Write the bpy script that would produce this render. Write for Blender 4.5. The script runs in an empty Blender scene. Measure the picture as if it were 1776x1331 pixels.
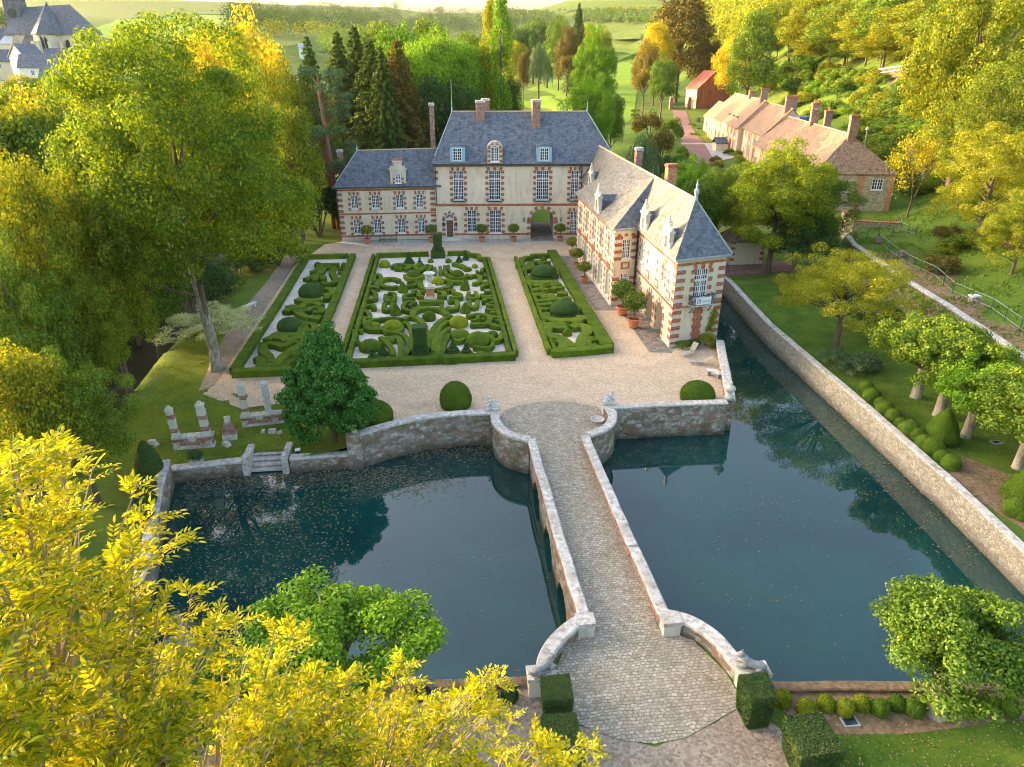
# Moated chateau with topiary garden, seen from the air at golden hour.  Units: metres.
import bpy, math, random, numpy as np
from mathutils import Vector, Matrix
from mathutils.geometry import delaunay_2d_cdt
SC = bpy.context.scene
COL = SC.collection
rng = np.random.default_rng(11); random.seed(11)
pi = math.pi
# ------------------------------------------------ survey: photo point + height -> place on the site
FO = 1231.; HC = 25.; PIT = math.atan(575/1231.); YAW = math.atan(144/math.hypot(1231, 575))
_fw = Vector((math.sin(YAW)*math.cos(PIT), math.cos(YAW)*math.cos(PIT), -math.sin(PIT)))
_rt = Vector((math.cos(YAW), -math.sin(YAW), 0)); _up = _rt.cross(_fw)
def ray(x, y): return _fw + _rt*((x-888)/FO) + _up*((665.5-y)/FO)
def g(x, y, z=0.):
    d = ray(x, y); t = (z-HC)/d.z
    return (d.x*t, d.y*t)
def zat(y, X, Y):
    lo, hi = -20., 90.
    for _ in range(40):
        m = (lo+hi)/2; v = Vector((X, Y, m-HC))
        if 665.5-FO*v.dot(_up)/v.dot(_fw) > y: lo = m
        else: hi = m
    return m
def onhill(x, y, d0=15., d1=1600.):
    d = ray(x, y); h = math.hypot(d.x, d.y); s = d0
    while s < d1:
        X, Y, Z = d.x*s/h, d.y*s/h, HC+d.z*s/h
        if Z < hz(X, Y): return (X, Y, hz(X, Y))
        s += .25 + s*.003
    return (X, Y, hz(X, Y))
def sst(a, b, t):
    t = min(1., max(0., (t-a)/(b-a))); return t*t*(3-2*t)
def interp(tab, t):
    if t <= tab[0][0]: return tab[0][1]
    for (a, p), (b, q) in zip(tab, tab[1:]):
        if t <= b: return p+(q-p)*(t-a)/(b-a)
    return tab[-1][1]
# ------------------------------------------------ mesh builder
class MB:
    def __init__(s): s.v = []; s.f = []; s.m = []; s.M = None
    def pt(s, p):
        s.v.append(tuple(s.M @ Vector(p)) if s.M is not None else tuple(p)); return len(s.v)-1
    def poly(s, pts, m=0): s.f.append([s.pt(p) for p in pts]); s.m.append(m)
    def box(s, x0, y0, z0, x1, y1, z1, m=0, taper=0.):
        t = taper
        b = [(x0, y0, z0), (x1, y0, z0), (x1, y1, z0), (x0, y1, z0), (x0+t, y0+t, z1), (x1-t, y0+t, z1), (x1-t, y1-t, z1), (x0+t, y1-t, z1)]
        i = [s.pt(p) for p in b]
        for q in ((3, 2, 1, 0), (4, 5, 6, 7), (0, 1, 5, 4), (1, 2, 6, 5), (2, 3, 7, 6), (3, 0, 4, 7)):
            s.f.append([i[k] for k in q]); s.m.append(m)
    def prism(s, pts, z0, z1, m=0, grow=0.):
        a = sum(p[0]*q[1]-q[0]*p[1] for p, q in zip(pts, pts[1:]+pts[:1]))
        if a < 0: pts = pts[::-1]
        n = len(pts)
        lo = [s.pt((p[0], p[1], z0)) for p in pts]; hi = [s.pt((p[0], p[1], z1)) for p in pts]
        s.f.append(hi); s.m.append(m); s.f.append(lo[::-1]); s.m.append(m)
        for k in range(n):
            s.f.append([lo[k], lo[(k+1) % n], hi[(k+1) % n], hi[k]]); s.m.append(m)
    def lathe(s, cx, cy, prof, n=12, m=0, sx=1., sy=1.):
        rings = []
        for r, z in prof:
            rings.append([s.pt((cx+r*sx*math.cos(2*pi*k/n), cy+r*sy*math.sin(2*pi*k/n), z)) for k in range(n)])
        for a, b in zip(rings, rings[1:]):
            for k in range(n):
                s.f.append([a[k], a[(k+1) % n], b[(k+1) % n], b[k]]); s.m.append(m)
        s.f.append(rings[0][::-1]); s.m.append(m); s.f.append(rings[-1]); s.m.append(m)
    def tube(s, pts, rad, n=6, m=0):
        pts = [Vector(p) for p in pts]; rings = []
        if not hasattr(rad, '__len__'): rad = [rad]*len(pts)
        for k, p in enumerate(pts):
            d = (pts[min(k+1, len(pts)-1)]-pts[max(k-1, 0)])
            if d.length < 1e-6: d = Vector((0, 0, 1))
            d.normalize(); a = d.orthogonal() if abs(d.z) < .99 else Vector((1, 0, 0))
            u = d.cross(Vector((0, 0, 1)) if abs(d.z) < .95 else Vector((1, 0, 0))).normalized(); w = d.cross(u)
            rings.append([s.pt(p+(u*math.cos(2*pi*j/n)+w*math.sin(2*pi*j/n))*rad[k]) for j in range(n)])
        for a, b in zip(rings, rings[1:]):
            for k in range(n):
                s.f.append([a[k], a[(k+1) % n], b[(k+1) % n], b[k]]); s.m.append(m)
        s.f.append(rings[0][::-1]); s.m.append(m); s.f.append(rings[-1]); s.m.append(m)
    def ribbon(s, pts, prof, m=0, closed=False):
        """sweep a cross-section prof [(offset, z)...] along a plan polyline with mitred corners"""
        P = [Vector((p[0], p[1])) for p in pts]; n = len(P); rings = []
        for k in range(n):
            if closed: a, b = P[k-1], P[(k+1) % n]
            else: a, b = P[max(k-1, 0)], P[min(k+1, n-1)]
            d1 = (P[k]-a).normalized() if (P[k]-a).length > 1e-6 else (b-P[k]).normalized()
            d2 = (b-P[k]).normalized() if (b-P[k]).length > 1e-6 else d1
            n1 = Vector((-d1.y, d1.x)); n2 = Vector((-d2.y, d2.x)); mm = n1+n2
            if mm.length < 1e-6: mm = n1
            mm.normalize(); sc = 1./max(.45, mm.dot(n1))
            zz = pts[k][2] if len(pts[k]) > 2 else 0.
            rings.append([s.pt((P[k].x+mm.x*o*sc, P[k].y+mm.y*o*sc, z+zz)) for o, z in prof])
        q = len(prof); R = list(zip(rings, rings[1:]))
        if closed: R.append((rings[-1], rings[0]))
        for a, b in R:
            for k in range(q):
                s.f.append([a[k], b[k], b[(k+1) % q], a[(k+1) % q]]); s.m.append(m)
        if not closed:
            s.f.append(rings[0]); s.m.append(m); s.f.append(rings[-1][::-1]); s.m.append(m)
    def take(s, o, m):
        """absorb another builder's faces as material slot m"""
        k = len(s.v); s.v += o.v; s.f += [[i+k for i in f] for f in o.f]; s.m += [m]*len(o.f); return s
    def mesh(s, name, loc=(0, 0, 0), smooth=False):
        me = bpy.data.meshes.new(name)
        me.from_pydata([(v[0]-loc[0], v[1]-loc[1], v[2]-loc[2]) for v in s.v], [], s.f)
        if any(s.m): me.polygons.foreach_set('material_index', s.m)
        if smooth: me.polygons.foreach_set('use_smooth', [True]*len(me.polygons))
        me.update(); return me
    def build(s, name, mat, parent=None, loc=None, smooth=False):
        if loc is None: loc = tuple(world_loc(parent)) if parent is not None else (0, 0, 0)
        me = s.mesh(name, loc, smooth)
        for m in (mat if isinstance(mat, (list, tuple)) else [mat]): me.materials.append(m)
        return link(name, me, parent, loc)
def world_loc(o):
    p = Vector((0, 0, 0))
    while o is not None: p = p+o.location; o = o.parent
    return p
def link(name, me, parent=None, wloc=(0, 0, 0), rz=0.):
    o = bpy.data.objects.new(name, me); COL.objects.link(o)
    if parent is not None:
        o.parent = parent; o.location = Vector(wloc)-world_loc(parent)
    else: o.location = wloc
    o.rotation_euler = (0, 0, rz); return o
def tag(o, label=None, cat=None, group=None, kind=None):
    if label: o['label'] = label
    if cat: o['category'] = cat
    if group: o['group'] = group
    if kind: o['kind'] = kind
    return o
def thing(name, label, cat, loc, group=None):
    o = bpy.data.objects.new(name, None); COL.objects.link(o); o.location = loc; o.empty_display_size = .3
    return tag(o, label, cat, group)
def copy_tree(o, loc=None, rz=None, parent=None, sc=None):
    c = o.copy(); COL.objects.link(c)
    if parent is not None: c.parent = parent
    if loc is not None: c.location = loc
    if rz is not None: c.rotation_euler[2] = rz
    if sc is not None: c.scale = sc
    for ch in o.children: copy_tree(ch, parent=c)
    return c
def frame(x, y, a, z=0.): return Matrix.Translation((x, y, z)) @ Matrix.Rotation(a, 4, 'Z')
def smooth_path(pts, n=4):
    """Catmull-Rom through the points"""
    if len(pts) < 3: return pts
    P = [pts[0]]+list(pts)+[pts[-1]]; out = []
    for k in range(1, len(P)-2):
        p0, p1, p2, p3 = [np.array(P[k+j], float) for j in (-1, 0, 1, 2)]
        for i in range(n):
            t = i/n
            out.append(tuple(.5*((2*p1)+(-p0+p2)*t+(2*p0-5*p1+4*p2-p3)*t*t+(-p0+3*p1-3*p2+p3)*t**3)))
    out.append(tuple(pts[-1])); return out
# ------------------------------------------------ leaf meshes
def leaf_mesh(name, C, N, size, asp=.6, shape='quad', droop=0.):
    """one small folded blade per point: C centres, N rough normals, size scalar or array"""
    n = len(C); C = np.asarray(C, float); N = np.asarray(N, float)
    N = N/(np.linalg.norm(N, axis=1, keepdims=True)+1e-9)
    R = rng.normal(size=(n, 3)); R[:, 2] -= droop
    U = R-(R*N).sum(1, keepdims=True)*N; U /= np.linalg.norm(U, axis=1, keepdims=True)+1e-9
    W = np.cross(N, U); s = (np.ones(n)*size)[:, None]*rng.uniform(.7, 1.3, (n, 1)); k = s*asp
    V = np.stack([C-U*s*.5, C+W*k*.5+N*s*.10, C+U*s*.5, C-W*k*.5+N*s*.10], 1).reshape(-1, 3)
    me = bpy.data.meshes.new(name)
    me.vertices.add(4*n); me.vertices.foreach_set('co', V.astype(np.float32).ravel())
    me.loops.add(4*n); me.loops.foreach_set('vertex_index', np.arange(4*n, dtype=np.int32))
    me.polygons.add(n); me.polygons.foreach_set('loop_start', np.arange(0, 4*n, 4, dtype=np.int32))
    me.polygons.foreach_set('loop_total', np.full(n, 4, dtype=np.int32))
    me.update(calc_edges=True); return me
def rdir(n, up=0.):
    d = rng.normal(size=(n, 3)); d[:, 2] += up; return d/np.linalg.norm(d, axis=1, keepdims=True)
# ------------------------------------------------ materials
class NT:
    def __init__(s, name):
        s.mat = bpy.data.materials.new(name); s.mat.use_nodes = True; s.t = s.mat.node_tree; s.t.nodes.clear()
        s.out = s.n('ShaderNodeOutputMaterial'); s._co = None
    def n(s, typ, **kw):
        nd = s.t.nodes.new(typ)
        for k, v in kw.items():
            if k.startswith('_'): setattr(nd, k[1:], v)
        return nd
    def l(s, a, b): s.t.links.new(a, b)
    def inp(s, nd, key, v):
        i = nd.inputs[key]
        if hasattr(v, 'is_linked') or isinstance(v, bpy.types.NodeSocket): s.l(v, i)
        else: i.default_value = (*v, 1.) if isinstance(v, tuple) and len(v) == 3 and i.type == 'RGBA' else v
    def co(s):
        if s._co is None: s._co = s.n('ShaderNodeTexCoord').outputs['Object']
        return s._co
    def mapping(s, sc=(1, 1, 1), rot=(0, 0, 0), src=None):
        m = s.n('ShaderNodeMapping'); s.l(src or s.co(), m.inputs[0]); m.inputs['Scale'].default_value = sc; m.inputs['Rotation'].default_value = rot
        return m.outputs[0]
    def noise(s, scale, detail=3., rough=.55, src=None, out='Fac', dist=0.):
        m = s.n('ShaderNodeTexNoise'); s.l(src or s.co(), m.inputs['Vector']); m.inputs['Scale'].default_value = scale
        m.inputs['Detail'].default_value = detail; m.inputs['Roughness'].default_value = rough; m.inputs['Distortion'].default_value = dist
        return m.outputs[out]
    def voro(s, scale, feat='F1', out='Color', src=None, rnd=1.):
        m = s.n('ShaderNodeTexVoronoi', _feature=feat); s.l(src or s.co(), m.inputs['Vector']); m.inputs['Scale'].default_value = scale
        m.inputs['Randomness'].default_value = rnd
        return m.outputs[out]
    def ramp(s, fac, stops, interp='LINEAR'):
        m = s.n('ShaderNodeValToRGB'); s.l(fac, m.inputs[0]); e = m.color_ramp.elements; m.color_ramp.interpolation = interp
        while len(e) > 1: e.remove(e[-1])
        e[0].position = stops[0][0]; e[0].color = s.c4(stops[0][1])
        for p, c in stops[1:]:
            x = e.new(p); x.color = s.c4(c)
        return m.outputs[0]
    def c4(s, c): return (c, c, c, 1.) if not hasattr(c, '__len__') else (*c[:3], 1.)
    def mix(s, fac, a, b, mode='MIX'):
        m = s.n('ShaderNodeMixRGB', _blend_type=mode)
        s.inp(m, 0, fac); s.inp(m, 1, a if not isinstance(a, tuple) else (*a[:3], 1.)); s.inp(m, 2, b if not isinstance(b, tuple) else (*b[:3], 1.))
        return m.outputs[0]
    def math(s, op, a, b=0.):
        m = s.n('ShaderNodeMath', _operation=op); s.inp(m, 0, a); s.inp(m, 1, b); return m.outputs[0]
    def sep(s, src): 
        m = s.n('ShaderNodeSeparateXYZ'); s.l(src, m.inputs[0]); return m.outputs
    def bump(s, h, strength=.5, dist=.05):
        m = s.n('ShaderNodeBump'); s.l(h, m.inputs['Height']); m.inputs['Strength'].default_value = strength; m.inputs['Distance'].default_value = dist
        return m.outputs[0]
    def bsdf(s, color, rough=.8, bump=None, spec=.3, **kw):
        b = s.n('ShaderNodeBsdfPrincipled'); s.inp(b, 'Base Color', color if not isinstance(color, tuple) else (*color[:3], 1.)); s.inp(b, 'Roughness', rough)
        b.inputs['Specular IOR Level'].default_value = spec
        for k, v in kw.items(): s.inp(b, k.replace('_', ' '), v)
        if bump is not None: s.l(bump, b.inputs['Normal'])
        s.l(b.outputs[0], s.out.inputs[0]); return s.mat
def simple(name, c, rough=.7, var=.15, scale=3., spec=.3, **kw):
    t = NT(name); f = t.noise(scale, 4)
    col = t.ramp(f, [(.25, tuple(x*(1-var*1.6) for x in c)), (.75, tuple(min(1, x*(1+var)) for x in c))])
    return t.bsdf(col, rough, t.bump(t.noise(scale*8, 3), .3, .02), spec, **kw)
def leafmat(name, stops, trans=.35, yel=1.25, scale=.35, clump=.5):
    t = NT(name); stops = [tuple(min(.85, v*1.18) for v in c) for c in stops]
    isl = t.n('ShaderNodeNewGeometry').outputs['Random Per Island']; ob = t.n('ShaderNodeObjectInfo').outputs['Random']
    f = t.math('ADD', t.math('MULTIPLY', isl, .45), t.math('MULTIPLY', t.noise(scale, 3), clump))
    f = t.math('ADD', f, t.math('MULTIPLY', t.math('SUBTRACT', ob, .5), .16))
    col = t.ramp(f, [(k/(len(stops)-1)*.6+.12, c) for k, c in enumerate(stops)])
    d = t.n('ShaderNodeBsdfDiffuse'); t.l(col, d.inputs[0])
    tr = t.n('ShaderNodeBsdfTranslucent'); t.l(t.mix(1., col, (yel*1.1, yel, .55), 'MULTIPLY'), tr.inputs[0])
    gl = t.n('ShaderNodeBsdfGlossy'); gl.inputs['Roughness'].default_value = .5; gl.inputs[0].default_value = (.8, .85, .8, 1)
    m = t.n('ShaderNodeMixShader'); m.inputs[0].default_value = trans; t.l(d.outputs[0], m.inputs[1]); t.l(tr.outputs[0], m.inputs[2])
    m2 = t.n('ShaderNodeMixShader'); m2.inputs[0].default_value = .015; t.l(m.outputs[0], m2.inputs[1]); t.l(gl.outputs[0], m2.inputs[2])
    t.l(m2.outputs[0], t.out.inputs[0]); return t.mat
def hedgemat(name, a, b, c, sc=9.):
    t = NT(name); ob = t.n('ShaderNodeObjectInfo').outputs['Random']
    f = t.math('ADD', t.math('MULTIPLY', t.noise(sc*2.2, 4, .7), .55), t.math('MULTIPLY', t.noise(1.1, 3), .45))
    f = t.math('ADD', f, t.math('MULTIPLY', t.math('SUBTRACT', ob, .5), .12))
    col = t.ramp(f, [(.32, a), (.5, b), (.66, c)])
    v = t.voro(sc*1.6, 'F1', 'Distance')
    return t.bsdf(col, .85, t.bump(t.math('ADD', t.noise(sc*1.5, 5, .75), t.math('MULTIPLY', v, -.6)), 1., .09), .15)
M = {}
# stone, plaster, brick
def m_plaster(name, base, warm):
    t = NT(name); a = t.noise(.35, 5, .6); b = t.noise(2.2, 5, .65, src=t.mapping((1, 1, .25)))
    col = t.ramp(a, [(.3, base), (.7, warm)]); col = t.mix(t.ramp(b, [(.48, 0.), (.74, .55)]), col, (.40, .33, .22))
    return t.bsdf(col, .9, t.bump(t.noise(14, 4), .25, .02), .2)
M['plaster'] = m_plaster('cream_plaster', (.74, .63, .47), (.84, .76, .61))
M['plaster_pale'] = m_plaster('pale_plaster', (.68, .60, .44), (.76, .70, .56))
M['plaster_warm'] = m_plaster('farm_plaster', (.66, .48, .34), (.78, .62, .46))
def m_brick(name, c0, c1, c2):
    t = NT(name); v = t.voro(5.5, 'F1', 'Color', src=t.mapping((1, 1, 2.4))); f = t.noise(6, 4, .7)
    s = t.n('ShaderNodeSeparateColor'); t.l(v, s.inputs[0]); f = t.math('ADD', t.math('MULTIPLY', s.outputs[0], .55), t.math('MULTIPLY', f, .45))
    col = t.ramp(f, [(.2, c0), (.5, c1), (.8, c2)]); col = t.mix(t.ramp(t.noise(1.4, 4), [(.58, 0.), (.8, .4)]), col, (.45, .38, .32))
    return t.bsdf(col, .9, t.bump(t.noise(22, 4), .4, .02), .2)
M['brick'] = m_brick('red_brick', (.27, .075, .04), (.42, .15, .085), (.52, .25, .16))
M['brick_orange'] = m_brick('orange_brick', (.42, .17, .09), (.58, .27, .15), (.68, .38, .24))
M['brick_old'] = m_brick('weathered_brick', (.20, .12, .10), (.36, .19, .15), (.48, .36, .30))
M['stone'] = m_plaster('limestone', (.58, .55, .47), (.72, .69, .60))
def m_oldstone(name, light, dark, moss, sc=1., sm=.5):
    t = NT(name); v = t.n('ShaderNodeTexVoronoi', _feature='F1'); t.l(t.mapping((1, 1, 1.7)), v.inputs[0]); v.inputs['Scale'].default_value = 2.6*sc
    e = t.n('ShaderNodeTexVoronoi', _feature='DISTANCE_TO_EDGE'); t.l(t.mapping((1, 1, 1.7)), e.inputs[0]); e.inputs['Scale'].default_value = 2.6*sc
    s = t.n('ShaderNodeSeparateColor'); t.l(v.outputs['Color'], s.inputs[0])
    col = t.ramp(s.outputs[0], [(.0, dark), (.35, tuple(.5*(x+y) for x, y in zip(light, dark))), (.7, light), (1., tuple(min(1, x*1.15) for x in light))])
    if sm <= .5: col = t.mix(t.ramp(t.math('ADD', t.math('MULTIPLY', s.outputs[1], .6), t.math('MULTIPLY', t.noise(.6, 3), .5)), [(.66, 0.), (.69, .75)]), col, (.36, .17, .12)); col = t.mix(t.ramp(s.outputs[2], [(.86, 0.), (.88, .8)]), col, (.66, .62, .54))
    col = t.mix(t.ramp(e.outputs['Distance'], [(.0, .75), (.06, 0.)]), col, (.16, .145, .12))
    col = t.mix(t.ramp(t.noise(9, 5, .7), [(.45, 0.), (.62, .75)]), col, tuple(x*.75 for x in dark))
    col = t.mix(t.ramp(t.noise(1.1, 4, .6), [(sm, 0.), (sm+.16, .7)]), col, moss)
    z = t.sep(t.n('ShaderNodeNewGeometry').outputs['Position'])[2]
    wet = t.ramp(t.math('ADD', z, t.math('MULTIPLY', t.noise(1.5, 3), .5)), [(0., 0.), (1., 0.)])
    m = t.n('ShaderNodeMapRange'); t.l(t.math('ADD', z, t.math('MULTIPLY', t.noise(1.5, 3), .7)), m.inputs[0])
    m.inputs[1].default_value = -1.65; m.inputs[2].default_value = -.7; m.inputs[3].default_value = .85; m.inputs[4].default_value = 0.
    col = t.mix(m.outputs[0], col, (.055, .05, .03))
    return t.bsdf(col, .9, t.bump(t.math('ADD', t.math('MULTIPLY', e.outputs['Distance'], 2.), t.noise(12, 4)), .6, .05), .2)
M['wall_stone'] = m_oldstone('lichened_wall_stone', (.46, .42, .36), (.24, .20, .17), (.13, .135, .05), .85)
M['flint'] = m_oldstone('flint_and_chalk', (.58, .53, .43), (.36, .31, .24), (.24, .20, .11), 1.5, .62)
M['chalk'] = m_oldstone('chalky_retaining_wall', (.50, .44, .34), (.28, .22, .14), (.12, .15, .04), .7, .45)
M['rubble'] = m_oldstone('farm_rubble', (.68, .58, .42), (.42, .33, .22), (.36, .28, .16), 1.2, .7)
def m_coping():
    t = NT('lichened_coping'); a = t.noise(3.2, 6, .72); b = t.noise(.8, 4, .6)
    col = t.ramp(a, [(.28, (.17, .15, .13)), (.42, (.42, .38, .34)), (.55, (.64, .60, .55)), (.7, (.80, .77, .73))])
    col = t.mix(t.ramp(b, [(.5, 0.), (.72, .5)]), col, (.24, .21, .14))
    return t.bsdf(col, .9, t.bump(t.noise(16, 5, .7), .5, .03), .2)
M['coping'] = m_coping()
def m_slate(name, c0, c1, c2, moss, mt=.62):
    t = NT(name); z = t.mapping((.9, .9, 4.6)); a = t.noise(1.6, 5, .7, src=t.mapping((1, 1, .35))); v = t.voro(2.2, 'F1', 'Color', src=z)
    s = t.n('ShaderNodeSeparateColor'); t.l(v, s.inputs[0])
    f = t.math('ADD', t.math('MULTIPLY', a, .7), t.math('MULTIPLY', s.outputs[1], .3))
    col = t.ramp(f, [(.28, c0), (.5, c1), (.72, c2)])
    st = t.noise(1.5, 4, .6, src=t.mapping((1.6, 1.6, .16)))
    col = t.mix(t.ramp(st, [(.5, 0.), (.66, .65)]), col, tuple(x*.38 for x in c0))
    col = t.mix(t.ramp(t.noise(5.5, 6, .75), [(mt, 0.), (mt+.08, .7)]), col, moss)
    return t.bsdf(col, .6, t.bump(t.math('ADD', s.outputs[0], t.noise(8, 4)), .3, .04), .4)
M['slate'] = m_slate('blue_grey_slate', (.085, .10, .13), (.13, .15, .185), (.20, .22, .25), (.24, .22, .15))
M['slate_warm'] = m_slate('lichened_tile_roof', (.10, .098, .092), (.175, .165, .15), (.265, .245, .215), (.12, .09, .06), .58)
M['tile'] = m_slate('plain_clay_tile', (.23, .12, .06), (.33, .185, .10), (.42, .26, .15), (.15, .08, .045), .56)
M['tile_brown'] = m_slate('patched_brown_tile', (.16, .09, .06), (.25, .15, .10), (.34, .23, .16), (.50, .42, .26), .52)
M['tile_red'] = m_slate('red_barn_tile', (.38, .10, .065), (.50, .15, .105), (.58, .23, .17), (.30, .16, .12), .66)
M['lead'] = simple('pale_lead', (.42, .46, .50), .5)
M['ridge'] = simple('ridge_tile', (.60, .45, .30), .8)
M['white'] = simple('white_paint', (.82, .84, .86), .5, .04)
M['bluepaint'] = simple('pale_blue_paint', (.33, .56, .72), .55, .06)
M['door'] = simple('dark_door_paint', (.11, .085, .07), .5, .2)
M['iron'] = simple('dark_iron', (.05, .07, .07), .5, .1)
M['verdigris'] = simple('green_copper_lantern', (.10, .36, .34), .5, .1)
M['greenfence'] = simple('green_fence_paint', (.03, .13, .09), .5, .1)
M['wire'] = simple('pale_rail', (.28, .32, .30), .5, .1)
M['terracotta'] = simple('terracotta', (.62, .24, .13), .8, .18, 4.)
M['soil'] = simple('soil', (.07, .045, .03), .95)
M['greywood'] = simple('weathered_teak', (.42, .40, .36), .8, .15, 9.)
M['brownwood'] = simple('brown_bench_wood', (.20, .12, .07), .7, .2, 9.)
M['statue'] = simple('pale_statue_stone', (.66, .67, .66), .85, .25, 6.)
M['statue_grey'] = simple('grey_statue_stone', (.33, .33, .32), .85, .25, 8.)
M['bark'] = simple('grey_bark', (.17, .13, .095), .95, .35, 5.)
def m_bark():
    t = NT('pale_lime_bark'); a = t.noise(2.2, 6, .75, src=t.mapping((1.6, 1.6, .5))); b = t.noise(1.1, 4, .6)
    col = t.ramp(a, [(.32, (.10, .085, .06)), (.45, (.26, .23, .18)), (.6, (.46, .42, .35)), (.75, (.60, .56, .48))]); col = t.mix(t.ramp(b, [(.5, 0.), (.66, .6)]), col, (.17, .17, .08))
    return t.bsdf(col, .95, t.bump(a, .9, .08), .1)
M['bark_pale'] = m_bark()
M['bark_red'] = simple('pine_bark', (.36, .18, .11), .9, .3, 5.)
M['twig'] = simple('grey_brown_twig', (.36, .29, .20), .9, .2, 20.)
M['rock'] = simple('mossy_rock', (.20, .17, .12), .95, .4, 4.)
M['black'] = simple('black_plastic', (.02, .022, .025), .4, .1)
M['bluepipe'] = simple('blue_pipe', (.03, .20, .38), .4, .1)
M['manhole'] = simple('pale_cover', (.40, .43, .42), .8, .1)
def m_glass():
    t = NT('window_glass'); f = t.noise(.9, 2); col = t.ramp(f, [(.35, (.012, .02, .035)), (.65, (.05, .07, .10))])
    return t.bsdf(col, .06, None, .6)
M['glass'] = m_glass()
def m_gravel(name, c0, c1, c2, leafy=.0, big=9.):
    t = NT(name); a = t.noise(.22, 4, .6); b = t.voro(big, 'F1', 'Color'); s = t.n('ShaderNodeSeparateColor'); t.l(b, s.inputs[0])
    f = t.math('ADD', t.math('MULTIPLY', a, .35), t.math('MULTIPLY', t.math('ADD', t.math('MULTIPLY', s.outputs[0], .6), t.math('MULTIPLY', t.noise(4, 4, .7), .4)), .65))
    col = t.ramp(f, [(.25, c0), (.5, c1), (.75, c2)])
    col = t.mix(t.ramp(t.noise(.45, 6, .7), [(.47, 0.), (.7, .55)]), col, tuple(x*.68 for x in c1)); col = t.mix(t.ramp(t.noise(.9, 5, .7, src=t.mapping((1.6, .12, 1))), [(.52, 0.), (.7, .3)]), col, tuple(min(1, x*1.2) for x in c1))
    if leafy: col = t.mix(t.ramp(t.noise(7, 2, .5), [(.66, 0.), (.7, leafy)]), col, (.30, .17, .06))
    return t.bsdf(col, .95, t.bump(s.outputs[0], .35, .02), .15)
M['gravel'] = m_gravel('pink_beige_gravel', (.43, .31, .20), (.58, .445, .31), (.70, .57, .42))
M['gravel_dark'] = m_gravel('brown_gravel', (.20, .15, .11), (.33, .265, .20), (.47, .385, .30), .6)
M['chips'] = m_gravel('white_marble_chips', (.54, .47, .40), (.70, .63, .56), (.84, .78, .71), .3)
M['pave'] = m_gravel('mossy_paving', (.14, .125, .10), (.25, .22, .19), (.36, .32, .27), 0, 2.5)
M['pavelight'] = m_gravel('pale_cobble_strip', (.34, .32, .28), (.46, .44, .40), (.58, .56, .52), 0, 3.5)
M['redroad'] = m_gravel('reddish_drive', (.24, .13, .12), (.30, .17, .155), (.36, .23, .20), 0, 5.)
def m_setts():
    t = NT('stone_setts'); w = t.noise(1.6, 3, .6, out='Color')
    mv = t.n('ShaderNodeVectorMath', _operation='MULTIPLY_ADD'); t.l(w, mv.inputs[0]); mv.inputs[1].default_value = (.42, .30, 0); t.l(t.co(), mv.inputs[2])
    b = t.n('ShaderNodeTexBrick'); t.l(mv.outputs[0], b.inputs['Vector']); b.inputs['Scale'].default_value = 1.
    b.inputs['Brick Width'].default_value = .23; b.inputs['Row Height'].default_value = .165; b.inputs['Mortar Size'].default_value = .022; b.inputs['Mortar Smooth'].default_value = .6
    b.inputs['Color1'].default_value = (.0, .0, .0, 1); b.inputs['Color2'].default_value = (1, 1, 1, 1); b.inputs['Mortar'].default_value = (.5, .5, .5, 1)
    col = t.ramp(b.outputs['Color'], [(0., (.34, .28, .21)), (.5, (.50, .43, .33)), (1., (.66, .58, .47))])
    col = t.mix(t.ramp(t.noise(.35, 4, .6), [(.4, 0.), (.65, .55)]), col, (.52, .44, .33))
    col = t.mix(t.ramp(t.noise(5, 5, .75), [(.42, 0.), (.66, .7)]), col, (.20, .17, .13)); col = t.mix(t.ramp(t.noise(.6, 5, .7), [(.52, 0.), (.68, .5)]), col, (.24, .21, .16))
    mort = t.mix(t.ramp(t.noise(.9, 4), [(.45, 0.), (.6, 1.)]), (.19, .16, .12), (.13, .14, .05))
    col = t.mix(t.math('MULTIPLY', b.outputs['Fac'], .8), col, mort)
    return t.bsdf(col, .85, t.bump(t.math('SUBTRACT', 1., b.outputs['Fac']), .7, .03), .25)
M['setts'] = m_setts()
def m_ground():
    t = NT('meadow_ground'); a = t.noise(.12, 5, .6); b = t.noise(2.5, 6, .75); c = t.noise(.03, 4, .6)
    f = t.math('ADD', t.math('MULTIPLY', a, .5), t.math('MULTIPLY', b, .5))
    col = t.ramp(f, [(.32, (.055, .10, .016)), (.5, (.10, .175, .022)), (.66, (.17, .25, .035))])
    col = t.mix(t.ramp(c, [(.5, 0.), (.62, .6)]), col, (.17, .20, .045))
    col = t.mix(t.ramp(t.noise(9, 3, .6), [(.64, 0.), (.69, .7)]), col, (.33, .20, .05))
    col = t.mix(t.ramp(t.noise(.25, 4, .7), [(.58, 0.), (.68, .55)]), col, (.14, .10, .055))
    return t.bsdf(col, .95, t.bump(t.noise(10, 5, .8), .8, .06), .1)
M['ground'] = m_ground()
def m_lawn(name, c0, c1, c2, leaf=.7, lt=.67):
    t = NT(name); f = t.math('ADD', t.math('MULTIPLY', t.noise(.5, 4), .5), t.math('MULTIPLY', t.noise(7, 5, .8), .5))
    col = t.ramp(f, [(.34, c0), (.5, c1), (.66, c2)])
    col = t.mix(t.ramp(t.noise(6.5, 2, .5), [(lt, 0.), (lt+.03, leaf)]), col, (.42, .26, .06))
    return t.bsdf(col, .95, t.bump(t.noise(12, 5, .8), .7, .05), .1)
M['lawn'] = m_lawn('mossy_lawn', (.075, .12, .012), (.13, .19, .018), (.20, .25, .025))
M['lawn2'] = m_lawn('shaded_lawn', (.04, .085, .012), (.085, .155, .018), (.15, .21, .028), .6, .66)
M['meadow'] = m_lawn('far_meadow', (.13, .24, .02), (.20, .33, .03), (.26, .38, .04), 0., .7)
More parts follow.
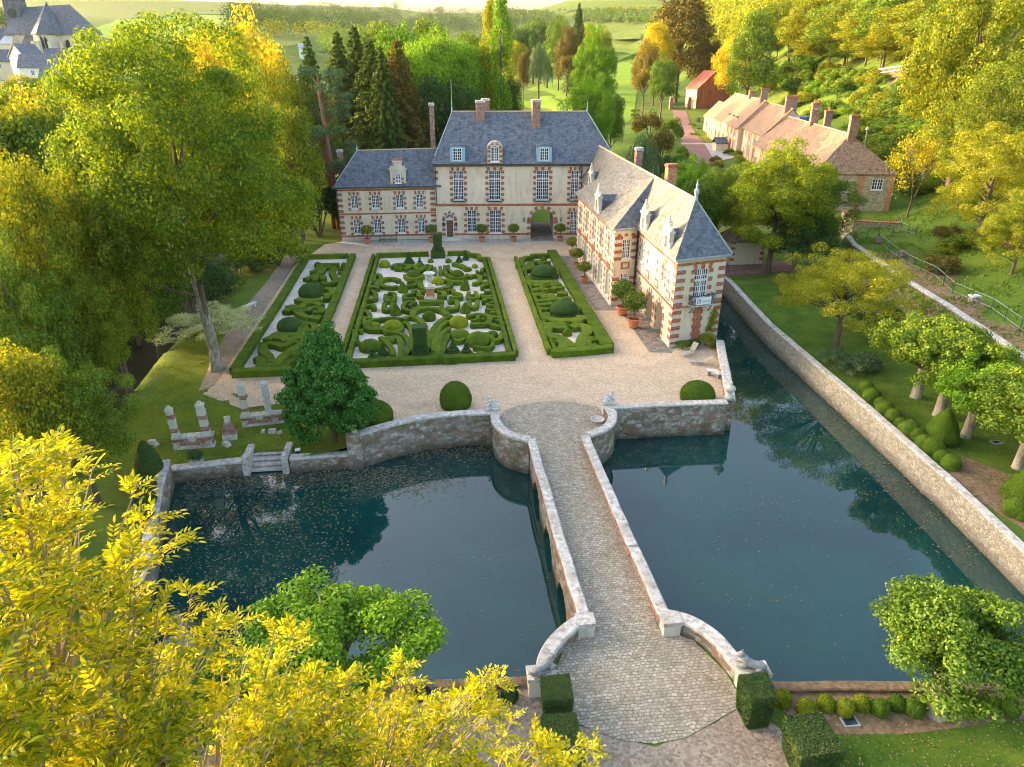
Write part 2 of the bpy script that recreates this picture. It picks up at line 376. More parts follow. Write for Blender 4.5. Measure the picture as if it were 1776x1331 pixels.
M['scrub_soil'] = m_gravel('leafy_soil', (.13, .085, .05), (.22, .15, .09), (.30, .22, .13), .7, 6.)
def m_water():
    t = NT('moat_water'); a = t.noise(.10, 4, .6, dist=.6); b = t.noise(1.8, 5, .75)
    col = t.ramp(a, [(.35, (.003, .031, .033)), (.52, (.004, .047, .046)), (.68, (.008, .056, .041))])
    col = t.mix(t.ramp(b, [(.52, 0.), (.75, .5)]), col, (.016, .040, .020))
    bm = t.bump(t.noise(.8, 2, .5), .02, .05)
    return t.bsdf(col, .02, bm, .5, IOR=1.68)
M['water'] = m_water()
M['ditch'] = simple('dark_ditch_water', (.02, .022, .014), .5, .5, .5, spec=.12)
# greenery
M['hedge'] = hedgemat('box_hedge_leaf', (.040, .080, .006), (.095, .165, .010), (.165, .25, .016))
M['hedge_dark'] = hedgemat('yew_leaf', (.026, .062, .014), (.052, .108, .026), (.088, .155, .040))
M['hedge_yel'] = hedgemat('golden_box_leaf', (.13, .17, .008), (.24, .30, .012), (.36, .40, .02))
G_MID = [(.03, .075, .010), (.065, .135, .016), (.11, .20, .024), (.18, .27, .035)]
G_DARK = [(.014, .042, .012), (.030, .075, .020), (.055, .115, .028), (.09, .16, .038)]
G_YEL = [(.085, .115, .010), (.17, .20, .014), (.29, .31, .02), (.42, .40, .03)]
G_GOLD = [(.13, .13, .010), (.27, .26, .014), (.44, .39, .02), (.62, .50, .03)]
G_LIME = [(.05, .13, .010), (.10, .22, .014), (.18, .33, .022), (.30, .45, .03)]
G_BRN = [(.05, .050, .018), (.10, .092, .024), (.17, .14, .03), (.26, .21, .04)]
G_BLUE = [(.030, .070, .030), (.060, .115, .050), (.10, .17, .075), (.15, .23, .10)]
G_PALE = [(.22, .27, .12), (.38, .44, .22), (.55, .60, .36), (.70, .72, .50)]
for k, st, tr in (('mid', G_MID, .3), ('dark', G_DARK, .2), ('yel', G_YEL, .42), ('gold', G_GOLD, .42), ('lime', G_LIME, .35), ('brn', G_BRN, .3), ('blue', G_BLUE, .2), ('pale', G_PALE, .3)):
    M['L_'+k] = leafmat('leaf_'+k, st, tr)
M['L_ash'] = leafmat('golden_ash_leaflet', [(.13, .20, .012), (.35, .37, .010), (.56, .49, .008), (.70, .58, .02)], .4, 1.15, 1.5, .35)
M['L_cit'] = leafmat('citrus_leaf', [(.03, .075, .012), (.06, .13, .018), (.11, .20, .022), (.42, .36, .02)], .15, 1., 3.)
M['pad'] = leafmat('floating_leaf', [(.16, .09, .05), (.26, .17, .08), (.38, .28, .16), (.24, .22, .08)], .05, 1., 3.)
M['weed'] = leafmat('pond_weed_leaf', [(.05, .055, .03), (.10, .095, .045), (.17, .14, .08), (.24, .18, .12)], .05, 1., 3.)
# ------------------------------------------------ terrain
XW = [(18, 39.4), (45.3, 43.9), (57.3, 46), (66.4, 47.2), (79.5, 49.7), (86, 52), (95, 59), (104, 73), (115, 77), (228, 102), (320, 122), (700, 190), (1400, 330)]
WZ = 4.0
def hills(X, Y):
    r = math.hypot(X, Y); z = 0.
    z += 22*sst(500, 950, r)*sst(-.05, -.42, X/(r+1))                      # plateau left
    z += 74*sst(1500, 2500, Y)                                              # far ridge
    return z
def hz(X, Y):
    d = max(0., Y-125); c = .022*d+1.15e-5*d*d if d < 1500 else .022*1500+1.15e-5*1500**2
    z = c
    if X < -30 and Y > 100: z = max(z, 14*sst(120, 290, Y)*sst(-40, -110, X)+(c if Y > 600 else c*.5))
    if X > 38:
        lo = 3.*sst(40, 55, X)*sst(84, 100, Y)+.016*max(0, Y-105)
        xw = interp(XW, Y)
        if X > xw+.15:
            up = max(lo, WZ if Y < 90 else lo+.4)
            if Y < 60: up = WZ-.0*Y
            e = X-xw; k = sst(92, 118, Y)
            z = up+(1-k)*(min(e, 7)*.06+max(0, e-7)*.40)+k*max(0, e-1)*.66
            z = min(z, up+60+.1*e)*.5+.5*(up+62*(1-math.exp(-max(0, z-up)/62)))
        else: z = max(z, lo)
    if Y < 60 and X < -6.2:                                                  # lower lawn by the ruins
        z = -.95*sst(54.5, 49, Y)*sst(-5.9, -7.8, X)
    if X < -24 and X > -34 and Y > 30: z -= 2.6*sst(-25.3, -27, X)*sst(-33.5, -31.5, X)
    if r_out(X, Y): z += hills(X, Y)
    return z
def r_out(X, Y): return Y > 400 or math.hypot(X, Y) > 400
MOAT = [(-18.6, 43.9), (-13.95, 44.3), (-13.95, 45.6), (-11.2, 45.6), (-11.2, 44.3), (-6.5, 44.45), (-3.1, 46.1), (-.1, 46.8), (3.7, 46.9), (3.75, 44.6), (4.3, 43.3), (5.5, 42.3), (9.9, 42.5), (11.1, 43.5), (12., 45.),
        (12.1, 46.6), (21.75, 46.5), (25.75, 59), (26.15, 61), (26.3, 108), (34.6, 108), (34.5, 79.2), (32.7, 64.3), (32.3, 48.2), (31.75, 35.4), (31.2, 28.2), (30.6, 19.4), (13.2, 21.2), (12.2, 21.7),
        (11.4, 23.5), (9.9, 24.6), (5.9, 25.1), (4.6, 23.8), (3.7, 22.5), (-7.3, 23.1), (-15.2, 23.5), (-16.3, 32.4), (-17.4, 37), (-18.3, 41.2)]
def inside(p, poly):
    x, y = p; c = False; n = len(poly); j = n-1
    for i in range(n):
        a, b = poly[i], poly[j]
        if (a[1] > y) != (b[1] > y) and x < (b[0]-a[0])*(y-a[1])/(b[1]-a[1])+a[0]: c = not c
        j = i
    return c
def make_ground():
    V = []; E = []
    def chain(pts, closed=False):
        b = len(V); V.extend(Vector(p) for p in pts); n = len(pts)
        E.extend((b+i, b+i+1) for i in range(n-1))
        if closed: E.append((b+n-1, b))
    chain(MOAT, True)
    ys = [20+2.5*i for i in range(27)]
    chain([(interp(XW, y)+.02, y) for y in ys]); chain([(interp(XW, y)+.3, y) for y in ys])
    r = random.Random(3)
    def grid(x0, x1, y0, y1, s, skip=None):
        y = y0
        while y < y1:
            x = x0
            while x < x1:
                p = (x+r.uniform(-.3, .3)*s, y+r.uniform(-.3, .3)*s)
                if not (skip and skip[0] < x < skip[1] and skip[2] < y < skip[3]):
                    xw = interp(XW, p[1])
                    if not (20 < p[1] < 90 and abs(p[0]-xw) < .6) and not (-20 < p[0] < 36 and 18 < p[1] < 110 and (inside(p, MOAT))): V.append(Vector(p))
                x += s
            y += s
    grid(-45, 90, -10, 130, 1.5); grid(-180, 220, -50, 340, 6, (-45, 90, -10, 130)); grid(-700, 700, -200, 1100, 25, (-180, 220, -50, 340)); grid(-3000, 3000, -400, 3400, 110, (-700, 700, -200, 1100))
    vs, es, fs, *_ = delaunay_2d_cdt(V, E, [], 0, 1e-4)
    keep = []
    for f in fs:
        c = (sum(vs[i].x for i in f)/3, sum(vs[i].y for i in f)/3)
        if -20 < c[0] < 36 and 18 < c[1] < 110 and inside(c, MOAT): continue
        keep.append(list(f))
    me = bpy.data.meshes.new('ground'); me.from_pydata([(v.x, v.y, hz(v.x, v.y)) for v in vs], [], keep)
    me.polygons.foreach_set('use_smooth', [True]*len(keep)); me.update(); me.materials.append(M['ground'])
    o = link('ground', me); tag(o, kind='structure'); return o
make_ground()
def sheet(name, pts, mat, z=.004, kind='structure', drape=False, step=1.5):
    """a thin sheet laid on the ground, optionally following its relief"""
    if not drape:
        b = MB(); b.prism([(p[0], p[1]) for p in pts], z-.003, z); o = b.build(name, mat)
    else:
        V = [Vector(p) for p in pts]; n = len(V); E = [(i, (i+1) % n) for i in range(n)]
        x0, x1 = min(p[0] for p in pts), max(p[0] for p in pts); y0, y1 = min(p[1] for p in pts), max(p[1] for p in pts)
        y = y0
        while y < y1:
            x = x0
            while x < x1:
                if inside((x, y), pts): V.append(Vector((x, y)))
                x += step
            y += step
        vs, es, fs, *_ = delaunay_2d_cdt(V, E, [], 0, 1e-4)
        keep = [list(f) for f in fs if inside((sum(vs[i].x for i in f)/3, sum(vs[i].y for i in f)/3), pts)]
        me = bpy.data.meshes.new(name); me.from_pydata([(v.x, v.y, hz(v.x, v.y)+z) for v in vs], [], keep); me.update(); me.materials.append(mat); o = link(name, me)
    return tag(o, kind=kind)
# water
b = MB(); b.poly([(-40, 10, -1.9), (36, 10, -1.9), (36, 112, -1.9), (-24.5, 112, -1.9), (-24.5, 50, -1.9), (-40, 50, -1.9)]); 
b = MB(); b.poly([(-19.5, 18, -1.9), (36, 18, -1.9), (36, 110, -1.9), (-19.5, 110, -1.9)])
tag(b.build('moat_water', M['water']), kind='structure')
b = MB(); b.poly([(-34, 30, -1.75), (-24.6, 30, -1.75), (-24.6, 118, -1.75), (-34, 118, -1.75)])
tag(b.build('ditch_water', M['ditch']), kind='structure')
# courtyard, paths
sheet('courtyard_gravel', [(-5.8, 47.6), (-3, 46.9), (3.8, 47.3), (12, 47.2), (21.6, 47), (25.6, 59.3), (25.6, 62), (21, 64), (21, 104), (-13.5, 104.4), (-16, 103), (-18.6, 92), (-18.8, 56.2), (-19.4, 53.9), (-16, 51.8), (-12.2, 52.3), (-7, 55.5)], M['gravel'], .016, drape=True)
sheet('garden_path', [(-18.6, 55.8), (-18.8, 98), (-20.6, 98), (-20.6, 84), (-21.2, 73), (-21.9, 71.5), (-21.2, 70.2), (-20.6, 62), (-19.9, 54.6), (-19.2, 52.4)], M['gravel_dark'], .010, drape=True)
sheet('house_apron', [(-13.9, 101.4), (14, 99.9), (21., 99.4), (21., 103), (-13.9, 104.6)], M['pavelight'], .024)
sheet('wing_apron', [(16.4, 70.6), (18.9, 70.3), (19.4, 71.9), (21.3, 72.4), (21.2, 93), (15.8, 93)], M['pave'], .024)
sheet('tower_apron', [(18.9, 58.6), (20.9, 58.2), (21.9, 60), (21.9, 72.2), (19.0, 69.6)], M['pave'], .028)
cob = [g(875, 712), g(905, 703), g(935, 698), g(965, 696), g(1000, 699), g(1035, 706)]
cob2 = [(12.1, 46.9), (12, 44.9), (11.2, 43.4), (9.8, 42.3), (9.7, 25), (11.1, 24), (11.9, 22), (12.0, 20.3), g(1235, 1255), g(1190, 1280), g(1135, 1291), g(1080, 1285), g(1030, 1268), g(1000, 1255), (4.3, 21), (4.2, 22.5), (4.9, 24), (5.9, 25.2), (5.9, 42.2), (4.6, 43.1), (4.0, 44.6), (3.95, 47)]
sheet('cobbled_causeway', cob+cob2, M['setts'], .032)
sheet('approach_gravel', [g(925, 1200), g(1000, 1258), g(1135, 1296), g(1240, 1255), g(1290, 1215), (13.0, 19.0), (13, 12), (2, 8), (1.5, 21)], M['gravel_dark'], .008)
sheet('lawn', [(-24.8, 52), (-24.8, 44), (-18.9, 44.1), (-14.1, 44.7), (-14.1, 45.9), (-11, 45.9), (-11, 44.7), (-6.6, 44.8), (-6.0, 46.2), (-6.2, 52), (-7.2, 55), (-12.4, 52), (-16, 51.4), (-19.4, 53.6), (-19.9, 54.6), (-20.6, 62), (-21.2, 70.2), (-24.9, 71)], M['lawn'], .006, drape=True)
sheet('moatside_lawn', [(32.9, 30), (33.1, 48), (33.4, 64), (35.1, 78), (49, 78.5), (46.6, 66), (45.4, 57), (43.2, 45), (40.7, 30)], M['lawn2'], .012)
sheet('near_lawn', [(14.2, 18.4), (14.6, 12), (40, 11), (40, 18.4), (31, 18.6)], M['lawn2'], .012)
sheet('soil_strip', [(13.1, 20.9), (14, 18.6), (18, 18.2), (31, 18.6), (30.6, 19.2)], M['scrub_soil'], .02)
sheet('soil_bed', [(32.4, 33), (32.6, 37), (35, 38.3), (37, 35), (38, 31), (33, 30)], M['scrub_soil'], .024)
sheet('leafy_bank', [(interp(XW, y)+.35, y) for y in range(24, 80, 3)]+[(interp(XW, y)+3.4+1.3*math.sin(y*.8)+1.1*math.sin(y*.31), y) for y in range(77, 22, -1)], M['scrub_soil'], .03, drape=True)
sheet('near_bank_soil', [(-15, 23), (-7.3, 22.8), (3.2, 22.2), (2.6, 18), (0, 10), (-20, 8), (-22, 22)], M['gravel_dark'], .014)
# ------------------------------------------------ walls round the moat
def stone_wall(pts, z0, z1, th, label, name='retaining_wall', mat='wall_stone', cap=.16, over=.06, cat='wall', capmat='coping', body_split=None, zs=None):
    r = thing(name, label, cat, (pts[0][0], pts[0][1], z0))
    b = MB(); h = th/2
    P = [(p[0], p[1], (zs[i] if zs else 0)) for i, p in enumerate(pts)]
    if zs:   # sloping top
        rings = []
        b2 = MB()
        b.ribbon([(p[0], p[1], p[2]) for p in P], [(-h, z0), (h, z0), (h, z1-cap), (-h, z1-cap)])
        b2.ribbon(P, [(-h-over, z1-cap), (h+over, z1-cap), (h+over, z1-.03), (h, z1), (-h, z1), (-h-over, z1-.03)])
    else:
        b2 = MB(); b.ribbon(pts, [(-h, z0), (h, z0), (h, z1-cap), (-h, z1-cap)])
        b2.ribbon(pts, [(-h-over, z1-cap), (h+over, z1-cap), (h+over, z1-.04), (h-.04, z1), (-h+.04, z1), (-h-over, z1-.04)])
    b.build('masonry', M[mat], r); b2.build('coping', M[capmat], r)
    return r
def dens(pts, s=1.2, jit=.03):
    out = []
    for a, b in zip(pts, pts[1:]):
        n = max(1, int(math.dist(a[:2], b[:2])/s))
        for i in range(n): out.append((a[0]+(b[0]-a[0])*i/n+random.uniform(-jit, jit), a[1]+(b[1]-a[1])*i/n+random.uniform(-jit, jit)))
    out.append(pts[-1][:2]); return out
W = stone_wall
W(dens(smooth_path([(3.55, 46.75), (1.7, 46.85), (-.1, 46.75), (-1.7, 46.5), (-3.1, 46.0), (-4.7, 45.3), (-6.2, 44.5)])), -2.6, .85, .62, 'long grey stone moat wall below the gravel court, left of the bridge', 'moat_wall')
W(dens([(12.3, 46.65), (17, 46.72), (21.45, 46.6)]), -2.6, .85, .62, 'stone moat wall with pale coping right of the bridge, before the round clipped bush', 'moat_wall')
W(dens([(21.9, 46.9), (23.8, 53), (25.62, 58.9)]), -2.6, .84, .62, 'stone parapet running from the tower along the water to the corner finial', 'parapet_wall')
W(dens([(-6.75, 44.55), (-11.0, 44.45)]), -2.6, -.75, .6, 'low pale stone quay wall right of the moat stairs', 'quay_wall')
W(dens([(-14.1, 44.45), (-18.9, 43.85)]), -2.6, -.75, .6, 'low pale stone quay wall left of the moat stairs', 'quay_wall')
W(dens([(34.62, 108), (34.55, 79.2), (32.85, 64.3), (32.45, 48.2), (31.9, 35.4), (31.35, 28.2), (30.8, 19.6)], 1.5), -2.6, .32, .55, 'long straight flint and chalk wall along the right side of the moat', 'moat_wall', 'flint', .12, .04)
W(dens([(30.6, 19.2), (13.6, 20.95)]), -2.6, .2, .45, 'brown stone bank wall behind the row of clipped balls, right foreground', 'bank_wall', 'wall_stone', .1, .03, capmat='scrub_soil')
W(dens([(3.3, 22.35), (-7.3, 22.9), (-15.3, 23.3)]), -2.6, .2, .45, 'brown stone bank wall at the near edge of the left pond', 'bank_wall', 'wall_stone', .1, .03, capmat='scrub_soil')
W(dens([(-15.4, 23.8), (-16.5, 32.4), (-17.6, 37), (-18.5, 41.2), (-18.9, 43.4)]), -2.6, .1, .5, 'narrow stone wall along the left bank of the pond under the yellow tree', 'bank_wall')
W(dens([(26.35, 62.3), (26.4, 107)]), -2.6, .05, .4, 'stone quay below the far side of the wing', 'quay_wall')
W(dens([(interp(XW, y)+.15, y) for y in (21, 30, 45.3, 57.3, 66.4, 79.5, 84)], 2., .05), -.3, WZ+.12, .55, 'long chalky retaining wall with stone top climbing the right hillside', 'retaining_wall', 'chalk', .16, .08)
# stairs to the water
r = thing('moat_stairs', 'pale stone steps going down into the left pond between two quay walls', 'stairs', (-12.5, 45.2, -2))
b = MB()
for i in range(5): b.box(-13.78, 44.02+.36*i, -2.07+.24*i, -11.42, 44.5+.36*i, -1.95+.24*i); b.box(-13.7, 44.2+.36*i, -2.6, -11.5, 44.5+.36*i, -2.075+.24*i)
b.build('steps', M['coping'], r)
for x in (-14.0, -11.3):
    b = MB(); b.box(x-.22, 44.0, -2.6, x+.22, 46.3, -.62); b.lathe(x, 44.3, [(.2, -.62), (.24, -.5), (.15, -.36), (.02, -.32)], 10); b.build('side_wall', M['coping'], r)
# bridge
r = thing('stone_bridge', 'cobbled stone bridge with lichened parapets crossing the moat to the court', 'bridge', (7.9, 34, -1.9))
b = MB()
for x, s in ((5.72, 1), (10.08, -1)):
    b.M = frame(x, 42.4, -pi/2) if s > 0 else frame(x, 25.1, pi/2)
    # pierced side wall facing the water
    L = 17.3; z0, z1 = -2.6, -.02; arcs = [(2.2, 5.2), (7.1, 10.2), (12.1, 15.1)]
    xs = 0.
    for a0, a1 in arcs:
        b.poly([(xs, 0, z0), (a0, 0, z0), (a0, 0, z1), (xs, 0, z1)]); n = 8; cx = (a0+a1)/2; rr = (a1-a0)/2; zs = -2.0
        pr = [(cx-rr*math.cos(pi*i/n), zs+1.35*math.sin(pi*i/n)) for i in range(n+1)]
        for (p, q), (u, w) in zip(pr, pr[1:]):
            b.poly([(p, 0, q), (u, 0, w), (u, 0, z1), (p, 0, z1)]); b.poly([(p, 0, q), (p, 2.15, q), (u, 2.15, w), (u, 0, w)])
        b.poly([(a0, 0, z0), (a0, 2.15, z0), (a0, 2.15, zs), (a0, 0, zs)]); b.poly([(a1, 0, z0), (a1, 0, zs), (a1, 2.15, zs), (a1, 2.15, z0)])
        xs = a1
    b.poly([(xs, 0, z0), (L, 0, z0), (L, 0, z1), (xs, 0, z1)])
b.M = None; b.poly([(5.72, 25.1, -.02), (10.08, 25.1, -.02), (10.08, 42.4, -.02), (5.72, 42.4, -.02)]); b.poly([(5.72, 25.1, -2.6), (10.08, 25.1, -2.6), (10.08, 25.1, -.02), (5.72, 25.1, -.02)])
b.poly([(5.72, 42.4, -2.6), (10.08, 42.4, -2.6), (10.08, 42.4, -.02), (5.72, 42.4, -.02)])
b.build('side_wall', M['wall_stone'], r)
def parapet(pts, z0=-.02, z1=.86, th=.48, mat='brick_old'):
    b = MB(); h = th/2; b.ribbon(pts, [(-h+.05, z0), (h-.05, z0), (h-.05, z1-.2), (-h+.05, z1-.2)]); w = b.build('parapet', M[mat], r)
    c = MB(); c.ribbon(pts, [(-h-.05, z1-.2), (h+.05, z1-.2), (h+.05, z1-.05), (h-.02, z1), (-h+.02, z1), (-h-.05, z1-.05)]); c.build('coping', M['coping'], w)
parapet(dens([(5.82, 42.35), (5.9, 36), (6.0, 30), (6.12, 25.3)], 1.1, .035)); parapet(dens([(9.62, 42.45), (9.68, 36), (9.78, 30.2)], 1.1, .03)); parapet(dens([(9.82, 30.2), (9.95, 25.0)], 1.1, .02), z1=.80)
def scoop(pts, z1=.86):
    b = MB(); q = smooth_path(pts, 5); b.ribbon(q, [(-.24, -2.6), (.24, -2.6), (.2, z1-.2), (-.2, z1-.2)]); w = b.build('parapet', M['wall_stone'], r)
    c = MB(); c.ribbon(q, [(-.34, z1-.2), (.34, z1-.2), (.34, z1-.05), (.28, z1), (-.28, z1), (-.34, z1-.05)]); c.build('coping', M['coping'], w)
scoop([(3.72, 47.0), (3.62, 45.6), (3.85, 44.3), (4.5, 43.2), (5.75, 42.4)]); scoop([(12.15, 47.0), (12.3, 45.6), (11.9, 44.3), (11.1, 43.3), (9.75, 42.55)])
scoop([(6.05, 25.2), (5.1, 24.5), (4.35, 23.7), (3.85, 22.8), (3.7, 21.9)]); scoop([(10.05, 25.0), (11.0, 24.5), (11.75, 23.5), (12.1, 22.3), (12.35, 21.2)])
for x0, y0, x1, y1 in ((5.75, 24.7, 6.5, 25.35), (9.75, 24.35, 10.55, 25.0)):
    b = MB(); b.box(x0, y0, -.02, x1, y1, .66); w = b.build('pier', M['stone'], r); c = MB(); c.box(x0-.06, y0-.06, .66, x1+.06, y1+.06, .9); c.build('coping', M['coping'], w)
for x0, y0, x1, y1 in ((2.95, 21.5, 4.2, 22.3), (11.95, 20.7, 13.3, 21.5)):
    b = MB(); b.box(x0+.07, y0+.07, -.3, x1-.07, y1-.07, .95); w = b.build('end_pier', M['stone'], r); c = MB(); c.box(x0, y0, .95, x1, y1, 1.13); c.build('coping', M['coping'], w)
for x, y in ((3.55, 47.2), (12.35, 47.2)):
    b = MB(); b.box(x-.45, y-.4, -2.5, x+.45, y+.4, .9); w = b.build('end_pier', M['stone'], r); c = MB(); c.box(x-.52, y-.47, .9, x+.52, y+.47, 1.05); c.build('coping', M['coping'], w)
# statues lying on the piers
def beast(x, y, z, rz, label, mat, cat='statue', s=1.):
    """reclining carved lion: haunch, body, raised head, paws"""
    b = MB(); b.M = frame(x, y, rz, z)
    b.box(-.55*s, -.24*s, 0, .6*s, .24*s, .07*s)
    b.tube([(-.5*s, 0, .2*s), (-.3*s, 0, .27*s), (0, 0, .24*s), (.25*s, 0, .3*s), (.4*s, 0, .46*s), (.52*s, 0, .6*s)], [.1*s, .21*s, .18*s, .2*s, .17*s, .13*s], 10)
    b.tube([(.45*s, 0, .62*s), (.58*s, 0, .64*s), (.72*s, 0, .58*s), (.78*s, 0, .54*s)], [.12*s, .15*s, .1*s, .05*s], 9)
    for e in (-1, 1):
        b.tube([(.28*s, .15*s*e, .2*s), (.5*s, .17*s*e, .1*s), (.72*s, .16*s*e, .1*s)], [.1*s, .07*s, .06*s], 6)
        b.tube([(-.35*s, .16*s*e, .22*s), (-.12*s, .24*s*e, .14*s), (-.3*s, .26*s*e, .1*s)], [.13*s, .09*s, .05*s], 6)
        b.tube([(.55*s, .09*s*e, .74*s), (.53*s, .11*s*e, .83*s)], [.05*s, .02*s], 5)
    b.tube([(-.5*s, .05, .15*s), (-.66*s, .16*s, .1*s), (-.55*s, .3*s, .1*s)], [.05*s, .04*s, .03*s], 5)
    o = b.build('statue', mat, None, (x, y, z), True); return tag(o, label, cat)
def sphinx(x, y, z, rz, label, mat):
    """white seated sphinx bust at the courtyard end of the bridge"""
    b = MB(); b.M = frame(x, y, rz, z) @ Matrix.Scale(.78, 4)
    b.box(-.55, -.26, 0, .55, .26, .08)
    b.tube([(-.45, 0, .2), (-.2, 0, .3), (.12, 0, .36), (.25, 0, .58), (.3, 0, .72)], [.12, .24, .22, .19, .09], 9)
    b.lathe(.32, 0, [(.04, .68), (.13, .74), (.17, .85), (.13, .98), (.04, 1.03)], 10)
    for e in (-1, 1):
        b.tube([(.15, .16*e, .32), (.35, .17*e, .12), (.58, .17*e, .12)], [.12, .08, .07], 6); b.tube([(-.3, .17*e, .25), (-.05, .26*e, .14)], [.15, .09], 6)
        b.tube([(.1, .13*e, .5), (-.25, .2*e, .62), (-.45, .18*e, .55)], [.1, .08, .03], 5)
    o = b.build('statue', mat, None, (x, y, z), True); return tag(o, label, 'statue')
sphinx(3.5, 47.2, 1.05, pi*.9, 'white carved beast on the pier at the left end of the bridge, court side', M['statue'])
sphinx(12.4, 47.2, 1.05, pi*.15, 'white carved beast on the pier at the right end of the bridge, court side', M['statue'])
beast(12.6, 21.1, 1.13, 2.7, 'grey reclining lion on the right foreground pier beside the block of yew', M['statue_grey'])
beast(3.6, 21.9, 1.13, .5, 'grey reclining lion on the left foreground pier behind the block of yew', M['statue_grey'], s=.9)
# corner finial
def finial(x, y, z, label, s=1.):
    b = MB(); b.lathe(x, y, [(.36*s, z), (.36*s, z+.25*s), (.26*s, z+.35*s), (.2*s, z+.5*s), (.3*s, z+.65*s), (.44*s, z+.85*s), (.36*s, z+1.02*s), (.14*s, z+1.12*s), (.12*s, z+1.2*s), (.17*s, z+1.3*s), (.12*s, z+1.42*s), (.02*s, z+1.5*s)], 14)
    return tag(b.build('stone_finial', M['stone'], None, (x, y, z), True), label, 'finial')
finial(21.75, 46.95, .84, 'stone urn shaped finial on the corner of the terrace wall above the water', 1.)
b = MB(); b.box(-6.95, 44.05, -2.6, -5.95, 45.3, .86); tag(b.build('wall_pier', M['wall_stone'], None, (-6.45, 44.7, -2.6)), 'square end pier where the tall court wall steps down to the low quay', 'pier')
finial(-6.4, 44.6, .86, 'broken stone stump on the left end of the court moat wall beside the holly tree', .55)
# stone basin by bridge
b = MB(); b.lathe(11.3, 45.9, [(.5, .03), (.55, .22), (.48, .25), (.4, .12), (.02, .1)], 14); tag(b.build('stone_basin', M['coping'], None, (11.3, 45.9, .03)), 'small round stone basin in the cobbles by the right bridge scoop', 'basin')
# ------------------------------------------------ architecture helpers
def wall_face(b, L, z0, z1, holes, rev=.28, x0=0., m=0):
    """wall face at local y=0 with openings (xa, xb, za, zb, arched)"""
    xs = sorted({x0, L, *[h[0] for h in holes], *[h[1] for h in holes]}); zs = sorted({z0, z1, *[h[2] for h in holes], *[h[3] for h in holes]})
    for xa, xb in zip(xs, xs[1:]):
        for za, zb in zip(zs, zs[1:]):
            if xb-xa < 1e-5 or zb-za < 1e-5: continue
            cx, cz = (xa+xb)/2, (za+zb)/2
            if any(h[0] < cx < h[1] and h[2] < cz < h[3] for h in holes): continue
            b.poly([(xa, 0, za), (xb, 0, za), (xb, 0, zb), (xa, 0, zb)], m)
    for h in holes:
        xa, xb, za, zb = h[:4]; rv = h[5] if len(h) > 5 else rev
        if len(h) > 4 and h[4]:
            rr = (xb-xa)/2; rise = h[4] if h[4] > 0.01 and h[4] != True else rr; zs_ = zb-rise; n = 10; cx = (xa+xb)/2
            pr = [(cx-rr*math.cos(pi*i/n), zs_+rise*math.sin(pi*i/n)) for i in range(n+1)]
            for (p, q), (u, w) in zip(pr, pr[1:]):
                b.poly([(p, 0, q), (u, 0, w), (u, 0, zb), (p, 0, zb)], m) if max(q, w) < zb-1e-4 or True else None
                b.poly([(p, 0, q), (p, rv, q), (u, rv, w), (u, 0, w)], m)
        else:
            zs_ = zb; b.poly([(xa, 0, zb), (xa, rv, zb), (xb, rv, zb), (xb, 0, zb)], m)
        b.poly([(xa, 0, za), (xa, rv, za), (xa, rv, zs_), (xa, 0, zs_)], m); b.poly([(xb, 0, za), (xb, 0, zs_), (xb, rv, zs_), (xb, rv, za)], m)
        b.poly([(xa, 0, za), (xb, 0, za), (xb, rv, za), (xa, rv, za)], m)
_wc = {}
